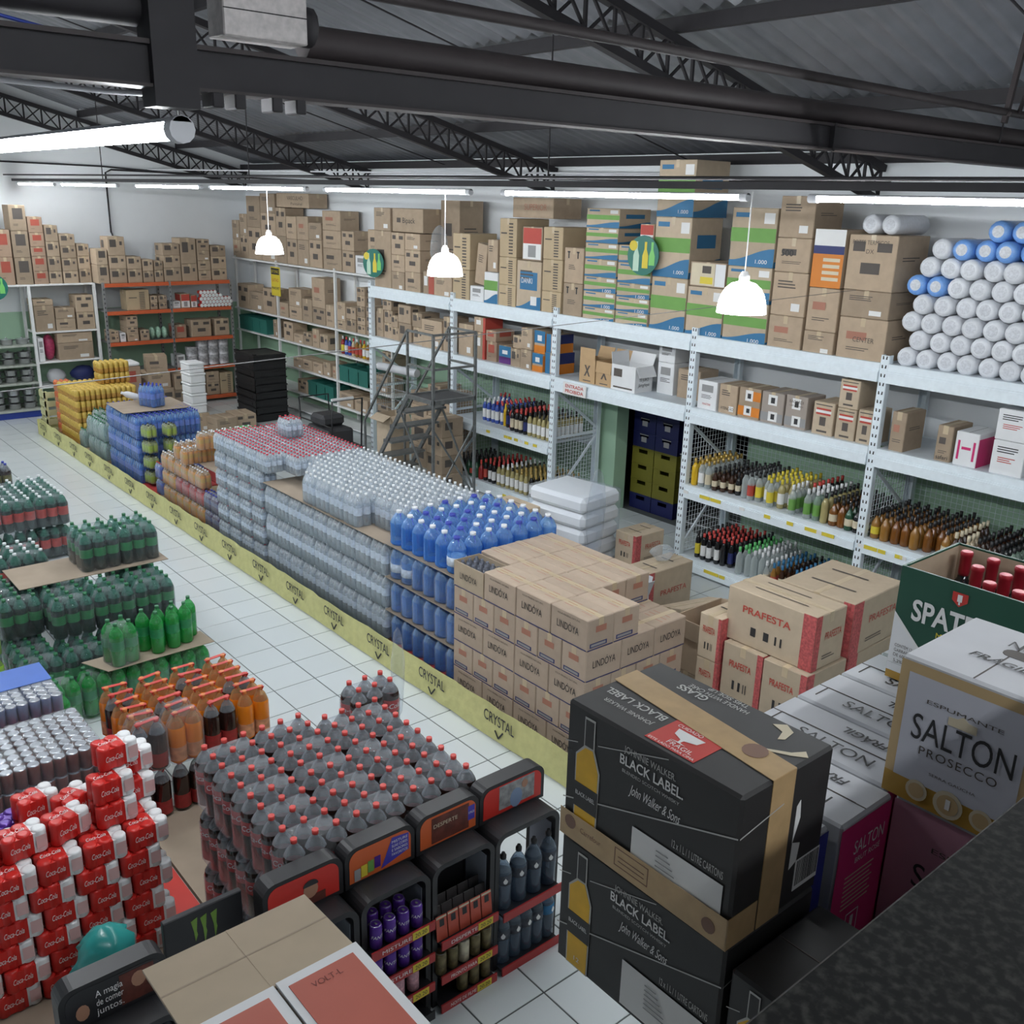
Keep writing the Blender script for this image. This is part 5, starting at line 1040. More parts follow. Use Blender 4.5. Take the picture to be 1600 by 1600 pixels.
for j in range(4):
    for k in range(2):
        put('drink_pack', 'orange_small', (-2.95-.05*k-.25*(1-k), .42+j*.16+k*.12, B0+.613+k*.202), 'orange drink pack on the raised pile, %s from the aisle, %s one' % (nth(j), ('lower', 'upper')[k]), 'drink pack', 'raised orange drink packs', R90)
for j in range(3): put('drink_pack', 'orange_small', (-3.5, .46+j*.16, B0+.613), 'orange drink pack behind the raised pile, %s from the aisle' % nth(j), 'drink pack', 'raised orange drink packs', R90)
# ================================================================ brown water cartons
LB_ = mat('dark blue strip', (.05, .05, .16), .5)
def lind(x0, x1, y0, y1, z0, z1, label, long):
    o = carton(x0, x1, y0, y1, z0, z1, label, 'b', '-y', 'brown water cartons', rz=random.uniform(-.01, .01), body=LIND, items=[('-y', .02, .98, .0, .035, 'db'), ('+x', .02, .98, 0, .035, 'db')] + [('top', .12, .34+.03*q, .34+.14*q, .36+.14*q, 'rs') for q in range(3)] + [('top', .6, .88-.04*q, .3+.16*q, .32+.16*q, 'rs') for q in range(3)])
    w, d, h = x1-x0, y1-y0, z1-z0
    if long:
        text('LINDÓYA', INK, o, (-.01, -d/2-.003, h*.50), .075, w=.21); text('AGUA MINERAL NATURAL', INKS, o, (0, -d/2-.003, h*.86), .018, w=.22)
        prints(o, w, d, h, [('+x', .1, .75, .08, .22, 'db'), ('+x', .14, .7, .11, .19, 'gy'), ('+x', .3, .7, .55, .75, 'rs')], 'end_print')
    else:
        text('LINDÓYA', INK, o, (w/2+.003, 0, h*.50), .075, '+x', w=.21)
        prints(o, w, d, h, [('-y', .1, .75, .08, .22, 'db'), ('-y', .14, .7, .11, .19, 'gy'), ('-y', .3, .7, .55, .75, 'rs')], 'end_print')
    return o
LW, LD_, LH = .362, .245, .222; ZB = .06
for k in range(5):
    z = ZB+k*LH
    if k % 2 == 0:
        for i in range(4):
            for j in range(4 if k == 4 else 4):
                if k < 4 and not (j == 0 or i == 3): continue
                if k == 4 and ((i == 0 and j > 0) or j > (3, 3, 3, 1)[i]): continue
                if k == 4 and i == 0: continue
                lind(2.0+i*LW, 2.0+(i+1)*LW-.005, .35+j*LD_, .35+(j+1)*LD_-.004, z, z+LH-.003, 'brown water carton, %s layer, %s from blue bottles, %s from aisle' % (nth(k), nth(i), nth(j)), True)
    else:
        for i in range(6):
            for j in range(3):
                if not (j == 0 or i == 5 or k == 3): continue
                lind(2.0+i*.2415, 2.0+(i+1)*.2415-.005, .35+j*.33, .35+(j+1)*.33-.004, z, z+LH-.003, 'brown water carton end-on, %s layer, %s from blue bottles, %s from aisle' % (nth(k), nth(i), nth(j)), False)
# open carton with bottle caps showing on the far corner of the top layer
z = ZB+4*LH
oc = open_carton(2.0, 2.355, .35, .59, z, z+.2, 'open pale water carton with bottles inside on the top layer', (), KRAFT2, t=.006, items=[('-y', .02, .98, 0, .035, 'db')])
text('LINDÓYA', INK, oc, (0, -.124, .1), .07, w=.2)
pcap = MB().lathe([(.024, 0), (.024, .17), (.012, .18), (.013, .19)], 8).mesh('small_bottle', [mat('dim bottle', (.12, .13, .16), .2)])
for i in range(5):
    for j in range(3): tag(ob('small_bottle', pcap, None, (2.04+i*.066, .40+j*.066, z+.006)), 'small bottle inside the open pale carton, %s across, %s deep' % (nth(i), nth(j)), 'bottle', 'bottles inside the open carton')
for i in range(1): 
    for j in range(1, 4): lind(2.0, 2.0+LW-.005, .36+j*LD_, .36+(j+1)*LD_-.004, z, z+LH-.003, 'brown water carton behind the open one, %s from the aisle' % nth(j), True)
tag(ob('pallet_board', MB().box(1.99, 3.46, .34, 1.34, 0.0, .058).mesh('pallet_board', [WOOD])), 'flat wooden board under the brown water cartons', 'pallet')
# ================================================================ red ribbon cartons, foam and open boxes between stacks and rack
def praf(x0, x1, y0, y1, z0, z1, label, rz=0., big=True):
    w, d, h = x1-x0, y1-y0, z1-z0
    o = carton(x0, x1, y0, y1, z0, z1, label, 'b', '-y', 'cartons with red ribbon print', rz=rz, body=KRAFT2, items=[('+x', 0, .18, 0, 1, 'rb'), ('-y', .86, 1, 0, 1, 'rb'), ('-y', .3, .36, .22, .38, 'k'), ('-y', .45, .51, .22, .38, 'k'), ('-y', .58, .60, .22, .38, 'k'), ('-y', .64, .66, .22, .38, 'k')] + lines('+x', .3, .8, .22, 2, 's') + [('top', .2, .8, .3, .33, 's'), ('top', .2, .7, .7, .73, 's')])
    s = min(.07, h*.25)
    text('PRAFESTA', INKR, o, (-.04*w, -d/2-.003, h*.66), s, w=w*.55, bold=.015); text('PRAFESTA', INKR, o, (w/2+.003, d*.1, h*.58), s*1.1, '+x', w=d*.55)
    return o
praf(.15, .68, 1.95, 2.4, 0, .42, 'ribbon print carton on the floor behind the blue bottles'); praf(.2, .68, 1.97, 2.4, .42, .85, 'ribbon print carton topping the pile behind the blue bottles')
praf(1.12, 1.5, 2.95, 3.45, 0, .3, 'lower ribbon print carton beside the doorway post'); praf(1.15, 1.43, 3.0, 3.41, .3, .62, 'upper ribbon print carton beside the doorway post')
praf(1.78, 2.07, 2.45, 3.1, 0, .55, 'long ribbon print carton with film on top before the rack')
tag(ob('plastic_scrap', blob(.09, .14, .08, 9, 5, .3, 61).mesh('plastic_scrap', [FILMW])), 'crumpled clear film on the long ribbon print carton', 'plastic').location = (1.9, 2.85, .552)
carton(2.45, 2.8, 2.3, 2.85, .06, .42, 'brown carton tipped over against the long ribbon carton', 'b', ry=-.3, rz=-.25, body=KRAFT2)
open_carton(1.62, 1.92, 2.02, 2.32, .0, .6, 'open grey white carton behind the brown water cartons', ((0, 170), (1, 170), (2, 120), (3, 160)), GREYW, GREYW)
open_carton(2.05, 2.42, 1.72, 2.1, .0, .56, 'grey white open carton with a flap standing up', ((0, 160), (1, 20), (2, 15), (3, 150)), GREYW, GREYW)
oc2 = open_carton(3.2, 3.5, 1.5, 2.05, .42, .82, 'open brown carton with a dark box inside', ((0, 175), (1, 170), (3, 165)), KRAFT)
carton(3.2, 3.5, 1.5, 2.05, 0, .415, 'brown carton under the open one with a dark box', 'b')
carton(3.3, 3.44, 1.72, 1.86, .66, .83, 'small dark purple box inside the open brown carton', 'b', body=mat('dark purple box', (.05, .02, .06), .5), items=[('top', .2, .7, .3, .7, 'ye')], tape=False)
carton(3.21, 3.49, 1.52, 2.03, .43, .655, 'brown filling carton below the dark purple box', 'b')
for k, (a, b_) in enumerate(((0, .33), (.33, .66), (.66, 1.0))): praf(3.53, 3.72, 1.38, 1.95, a, b_-.003, 'narrow ribbon print carton beside the open brown one, %s from the floor' % nth(k))
for k, (a, b_) in enumerate(((0, .42), (.42, .85))):
    praf(3.74, 4.07, 1.40, 1.9, a, b_-.003, 'ribbon print carton under the big ones, %s layer, inner' % nth(k)); praf(4.08, 4.42, 1.39, 1.85, a, b_-.003, 'ribbon print carton under the big ones, %s layer, at the corner' % nth(k)); praf(4.0, 4.42, 1.87, 2.5, a, b_-.003, 'ribbon print carton under the big ones, %s layer, below the green beer box' % nth(k))
praf(3.70, 4.40, 1.45, 1.80, .85, 1.24, 'largest ribbon print carton topping the near pile')
praf(3.85, 4.42, 1.83, 2.50, .85, 1.24, 'ribbon print carton topping the near pile beside the green beer box', .03)
# wrapped foam sheets
fs = grp('foam_stack', 'stack of white foam sheets wrapped in clear film behind the blue bottles', 'foam sheets', (.74, 2.80, 0), .12)
for k in range(6): ob('foam_sheet', MB().cbox(-.36, .36, -.30, .30, .02+k*.165, .02+k*.165+.155, .04).mesh('foam_sheet', [FOAM]), fs)
ob('wrapping_film', MB().loft([rrect(-.38, .38, -.32, .32, z, .08, 3) for z in (.01, .5, 1.0)]+[rrect(-.3, .3, -.25, .25, 1.02, .05, 3)], 0, True).mesh('wrapping_film', [FILMD]), fs)
ob('loose_film', blob(.07, .12, .5, 9, 7, .25, 71).mesh('loose_film', [FILMD]), fs, (.40, -.15, .3))
# ================================================================ left side stacks
COLA = mat('cola', (.022, .010, .008), .12, spec=.7); NECK = clear('grey clear neck', (.40, .43, .46), .42, .08, (.75, .77, .8))
COLAL = mat('cola label', (.50, .02, .02), .35)
proto('cola2l', .0525, .333, 2, 3, [COLA, COLAL, NECK, REDCAP], FILM, 14, lab=(.40, .62), liqtop=.76, separate=True)
proto('cola2l_r', .0525, .333, 3, 2, [COLA, COLAL, NECK, REDCAP], FILM, 14, lab=(.40, .62), liqtop=.76, separate=True)
GUA = mat('dark green bottle', (.012, .03, .025), .12, spec=.7); GUAN = clear('green clear neck', (.12, .30, .24), .5, .1, (.6, .85, .78)); GUAL = mat('green soda label', (.02, .19, .06), .35, var=.25, scale=25); GUAR = mat('red green label', (.42, .05, .04), .35, var=.35, scale=18)
proto('guar2l', .0525, .333, 2, 3, [GUA, GUAL, GUAN, GREENC], FILM, 12, lab=(.36, .58), liqtop=.72, separate=True)
proto('guarred2l', .0525, .333, 2, 3, [GUA, GUAR, GUAN, WCAP], FILM, 12, lab=(.3, .58), liqtop=.70, separate=True)
SPR = clear('bright green bottle', (.03, .36, .08), .72, .1, (.3, .9, .4)); SPRN = clear('bright green neck', (.08, .42, .14), .55, .1, (.4, .95, .5)); SPRL = mat('lemon soda label', (.02, .22, .08), .35, var=.3, scale=25)
proto('sprite2l', .0525, .333, 2, 2, [SPR, SPRL, SPRN, GREENC], FILM, 12, lab=(.38, .60), liqtop=.76, separate=True)
proto('sprite2l6', .0525, .333, 2, 3, [SPR, SPRL, SPRN, GREENC], FILM, 12, lab=(.38, .60), liqtop=.76, separate=True)
FAN = mat('orange soda 2l', (.75, .22, .015), .15, spec=.7); FANN = clear('orange clear neck', (.62, .35, .15), .5, .1, (1, .8, .6)); FANL = mat('orange pale label', (.62, .30, .16), .4, var=.4, scale=25)
LETC = (bent_text('Coca-Cola', PAPER, .042, .0535), .333*.51)
# ---- cola stack: five by five packs, three layers
def cola(x, y, z, key, label): put('soda_pack', key, (x, y, z), label, 'soda pack', 'cola two litre packs', 0, LETC)
CX0, CY0, CP_ = 3.12, -2.16, .106
for k in range(3):
    z = .04+k*.335
    for (yo, ky, kx, key, n) in ((0, 3, 2, 'cola2l', 5), (3, 3, 2, 'cola2l', 5), (6, 2, 3, 'cola2l_r', 3), (8, 2, 3, 'cola2l_r', 3)):
        for i in range(n):
            if k < 2 and not (yo == 0 or i == n-1 or (yo == 8 and i == 0)): continue
            x = CX0 + (i*kx+kx/2)*CP_ + (.1 if kx == 3 else 0); y = CY0+(yo+ky/2)*CP_
            cola(x, y, z, key, 'cola pack, %s layer, %s row from the aisle, %s from the stands' % (nth(k), nth({0: 3, 3: 2, 6: 1, 8: 0}[yo]), nth(n-1-i)))
jp = put('soda_pack', 'cola2l', (3.07, -1.06, .04+2*.335), 'cola two litre pack jutting out at the far corner', 'soda pack', 'cola two litre packs', 0, LETC)
for k in range(2): put('soda_pack', 'cola2l', (3.07, -1.06, .04+k*.335), 'cola two litre pack under the jutting one, %s layer' % nth(k), 'soda pack', 'cola two litre packs', 0, LETC)
ob('torn_film', blob(.03, .05, .3, 9, 7, .2, 81).mesh('torn_film', [FILMD]), jp, (-.02, .21, .0))
for i, (xa, xb, ya, yb_) in enumerate(((2.12, 4.12, -2.15, -1.12), (2.55, 4.0, -3.35, -2.17))):
    tag(ob('cardboard_sheet', (MB().box(xa, xb, ya, yb_, .002, .034) if i else MB().loft([[(2.12, -2.15, z), (4.12, -2.15, z), (4.12, -1.16, z), (3.34, -1.12, z), (3.31, -.38, z), (2.12, -.35, z)] for z in (.002, .034)])).mesh('cardboard_sheet', [KRAFT3])), ('cardboard floor sheet under the cola stack', 'cardboard floor sheet under the can packs')[i], 'cardboard')
tag(ob('red_floor_sheet', MB().box(1.0, 2.54, -3.5, -2.2, .002, .03).mesh('red_floor_sheet', [REDP])), 'red plastic sheet under the can stacks', 'sheet')
tag(ob('red_floor_sheet', MB().box(2.56, 3.4, -2.42, -2.17, .036, .044).mesh('red_floor_sheet', [REDP]), None), 'red plastic strip between cans and cola', 'sheet')
# ---- orange and cola pairs with red handles
def pair_proto(key, m, n, l, c):
    proto(key, .0525, .333, 1, 2, [m, l, n, c], None, 12, lab=(.06, .34), liqtop=.72, separate=True)
pair_proto('fanta_pair', FAN, FANN, FANL, mat('orange cap', (.65, .2, .05), .4)); pair_proto('cola_pair', COLA, NECK, mat('dark red label', (.33, .03, .03), .4, var=.3, scale=25), REDCAP)
hand = MB().bar((0, -.075, .325), (0, .075, .325), .028, .004).bar((0, -.075, .325), (0, -.06, .30), .028, .004).bar((0, .075, .325), (0, .06, .30), .028, .004).mesh('carry_handle', [REDP])
rr = random.Random(3)
for k in range(2):
    for i in range(6):
        for j in range(4):
            if k == 0 and not (i == 5 or j == 3): continue
            if k == 0 and j < 1: key = 'cola_pair'
            else: key = 'cola_pair' if (i+j*2) % 4 == 1 or k == 0 else 'fanta_pair'
            t = put('soda_pair', key, (1.60+i*.113, -2.06+j*.225, .036+k*.336), '%s pair with red handle, %s layer, %s from the cola stack, %s from aisle' % ('cola' if key[0] == 'c' else 'orange soda', nth(k), nth(5-i), nth(3-j)), 'soda pack', 'bottle pairs with handles')
            ob('carry_handle', hand, t, (0, 0, .004), (0, 0, rr.uniform(-.2, .2)))
            if j < 2 and i > 3 and k: ob('shrink_film', MB().loft([rrect(-.056, .056, -.11, .11, z, .04, 3) for z in (.004, .25)]+[rrect(-.02, .02, -.07, .07, .34, .015, 3)], 0, True).mesh('shrink_film', [FILM]), t)
# ---- lemon soda packs
for i in range(4): put('soda_pack', 'sprite2l6', (.58, -1.04-.165-i*.325+.0, .03), 'bright green soda pack on the floor, %s from the aisle' % nth(i), 'soda pack', 'bright green soda packs', 0)
put('soda_pack', 'sprite2l', (.78, -2.26, .03), 'bright green soda pack standing forward at the can stacks', 'soda pack', 'bright green soda packs', .1)
tag(ob('cardboard_sheet', MB().loft([[(.46, -1.95, z), (.72, -1.84, z), (.70, -1.02, z), (.45, -1.03, z)] for z in (.366, .371)]).mesh('cardboard_sheet', [KRAFT3])), 'cardboard sheet on the bright green soda packs', 'cardboard')
put('soda_pack', 'sprite2l', (.60, -1.70, .373), 'bright green soda pack wrapped in cloudy film on the sheet', 'soda pack', 'bright green soda packs', .2)
for i, (x, y) in enumerate(((.52, -1.50), (.62, -1.43), (.52, -1.38), (.60, -1.30), (.5, -1.26), (.57, -1.19), (.48, -1.12))):
    t = grp('soda_bottle', 'loose bright green bottle on the sheet, %s from the wrapped pack' % nth(i), 'bottle', (x, y, .373), 0, 'loose bright green bottles'); ob('body', PK['sprite2l']['bottle'], t); ob('cap', PK['sprite2l']['cap'], t)
# ---- dark green soda packs in steps
def guar(x, y, z, label, key='guar2l', rz=0.): put('soda_pack', key, (x, y, z), label, 'soda pack', 'dark green soda packs', rz)
GY = [-1.02-.16-i*.325 for i in range(4)]
for j, y in enumerate(GY):
    for i in range(5):
        x = -.75+i*.215
        if not (i >= 3 or j in (0, 3)): continue
        guar(x, y, .03, 'dark green soda pack, floor layer, %s from bright green ones, %s from aisle' % (nth(4-i), nth(j)))
    for i in range(4):
        x = -.78+i*.215
        if i == 3 and j > 2: continue
        if not (i >= 2 or j in (0, 3)): continue
        guar(x, y, .366, 'dark green soda pack, middle layer, %s from bright green ones, %s from aisle' % (nth(3-i), nth(j)))
tag(ob('cardboard_sheet', MB().box(-.92, -.40, -2.12, -.93, .702, .708).mesh('cardboard_sheet', [KRAFT3])), 'large cardboard sheet on the dark green soda packs', 'cardboard')
n = 0
for i in range(2):
    for j in range(2):
        guar(-.78+i*.215, -1.13-j*.325+.0, .71, 'dark green soda pack on the large sheet, %s from the aisle, %s' % (nth(j), ('far row', 'near row')[i]))
guar(-.6, -1.80, .71, 'dark green soda pack standing apart on the large sheet', 'guar2l', .1) if False else None
# ---- red label green packs farther back
for k in range(2):
    for j in range(4):
        for i in range(4):
            if k == 0 and not (i == 3 or j == 0): continue
            put('soda_pack', 'guarred2l', (-3.72+i*.235, -1.18-j*.325, .03+k*.336), 'red label green pack, %s layer, %s from near end, %s from aisle' % (nth(k), nth(3-i), nth(j)), 'soda pack', 'red label green soda packs', rr.uniform(-.05, .05))
for j in range(3):
    for i in range(2):
        put('soda_pack', 'guarred2l', (-1.6+i*.23, -1.5-j*.325, .03), 'low red label pack behind the large sheet, %s from near end, %s from aisle' % (nth(1-i), nth(j)), 'soda pack', 'low red label soda packs')
        if j > 0: put('soda_pack', 'guarred2l', (-1.6+i*.23, -1.5-j*.325, .366), 'upper red label pack behind the large sheet, %s from near end, %s from aisle' % (nth(1-i), nth(j)), 'soda pack', 'low red label soda packs')
proto('purple2l', .0525, .333, 2, 3, [COLA, mat('yellow black label', (.12, .11, .03), .4, var=.6, scale=20), NECK, BCAP], FILM, 12, separate=True)
for j in range(2): put('soda_pack', 'purple2l', (-4.55, -1.35-j*.33, .366), 'dark soda pack with blue caps at the frame edge, %s from the aisle' % nth(j), 'soda pack', 'blue capped dark packs')
for j in range(2): put('soda_pack', 'guarred2l', (-4.5, -1.3-j*.33, .03), 'red label soda pack under the blue capped one, %s from the aisle' % nth(j), 'soda pack', 'red label green soda packs')
proto('lime2l', .0525, .333, 2, 2, [mat('light lime bottle', (.28, .5, .05), .2), mat('lime soft label', (.35, .55, .2), .4), clear('lime neck2', (.3, .5, .1), .6), GREENC], FILM, 12, separate=True)
for j in range(2): put('soda_pack', 'lime2l', (-.12+.1*j, -2.47-.22*j, .366), 'light lime soda pack at the frame edge, %s from the aisle' % nth(j), 'soda pack', 'light lime packs')
for j in range(2): put('soda_pack', 'lime2l', (-.12+.1*j, -2.47-.22*j, .03), 'light lime soda pack on the floor at the frame edge, %s from the aisle' % nth(j), 'soda pack', 'light lime packs')
# ================================================================ cans
CANR = mat('red cola can', (.52, .015, .02), .28, .3); CANB = mat('brown red can', (.20, .075, .06), .35, .3, var=.2, scale=30); CANG = mat('grey blue can', (.22, .27, .42), .35, .3, var=.15, scale=30); CANV = mat('purple can', (.10, .03, .30), .3, .3)
def canpack(key, R, H, nx, ny, m, film, sep=False):
    proto(key, R, H, nx, ny, [m, m, CANT, CANT], film, 10, prof=can_prof(R, H))
canpack('cans_brown', .0325, .122, 4, 3, CANB, FILM); canpack('cans_grey', .0325, .122, 4, 3, CANG, FILM); canpack('cans_red12', .0325, .122, 4, 3, mat('deep red can', (.32, .03, .04), .3, .3), FILM)
w = .265
for j in range(4):
    for k in range(6):
        for i in range(2):
            if not (i == 1 or k == 5): continue
            put('can_pack', 'cans_brown', (1.98+i*.268, -2.47-j*.20, .032+k*.1225), 'brown can pack, %s from the orange soda, %s row, %s layer' % (nth(j), ('back', 'front')[i], nth(k)), 'can pack', 'brown can packs')
for j in range(4):
    for k in range(4):
        if k < 3 and j > 2: continue
        if (j, k) in ((1, 3),): pass
        put('can_pack', 'cans_red12', (2.50, -2.52-j*.20, .036+k*.1225), 'deep red can pack before the brown cans, %s from the cola, %s layer' % (nth(j), nth(k)), 'can pack', 'deep red can packs')
for j in range(3):
    for k in range(5):
        for i in range(2):
            if not (i == 1 or k == 4): continue
            o = put('can_pack', 'cans_grey', (1.0+i*.268, -2.42-j*.205, .03+k*.1225), 'grey blue can pack, %s from the green soda, %s row, %s layer' % (nth(j), ('back', 'front')[i], nth(k)), 'can pack', 'grey blue can packs')
tag(ob('blue_wrap', MB().box(.86, 1.15, -2.95, -2.32, .644, .648).mesh('blue_wrap', [mat('blue film print', (.10, .2, .6), .3)])), 'blue printed film over the grey blue can packs', 'plastic')
# six-packs: printed film, two red can columns and a white end
def six_mesh():
    R, H = .033, .122; mb = MB()
    for i in range(3):
        for j in range(2):
            m = 1 if i == 2 else 0
            mb.lathe([(R*.8, 0, m), (R, .007, m), (R, H-.01, m), (R*.9, H-.002, m), (R*.55, H, m)], 12, (j-.5)*2*R, (i-1)*2*R)
    mb.box(-R, R, -2*R, R, .006, H-.006, 0).box(-R, R, R, 2*R, .006, H-.006, 1).box(-2*R+.006, 2*R-.006, -2*R, R, .008, H-.01, 0).box(-2*R+.006, 2*R-.006, R, 2*R, .008, H-.01, 1)
    return mb.mesh('six_pack', [REDC, WHITE])
six = six_mesh(); fl6 = MB().loft([rrect(-.068, .068, -.101, .101, z, .03, 3) for z in (.004, .116)]+[rrect(-.06, .06, -.093, .093, .1225, .025, 3)], 0, True).mesh('shrink_film', [FILM])
ps6 = mat('pale red strip', (.70, .45, .44), .5); sidep = MB().box(.0672, .0678, .042, .09, .03, .095).mesh('code_panel', [ps6])
def sixpack(x, y, z, rz, label, six_=None, txt=True):
    t = tag(ob('six_pack', six_ or six, None, (x, y, z), (0, 0, rz)), label, 'can pack', 'red six packs of cans')
    if txt:
        text('Coca-Cola', PAPER, t, (.0675, -.03, .065), .042, '+x', w=.085, shear=.3); text('Coca-Cola', PAPER, t, (0, -.03, .1228), .04, 'topx', w=.09, shear=.3); ob('code_panel', sidep, t)
    return t
for k in range(6):
    for j in range(5):
        for i in range(1 if k < 5 else 4):
            if k == 5 and i > 2 and j > 2: continue
            x = 3.21-i*.138; y = -2.50-j*.204+(.05 if k % 2 else 0)
            sixpack(x+random.uniform(-.008, .008), y, .036+k*.1235, random.uniform(-.035, .035), 'red six pack, %s from the cola stack, %s row back, %s layer up' % (nth(j), nth(i), nth(k)))
sv = MB()
six_v = six.copy(); six_v.materials.clear(); six_v.materials.append(CANV); six_v.materials.append(CANV)
for n_, (x, y, z, rz) in enumerate(((3.12, -2.56, .777, .05), (3.10, -2.56, .90, .1), (3.02, -2.50, 1.025, .1), (2.98, -2.42, .777, .0), (2.92, -2.40, .9, .0), (3.10, -2.78, .777, .3), (3.12, -2.98, .777, .1), (2.95, -2.7, .777, .6), (2.85, -2.85, .777, .2), (3.15, -3.2, .777, .1))):
    sixpack(x, y, z, rz, 'red cola six pack in the loose heap on top, %s from the cola stack' % nth(n_))
for n_, (x, y, z) in enumerate(((2.78, -2.60, .66), (2.80, -3.0, .66))):
    sixpack(x, y, z, .3, 'purple six pack peeping behind the red ones, '+('nearer the cola stack' if n_ == 0 else 'nearer the frame edge'), six_v, False)
    sixpack(x, y, z-.124, .3, 'purple six pack below another one, '+('nearer the cola stack' if n_ == 0 else 'nearer the frame edge'), six_v, False)
for k in range(5):
    for n_, y in enumerate((-2.60, -3.0)): sixpack(2.79, y, .036+k*.1, .3, 'hidden red pack %s layer under the purple ones, %s' % (nth(k), ('cola side', 'frame side')[n_]), None, False) if False else None
cs_ = MB().box(2.70, 2.90, -3.12, -2.48, .036, .53).mesh('carton_block', [KRAFT])
tag(ob('carton_block', cs_), 'plain carton block under the purple six packs', 'box')
# ================================================================ black display stands in a row
LIPR = mat('red shelf strip', (.42, .03, .03), .4); PNL = mat('grey blue panel', (.28, .31, .36), .4); HRED = mat('header red', (.60, .03, .02), .4); HOR = mat('header orange', (.62, .12, .03), .4); HBL = mat('header blue', (.06, .05, .4), .4)
SKIN = mat('printed skin tone', (.42, .22, .14), .5); CLO = mat('printed blue cloth', (.22, .30, .45), .5); GRYP = mat('printed grey photo', (.3, .3, .3), .5, var=.5, scale=30); HDK = mat('printed dark photo', (.12, .03, .02), .5, var=.6, scale=20)
def arch(w, z0, z1, r, t):
    """inverted U outline as a band of thickness t: outer and inner rings in the y-z plane"""
    def ring(a, top, rad):
        P = [(-a, z0)]
        for i in range(7):
            q = math.pi-i*math.pi/12; P.append((-a+rad+rad*math.cos(q), top-rad+rad*math.sin(q)))
        for i in range(7):
            q = R90-i*math.pi/12; P.append((a-rad+rad*math.cos(q), top-rad+rad*math.sin(q)))
        P.append((a, z0)); return P
    return ring(w/2, z1, r), ring(w/2-t, z1-t, max(.01, r-t))
def display(name, yc, w, label, shelves, header=None, back=True, H=.80, xb=4.20, xf=4.42, hh=.19):
    t = grp(name, label, 'display stand', (0, yc, 0), 0, 'black drink display stands')
    o_, i_ = arch(w, 0, H, .07, .028); n = len(o_)
    V = [(xf, y, z) for y, z in o_]+[(xf, y, z) for y, z in i_]+[(xb, y, z) for y, z in o_]+[(xb, y, z) for y, z in i_]
    F = []
    for k in range(n-1): F += [(k, k+1, n+k+1, n+k), (2*n+k, 3*n+k, 3*n+k+1, 2*n+k+1), (k, 2*n+k, 2*n+k+1, k+1), (n+k, n+k+1, 3*n+k+1, 3*n+k)]
    ob('frame', MB().add(V, F, 0).mesh('frame', [BLACKP]), t)
    if back: ob('back_panel', MB().box(xb-.008, xb, -w/2+.01, w/2-.01, 0, H-.03).mesh('back_panel', [BLACKM]), t)
    ob('side_panel', MB().box(xb+.03, xf-.03, w/2-.032, w/2-.0285, .42, H-.10).mesh('side_panel', [PNL]), t)
    for (z, lip) in shelves:
        ob('shelf', MB().box(xb, 4.47, -w/2+.02, w/2-.02, z-.012, z).mesh('shelf', [BLACKM]), t)
        lp = ob('shelf_strip', MB().box(4.47, 4.478, -w/2+.015, w/2-.015, z-.03, z+.018).mesh('shelf_strip', [LIPR if lip is not None else BLACKM]), t)
        if lip:
            text(lip, PAPER, lp, (4.4795, -.04, z-.006), .028, '+x', w=w*.42)
            ob('price_patch', MB().box(4.478, 4.4795, w*.12, w*.36, z-.026, z+.014).mesh('price_patch', [PM['ye']]), lp); text('20.20', INK, lp, (4.481, w*.24, z-.006), .03, '+x', w=w*.18)
    if header:
        hp = ob('header', MB().loft([[(xh, y, z) for (y, z) in arch(w, H-.01, H+hh, .06, .0)[0]] for xh in (xb, xb+.09)]).mesh('header', [BLACKP]), t)
        a = w/2-.022
        fc = MB().loft([[(xh, y, z) for (y, z) in arch(w-.044, H+.012, H+hh-.02, .05, 0)[0]] for xh in (xb+.0895, xb+.092)])
        f = ob('header_print', fc.mesh('header_print', [header[0]]), t)
        header[1](f, xb+.0925, w, H+.012, H+hh-.02)
    return t
def hp_R(f, x, w, z0, z1):
    ob('printed_photo', MB().box(x, x+.001, -.09, .14, z0+.02, z1-.005).mesh('printed_photo', [GRYP]), f)
    ob('printed_figure', MB().loft([[(x+e, .02+.04*math.cos(a), z0+.055+.055*math.sin(a)) for a in [i*math.pi/6 for i in range(12)]] for e in (.001, .002)]).mesh('printed_figure', [CLO]), f)
    ob('printed_face', MB().loft([[(x+e, .075+.02*math.cos(a), z0+.115+.024*math.sin(a)) for a in [i*math.pi/6 for i in range(12)]] for e in (.001, .0025)]).mesh('printed_face', [SKIN]), f)
def hp_M(f, x, w, z0, z1):
    ob('printed_photo', MB().box(x, x+.001, -.10, .12, z0+.01, z1-.01).mesh('printed_photo', [HDK]), f)
    text('DESPERTE', PM['cr'], f, (x+.002, -.02, z0+.10), .03, '+x', w=.14)
    ob('blue_patch', MB().box(x, x+.0015, .115, .155, z0+.05, z1-.03).mesh('blue_patch', [HBL]), f); text('A MAGIA', PAPER, f, (x+.002, .135, z0+.09), .02, '+x', w=.036)
def hp_L(f, x, w, z0, z1):
    ob('blue_patch', MB().loft([[(x+e, -.0, z0+.01), (x+e, .15, z0+.05), (x+e, .15, z1-.02), (x+e, .06, z1-.01)] for e in (0, .001)]).mesh('blue_patch', [HBL]), f)
    for k, s in enumerate(('MISTURE', 'SUAS CORES', 'E SABORES', 'FAVORITOS')): text(s, PAPER, f, (x+.002, .10, z1-.035-k*.022), .02, '+x', w=.085)
    for k, m in enumerate((PM['gy'], PM['ye'], PM['g'], MATS['purple can'])): ob('printed_can', MB().loft([[(x+e, -.14+k*.035+q, z0+.005+zz+k*.008) for q, zz in ((0, 0), (.032, 0), (.032, .06), (0, .06))] for e in (.001, .002)]).mesh('printed_can', [m]), f)
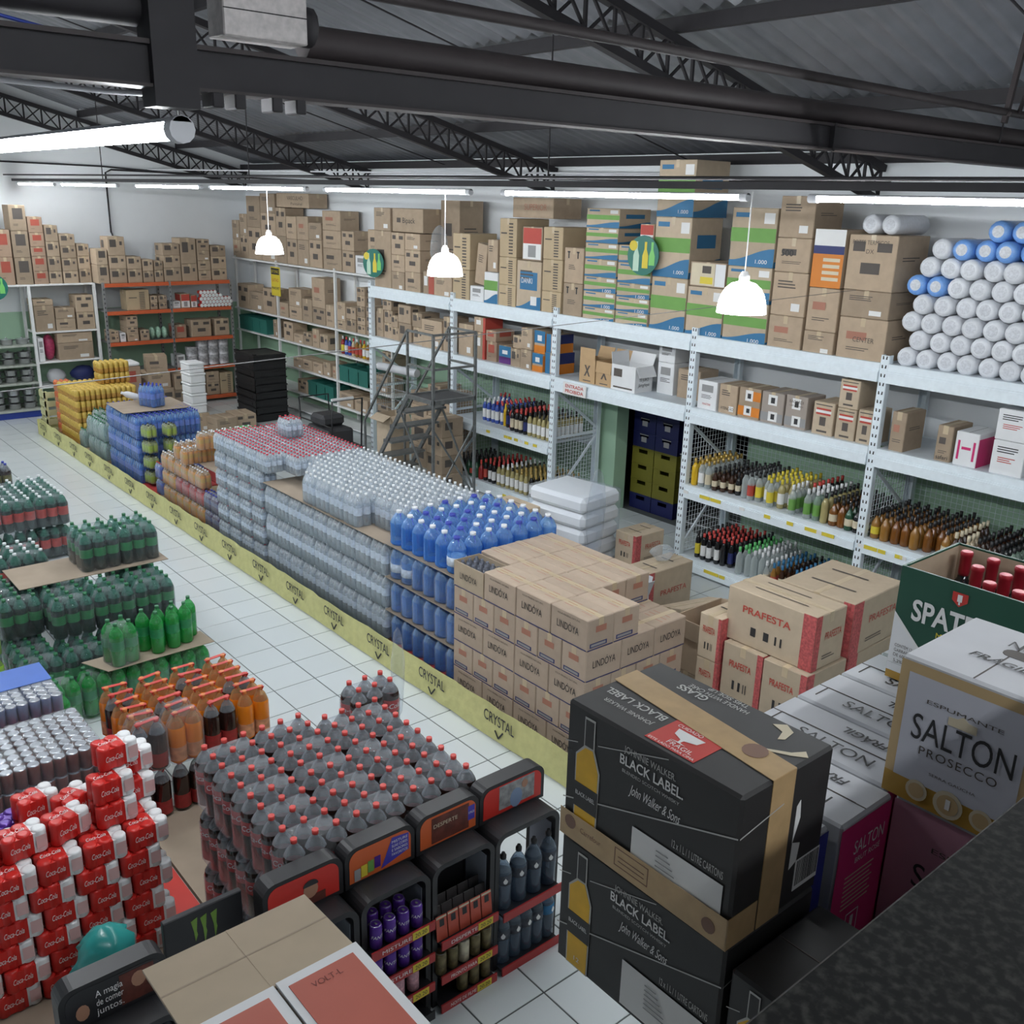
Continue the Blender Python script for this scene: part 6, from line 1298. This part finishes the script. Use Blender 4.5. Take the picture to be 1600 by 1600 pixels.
def hp_face(f, x, w, z0, z1):
    ob('printed_face', MB().loft([[(x+e, .03+.035*math.cos(a), z0+.075+.042*math.sin(a)) for a in [i*math.pi/6 for i in range(12)]] for e in (.0, .002)]).mesh('printed_face', [SKIN]), f)
    ob('printed_hair', MB().loft([[(x+e, .03+.037*math.cos(a), z0+.095+.03*math.sin(a)) for a in [i*math.pi/8 for i in range(9)]] for e in (.0021, .003)]).mesh('printed_hair', [INK]), f)
    ob('printed_shirt', MB().box(x, x+.001, -.06, .10, z0+.002, z0+.045).mesh('printed_shirt', [HDK]), f)
def hp_magia(f, x, w, z0, z1):
    ob('printed_photo', MB().box(x, x+.001, .02, .15, z0+.01, z1-.01).mesh('printed_photo', [HDK]), f)
    for k, s in enumerate(('A magia', 'de comer', 'juntos.')): text(s, PAPER, f, (x+.002, -.02, z1-.045-k*.04), .042, '+x', w=.10)
    ob('printed_face', MB().loft([[(x+e, .09+.028*math.cos(a), z0+.10+.035*math.sin(a)) for a in [i*math.pi/6 for i in range(12)]] for e in (.001, .002)]).mesh('printed_face', [SKIN]), f)
    ob('printed_face', MB().loft([[(x+e, -.12+.025*math.cos(a), z0+.06+.035*math.sin(a)) for a in [i*math.pi/6 for i in range(12)]] for e in (.001, .002)]).mesh('printed_face', [SKIN]), f)
display('display_stand', -.985, .42, 'black display stand with clear water bottles and red header', [(.03, ''), (.36, '')], (HRED, hp_R), False)
display('display_stand', -1.385, .37, 'black display stand with red cards under the orange header', [(.03, 'NOITE DE FILME'), (.20, 'PRONTO PARA'), (.40, 'DESPERTE')], (HOR, hp_M))
display('display_stand', -1.765, .37, 'black display stand with purple soda cans', [(.03, None), (.20, 'MISTURE'), (.37, 'MISTURE'), (.55, 'MISTURE')], (HOR, hp_L))
display('display_stand', -2.15, .38, 'black display stand with a face on its red header', [(.03, None), (.3, None), (.55, None)], (HRED, hp_face))
display('display_stand', -2.95, .40, 'black display stand with white slogan behind the open carton', [(.03, None), (.3, None), (.5, None)], (BLACKM, hp_magia), H=.74)
mp = tag(ob('black_panel', MB().cbox(4.10, 4.13, -2.70, -2.36, 0, .90, .004).mesh('black_panel', [BLACKM])), 'tall black panel with green claw logo beside the stands', 'panel')
CLW = mat('claw green', (.20, .36, .06), .5)
for k, (y, l) in enumerate(((-2.575, .12), (-2.535, .15), (-2.49, .14))):
    ob('claw_mark', MB().loft([[(x, y-.012, .855), (x, y+.016, .865), (x, y+.010, .80), (x, y+.013, .78), (x, y+.002, .87-l), (x, y-.002, .80)] for x in (4.1305, 4.132)]).mesh('claw_mark', [CLW]), mp)
text('MONSTER', PAPER, mp, (4.132, -2.53, .685), .045, '+x', w=.17); text('ENERGY', PM['gy'], mp, (4.132, -2.53, .65), .02, '+x', w=.09, space=1.4)
# goods in the stands
def can_parts(bm, R=.029, H=.125):
    return MB().lathe([(R*.8, 0, 0), (R, .008, 0), (R, H-.012, 0), (R*.86, H-.003, 0)], 14).mesh('body', [bm]), MB().lathe([(R*.86, H-.004, 0), (R*.84, H, 0), (R*.8, H-.004, 0)], 14).mesh('lid', [CANT])
vb, vl = can_parts(MATS['purple can']); FT = bent_text('FANTA', PAPER, .024, .0295)
tabm = MB().box(-.004, .010, -.005, .005, .1252, .1262).mesh('tab', [CANT])
def can(x, y, z, b_, l_, label, txt=None, grp_='cans in the stands'):
    t = grp('drink_can', label, 'can', (x, y, z), 0, grp_); bb = ob('body', b_, t); ll = ob('lid', l_, t); ob('tab', tabm, ll)
    if txt: ob('lettering', txt, bb, (0, 0, .068), (0, 0, random.uniform(-.6, .1)))
for k, (x, n) in enumerate(((4.43, 4), (4.35, 3))):
    for i in range(n): can(x+.0*i, -1.885+i*.072+(.03 if k else 0), .552, vb, vl, 'purple can on the top shelf, %s row, %s from the face header' % (('front', 'back')[k], nth(i)), FT, 'purple cans')
for i in range(4): can(4.43, -1.885+i*.072, .372, vb, vl, 'purple can on the lower shelf, %s from the face header' % nth(i), FT, 'purple cans')
fb, fl_ = can_parts(mat('pink white can', (.55, .30, .34), .35, .2, var=.6, scale=40)); kb, kl = can_parts(mat('black gold can', (.16, .13, .06), .35, .3, var=.8, scale=30)); gb_, gl_ = can_parts(mat('white gold can', (.6, .55, .4), .35, .2, var=.4, scale=30))
for i in range(3): can(4.43, -1.85+i*.08, .202, fb, fl_, 'pink patterned can, %s from the face header' % nth(i), None, 'pink cans')
for i in range(5): can(4.43, -1.53+i*.068, .202, gb_ if i == 2 else kb, kl, '%s can below the red cards, %s from the purple cans' % ('white and gold' if i == 2 else 'black and gold', nth(i)), None, 'gold cans')
for i in range(3): can(4.43, -1.40+i*.07, .032, kb, kl, 'black and gold can on the bottom shelf, %s from the purple cans' % nth(i), None, 'gold cans')
rc = mat('red snack card', (.55, .10, .06), .45, var=.15, scale=15); dkc = mat('dark card back', (.10, .09, .09), .6, var=.3)
for r in range(3):
    for i in range(5):
        c = tag(ob('snack_card', MB().cbox(-.003, .003, -.031, .031, 0, .13+.0*r, .002).mesh('snack_card', [rc if r == 0 else dkc])), ('red snack card in front, %s from the purple cans' if r == 0 else 'dark card in the '+('second', 'third')[r-1]+' row, %s from the purple cans') % nth(i), 'card', 'snack cards')
        c.location = (4.445-r*.05, -1.53+i*.067, .402+r*.012); c.rotation_euler = (0, -.12, 0)
        if r == 0: ob('dark_logo', MB().box(.0032, .004, -.012, .014, .075, .112).mesh('dark_logo', [INK]), c); ob('light_edge', MB().box(.0032, .004, -.029, .029, .118, .127).mesh('light_edge', [PM['cr']]), c)
dw = clear('dark display water', (.10, .14, .19), .62, .08, (.55, .65, .8)); dw2 = clear('display bottle shoulder', (.30, .38, .46), .42, .08, (.7, .8, .9)); dlab = mat('grey drop label', (.06, .07, .09), .4, var=.4, scale=40)
wb = MB().lathe([(.038, 0, 0), (.045, .012, 0), (.043, .06, 0), (.045, .12, 0), (.045, .165, 0), (.045, .2, 0), (.042, .222, 1), (.028, .252, 1), (.014, .272, 1), (.014, .285, 1)], 14).mesh('body', [dw, dw2]); wl = MB().lathe([(.0458, .15), (.0458, .205)], 14).mesh('label', [dlab]); wlb = MB().lathe([(.0458, .15), (.0458, .205)], 14).mesh('label', [PM['bl']]); wc = MB().lathe([(.016, .282), (.016, .302), (.009, .305), (.009, .315)], 10).mesh('cap', [BLACKP])
drop = MB().loft([[(.0465, .012*math.cos(a)*(1 if math.sin(a) < 0 else 1-math.sin(a)), .178+.018*math.sin(a)) for a in [i*math.pi/6 for i in range(12)]] for _ in (0,)]+[[(.047, .012*math.cos(a)*(1 if math.sin(a) < 0 else 1-math.sin(a)), .178+.018*math.sin(a)) for a in [i*math.pi/6 for i in range(12)]]]).mesh('drop_mark', [PAPER])
for (z, n, nm) in ((.362, 4, 'upper'), (.032, 5, 'lower')):
    for i in range(n):
        t = grp('water_bottle', 'clear water bottle with black cap, %s shelf, %s from the snack cards' % (nm, nth(i)), 'water bottle', (4.40, -1.13+i*(.30/(n-1)), z), random.uniform(-.5, .3), 'water bottles in the stand')
        ob('body', wb, t); lb_ = ob('label', wlb if (nm == 'lower' and i == 4) else wl, t); ob('cap', wc, t); ob('drop_mark', drop, lb_)
bg = tag(ob('teal_bag', blob(.10, .13, .15, 15, 9, .28, 91).mesh('teal_bag', [clear('teal bag film', (.04, .40, .38), .75, .25, (.5, .9, .88))])), 'crumpled teal plastic bag behind the slogan stand', 'bag'); bg.location = (3.64, -2.81, .31)
carton(3.5, 3.78, -2.95, -2.68, .036, .305, 'small brown carton under the teal bag', 'b')
tag(ob('drink_can', can_parts(CANT)[0]), 'single bare silver can on the floor by the red packs', 'can').location = (3.75, -3.18, .036)
# ================================================================ mezzanine ledge, granite parapet and stock beside the viewer
LEDG = mat('ledge paint', (.45, .45, .46), .7)
struct('wall_mezzanine', MB().box(7.26, 7.4, -9, 3, 0, 3.2).box(6.30, 7.26, -2.36, -1.05, 2.05, 2.118).box(6.60, 7.26, -2.47, -2.36, 2.05, 2.118).box(6.46, 7.26, -6, -3.2, 2.05, 2.118).mesh('wall_mezzanine', [LEDG]), 'mezzanine wall with a stock ledge')
GRN = bpy.data.materials.new('speckled black granite'); GRN.use_nodes = True
nt = GRN.node_tree; pb = nt.nodes['Principled BSDF']; pb.inputs['Roughness'].default_value = .55; pb.inputs['Specular IOR Level'].default_value = .2
tc = nt.nodes.new('ShaderNodeTexCoord'); vo = nt.nodes.new('ShaderNodeTexNoise'); vo.inputs['Scale'].default_value = 140; vo.inputs['Detail'].default_value = 3
cr = nt.nodes.new('ShaderNodeValToRGB'); cr.color_ramp.elements[0].position = .45; cr.color_ramp.elements[0].color = (.004, .004, .004, 1); cr.color_ramp.elements[1].position = .75; cr.color_ramp.elements[1].color = (.03, .03, .027, 1)
nt.links.new(tc.outputs['Object'], vo.inputs['Vector']); nt.links.new(vo.outputs['Fac'], cr.inputs[0]); nt.links.new(cr.outputs[0], pb.inputs['Base Color'])
gl = tag(ob('granite_parapet', MB().cbox(7.222, 8.0, -9, 3, 3.22, 3.3, .002).mesh('granite_parapet', [GRN])), 'dark speckled granite parapet ledge beside the viewer', 'ledge')
# ---- black whisky cartons
BLK = mat('black whisky carton', (.028, .027, .027), .5, var=.08); GOLD = mat('whisky amber print', (.82, .47, .02), .45, var=.12, scale=20); SILV = mat('silver print', (.5, .5, .48), .4)
PM['ga'] = GOLD; PM['sv'] = SILV
def diag(u0, v0, u1, v1, t, fc='-y'): return (fc, [(u0, v0), (u1, v1), (u1, v1+t), (u0, v0+t)], 'sv')
def whisky(x0, x1, y0, y1, z0, z1, label):
    w, d, h = x1-x0, y1-y0, z1-z0
    o = carton(x0, x1, y0, y1, z0, z1, label, 'b', '-y', 'black whisky cartons', body=BLK, tape=False, name='whisky_carton', items=[
        diag(0, .70, .08, .735, .007), diag(.21, .79, .62, .975, .007), diag(0, .28, .08, .315, .010), diag(.21, .375, 1, .735, .010), diag(0, .735, .45, .80, .010, '+x'),
        ('-y', .45, .955, .05, .40, 'w')])
    # printed bottle
    px = lambda u: (u-.5)*w
    yy = -d/2-.0022
    def shape(name, pts, m, off=0.): return ob(name, MB().loft([[(px(u), yy-off, v*h) for u, v in pts], [(px(u), yy-off+.0006, v*h) for u, v in pts]]).mesh(name, [m]), o)
    shape('printed_bottle', [(.075, .02), (.225, .02), (.23, .60), (.19, .74), (.188, .95), (.122, .95), (.122, .74), (.072, .66)], SILV)
    b2 = shape('printed_whisky', [(.083, .03), (.217, .03), (.221, .595), (.18, .735), (.132, .73), (.08, .655)], GOLD, .0008)
    shape('printed_label', [(.076, .28), (.227, .28), (.228, .46), (.075, .46)], BLK, .0016)
    shape('printed_neck', [(.129, .75), (.182, .75), (.181, .935), (.129, .935)], BLK, .0008)
    text('BLACK LABEL', PAPER, o, (px(.15), yy-.0024, .385*h), .014, w=.055); text('12', PAPER, o, (px(.15), yy-.0024, .10*h), .016, w=.016)
    text('JOHNNIE WALKER.', SILV, o, (px(.52), yy, .885*h), .021, w=.13); text('BLACK LABEL.', PAPER, o, (px(.53), yy, .805*h), .030, w=.16, bold=.015)
    text('BLENDED SCOTCH WHISKY', SILV, o, (px(.53), yy, .735*h), .010, w=.145); text('John Walker & Sons', PAPER, o, (px(.56), yy, .635*h), .032, w=.13, shear=.5)
    text('12 x 1 L / 1 LITRE CARTONS', SILV, o, (px(.81), yy, .455*h), .024, w=.12)
    for q in range(6): ob('label_print', MB().box(px(.6), px(.6)+.06-.006*q, yy-.0038, yy-.0035, (.17+.035*q)*h, (.178+.035*q)*h).mesh('label_print', [PM['gy']]), o)
    return o
j1 = whisky(6.19, 6.63, -2.49, -2.21, 2.441, 2.761, 'upper black whisky carton with amber bottle print and parcel tape')
j2 = whisky(6.19, 6.63, -2.49, -2.21, 2.12, 2.438, 'lower black whisky carton with amber bottle print')
j3 = whisky(6.645, 7.01, -2.49, -2.21, 2.12, 2.41, 'black whisky carton under the granite edge')
for o in (j1, j3):
    h = .32 if o is j1 else .29; w2 = .22 if o is j1 else .1825
    ob('parcel_tape', MB().loft([[(-w2-.001, -.005, z), (w2+.001, -.055, z), (w2+.001, .015, z), (-w2-.001, .065, z)] for z in (h, h+.0014)]).mesh('parcel_tape', [TAPEB]), o) if o is j1 else ob('parcel_tape', MB().box(-.05, .03, -.1405, .14, h, h+.0016).mesh('parcel_tape', [TAPEB]), o)
ob('parcel_tape', MB().box(.2203, .2218, -.055, .015, 0, .3205).mesh('parcel_tape', [TAPEB]), j1)
bt = ob('parcel_tape', MB().loft([[(-.2212, -.1462, .005), (.2225, -.1462, .0), (.2225, -.1462, .068), (-.2212, -.1462, .068)], [(-.2212, -.1454, .005), (.2225, -.1454, .0), (.2225, -.1454, .068), (-.2212, -.1454, .068)]]).box(.2203, .2215, -.1462, -.06, 0, .068).mesh('parcel_tape', [TAPEB]), j1)
TPR = mat('tape print brown', (.20, .10, .06), .4)
for (x, z) in ((-.19, .045), (.18, .03)): ob('tape_mark', MB().lathe([(.016, -.0002), (.016, .0004)], 14, x, -.1466, z, rot=Matrix.Rotation(R90, 3, 'X')).mesh('tape_mark', [TPR]), bt)
text('Carrefour', TPR, bt, (-.13, -.1466, .04), .018, w=.06)
ob('tape_stamp', MB().box(-.06, .03, -.1467, -.1464, .018, .020).box(-.06, .03, -.1467, -.1464, .058, .060).box(-.06, -.058, -.1467, -.1464, .018, .06).box(.028, .03, -.1467, -.1464, .018, .06).box(-.05, .02, -.1467, -.1464, .03, .032).box(-.05, .02, -.1467, -.1464, .04, .042).mesh('tape_stamp', [TPR]), bt)
ob('tape_mark', MB().lathe([(.025, .3218), (.025, .3222)], 14, .14, 0, 0).mesh('tape_mark', [TPR]), j1)
st = ob('fragile_sticker', MB().box(-.025, .095, -.124, -.02, .3202, .3208).mesh('fragile_sticker', [REDP]), j1)
st.rotation_euler = (0, 0, 0)
text('CUIDADO', PAPER, st, (.02, -.042, .3216), .014, 'top', w=.06); text('FRÁGIL', PAPER, st, (.045, -.104, .3216), .018, 'top', w=.06); text('ESTE LADO PARA CIMA', PAPER, st, (.035, -.118, .3216), .010, 'top', w=.11)
ob('glass_mark', MB().loft([[(x_+.03, y_+.003, zz) for x_, y_ in ((-.03, -.055), (.035, -.055), (.03, -.075), (.006, -.084), (.005, -.094), (.02, -.097), (-.016, -.097), (0, -.094), (-.002, -.084), (-.024, -.075))] for zz in (.3213, .3217)]).mesh('glass_mark', [PAPER]), st)
text('GLASS', SILV, j1, (-.08, .085, .3208), .030, 'top-', w=.075, bold=.02); text('HANDLE WITH CARE', SILV, j1, (-.03, .106, .3208), .02, 'top-', w=.15); text('THIS SIDE UP', SILV, j1, (-.02, .126, .3208), .018, 'top-', w=.10)
text('BLACK LABEL', SILV, j1, (-.12, -.045, .3208), .03, 'top-', w=.16, bold=.015); text('JOHNNIE WALKER', SILV, j1, (-.11, -.08, .3208), .018, 'top-', w=.13)
for (pt_, m) in (([(.10, .08), (.13, .07), (.14, .04), (.15, .05), (.145, .085), (.12, .10)], PM['cr']), ([(.135, -.02), (.19, .01), (.215, .03), (.2, .045), (.185, .02), (.14, -.01)], PM['cr'])):
    ob('striding_leg_print', MB().loft([[(x_, y_+.03, z) for x_, y_ in pt_] for z in (.3204, .321)]).mesh('striding_leg_print', [m]), j1)
ob('striding_leg_print', MB().loft([[(x_, y_-.06, z) for x_, y_ in [(-.02, .0), (.01, -.02), (.05, .0), (.06, .03), (.05, .03), (.035, .01), (.0, .02), (-.015, .02)]] for z in (.2904, .291)]).mesh('striding_leg_print', [PM['cr']]), j3)
bc = ob('barcode', MB().box(.2203, .2212, .055, .135, .03, .10).mesh('barcode', [PAPER]), j1); bb = MB(); yv = .06
while yv < .13: t_ = random.uniform(.0008, .0025); bb.box(.2212, .2216, yv, yv+t_, .04, .097); yv += t_+random.uniform(.001, .0025)
ob('bars', bb.mesh('bars', [INK]), bc)
ob('torn_patch', MB().loft([[(x_, y_, z_) for y_, z_ in ((.033, .15), (.05, .2), (.045, .24), (.034, .23))] for x_ in (.2203, .221)]).loft([[(x_, y_, z_) for y_, z_ in ((-.05, .03), (-.034, .06), (-.034, .16), (-.04, .14), (-.042, .08))] for x_ in (.2203, .221)]).loft([[(x_, y_, z_) for y_, z_ in ((.033, .09), (.055, .10), (.06, .14), (.034, .15))] for x_ in (.2203, .221)]).mesh('torn_patch', [PAPER]), j1)
# ---- white sparkling wine cartons
PKH = mat('hot pink board', (.62, .03, .17), .45); PKL = mat('pale pink board', (.52, .26, .34), .5); BLH = mat('deep blue board', (.03, .04, .30), .45); YLB = mat('mustard border', (.50, .29, .05), .5); YLP = mat('pale mustard border', (.58, .42, .22), .5); PROS = mat('cool white board', (.60, .61, .68), .5, var=.03)
PM['ph'] = PKH; PM['pl'] = PKL; PM['bh'] = BLH; PM['yb'] = YLB; PM['yp'] = YLP; PM['ps'] = PROS
def sparkling(x0, x1, y0, y1, z0, z1, label, items, tops=True):
    w, d, h = x1-x0, y1-y0, z1-z0
    o = carton(x0, x1, y0, y1, z0, z1, label, 'w', '-y', 'sparkling wine cartons', body=GREYW, tape=False, name='wine_carton', items=items)
    if tops:
        text('SALTON', INK, o, (.02, -.045, h+.003), .055, 'top', w=.2); text('FRÁGIL', INK, o, (.05, .05, h+.003), .04, 'top-', w=.12, bold=.02, shear=.2)
        ob('flap_slot', MB().box(-w*.42, w*.42, -.0012, .0012, h, h+.0018).box(-w*.42, -w*.42+.0025, -d*.3, 0, h, h+.0018).mesh('flap_slot', [INKS]), o)
    return o
PINK = [('+x', 0, 1, 0, .97, 'ph')]
a1 = sparkling(6.22, 6.6, -2.075, -1.875, 2.12, 2.50, 'white topped wine carton with hot pink end beside the whisky', PINK)
text('SALTON', PAPER, a1, (.1925, .02, .30), .05, '+x', w=.12); text('BRUT ROSÉ', PAPER, a1, (.1925, .02, .265), .02, '+x', w=.10)
for q in range(8): ob('print_line', MB().box(.1915, .1922, -.06, .055-.006*(q % 3), .23-q*.012, .233-q*.012).mesh('print_line', [PM['cr']]), a1)
ob('print_frame', MB().box(.1915, .1922, -.03, .02, .06, .062).box(.1915, .1922, -.03, .02, .12, .122).box(.1915, .1922, -.03, -.028, .06, .122).box(.1915, .1922, .018, .02, .06, .122).box(.1915, .1922, -.01, .002, .075, .11).mesh('print_frame', [PAPER]), a1); text('SALTON', PAPER, a1, (.1925, .02, .035), .022, '+x', w=.06)
sparkling(6.2, 6.575, -2.20, -2.085, 2.12, 2.495, 'white topped wine carton with deep blue end squeezed by the whisky', [('+x', 0, 1, 0, .97, 'bh')], False)
for k, (ya, yb2) in enumerate(((-1.865, -1.665), (-1.655, -1.455), (-1.445, -1.245), (-1.235, -1.03))):
    sparkling(6.2, 6.58, ya, yb2, 2.12, 2.50, 'white topped wine carton, %s behind the hot pink one' % nth(k), PINK)
b1 = sparkling(6.605, 7.0, -1.87, -1.56, 2.12, 2.50, 'pale pink wine carton under the prosecco carton', [('-y', .0, 1, .0, .98, 'pl')], False)
text('SALTON', INK, b1, (.0, -.158, .21), .085, w=.26); text('ESPUMANTE', INKS, b1, (0, -.158, .29), .018, w=.2); text('BRUT ROSÉ', INKS, b1, (0, -.158, .16), .025, w=.16)
p_ = sparkling(6.575, 6.87, -1.88, -1.56, 2.505, 2.835, 'white prosecco carton with mustard border', [('-y', 0, 1, 0, .97, 'yp'), ('-y', 0, 1, 0, .16, 'yb'), ('-y', .07, .93, .155, .9, 'ps')], False)
text('SALTON', INK, p_, (.006, -.1635, .178), .085, w=.215); text('PROSECCO', INKS, p_, (.003, -.1635, .13), .028, w=.165, space=1.15); text('ESPUMANTE', INKS, p_, (0, -.1635, .245), .013, w=.16); text('SERRA GAÚCHA', INKS, p_, (0, -.1635, .085), .009, w=.1)
ob('winery_mark', MB().loft([[(x_, y_, z_) for x_, z_ in ((-.03, .214), (.03, .214), (.03, .232), (.012, .234), (0, .243), (-.012, .234), (-.03, .232))] for y_ in (-.1632, -.1637)]).mesh('winery_mark', [PM['cr']]), p_)
for x, r in ((-.07, .024), (-.0, .032), (.07, .024)):
    md = ob('medal', MB().lathe([(r, -.0002), (r, .0007)], 18, x, -.1637, .035, rot=Matrix.Rotation(R90, 3, 'X')).mesh('medal', [PM['cr']]), p_); ob('medal_ring', MB().lathe([(r*.72, .0), (r*.72, .0004)], 18, x, -.1646, .035, rot=Matrix.Rotation(R90, 3, 'X')).mesh('medal_ring', [YLP]), md)
text('1', PAPER, p_, (0, -.1655, .035), .035, w=.01)
text('SALTON', INK, p_, (.05, .07, .3335), .05, 'top-', w=.15); text('FRÁGIL', INK, p_, (-.0, -.045, .3335), .035, 'top', w=.12, bold=.02, shear=.2)
ob('hand_hole', MB().loft([rrect(-.02, .10, .005, .045, z, .018, 3) for z in (.3302, .3312)]).mesh('hand_hole', [INKS]), p_)
# ---- green beer carton holding wine bottles
SPG = mat('deep green board', (.012, .075, .045), .45, var=.05); PM['sg'] = SPG
sp = open_carton(6.29, 6.62, -1.37, -1.06, 2.505, 2.83, 'open green beer carton holding red capped wine bottles', (), SPG, KRAFT, items=[('-y', [(0, .14), (.42, .14), (0, .56)], 'wb'), ('-y', [(.42, .14), (.45, .14), (0, .60), (0, .56)], 'w'), ('-y', 0, .5, 0, .07, 'yb'), ('-y', 0, .35, .07, .14, 'wb')], t=.007)
ob('inner_lining', MB().box(-.157, .157, -.147, -.1465, .01, .32).box(-.157, .157, .1465, .147, .01, .32).box(-.1575, -.157, -.147, .147, .01, .32).box(.157, .1575, -.147, .147, .01, .32).mesh('inner_lining', [KRAFT]), sp)
text('SPATEN', PAPER, sp, (-.01, -.1575, .212), .082, w=.215, bold=.025); text('MUNICH', PM['ye'], sp, (.0, -.1575, .165), .022, w=.09)
for k, s in enumerate(('CONTÉM 12', 'GARRAFAS', 'DE 600 ml')): text(s, INKS, sp, (-.125, -.1585, .10-k*.014), .013, w=.05)
text('5,2% vol', INKS, sp, (-.125, -.1585, .055), .013, w=.045)
ob('shield_mark', MB().loft([[(x_, y_, z_) for x_, z_ in ((-.02, .30), (.02, .30), (.02, .278), (0, .262), (-.02, .278))] for y_ in (-.1565, -.158)]).mesh('shield_mark', [REDP]), sp)
ob('spade_mark', MB().box(-.006, .006, -.1588, -.158, .276, .295).box(-.002, .002, -.1588, -.158, .268, .276).mesh('spade_mark', [PAPER]), sp)
wbm = MB().lathe([(.034, 0), (.037, .01), (.037, .19), (.03, .215), (.015, .235), (.0135, .25)], 12).mesh('body', [LQ['dark']]); wfo = MB().lathe([(.0145, .245), (.0155, .255), (.0155, .30), (.017, .302), (.017, .312), (.0145, .315)], 12).mesh('foil_cap', [mat('wine red foil', (.38, .02, .035), .35, .3)])
n_ = 0
for i in range(4):
    for j in range(3):
        if (i, j) in ((0, 0), (1, 0), (0, 1)): continue
        t = grp('wine_bottle', 'red capped wine bottle in the beer carton, %s across, %s deep' % (nth(i), nth(j)), 'wine bottle', (6.345+i*.074, -1.305+j*.092, 2.517), 0, 'wine bottles in the beer carton')
        ob('body', wbm, t); ob('foil_cap', wfo, t)
carton(6.64, 7.0, -1.37, -1.06, 2.12, 2.50, 'white carton under the beer carton row at the parapet', 'w', body=GREYW)
# ---- open carton with red printed flaps at the lower edge
RDF = mat('salmon red board', (.50, .13, .09), .55, var=.06); PM['rf'] = RDF
nc = carton(6.36, 6.86, -3.38, -3.10, 2.12, 2.60, 'kraft carton with salmon red flaps at the lower picture edge', 'b', body=KRAFT2, tape=False, items=[], name='flap_carton')
for s in (-1, 1):
    f = ob('closed_flap', MB().box(-.25, .25, 0, .138, 0, .005).mesh('closed_flap', [WHITE]), nc, (0, -.14 if s < 0 else .002, .481 if s < 0 else .483), (0, 0, 0))
    ob('red_print', MB().box(-.232, .25, .012, .122, .005, .0062).mesh('red_print', [RDF]), f)
    if s > 0: text('CAUTION! GLASS!', mat('dark red ink', (.18, .04, .03), .6), f, (.06, .10, .0068), .02, 'top-', w=.15)
    text('VOLT-L', MATS['dark red ink'] if 'dark red ink' in MATS else INKR, f, (-.21, .065, .0068), .016, 'topx', w=.05) if s > 0 else None
fl2 = ob('open_flap', MB().box(-.165, 0, -.138, .138, -.0025, .0025).box(-.165, -.0, -.004, .0, .0025, .003).mesh('open_flap', [KRAFT2]), nc, (-.25, 0, .48), (0, -.06, 0))
ob('crease', MB().box(-.09, -.087, -.137, .137, .0026, .0032).mesh('crease', [KRAFT3]), fl2)
ob('side_flap', MB().box(-.25, .25, 0, .12, -.0025, .0025).mesh('side_flap', [KRAFT]), nc, (0, .14, .478), (-1.15, 0, 0))
tag(ob('stay_wire', MB().tube([(4.78, -9.0, 3.07), (2.855, 3.985, 3.07)], .0022, 5).mesh('stay_wire', [mat('dull grey wire', (.22, .22, .22), .8)])), 'thin taut wire stretched slantwise across the hall', 'wire')
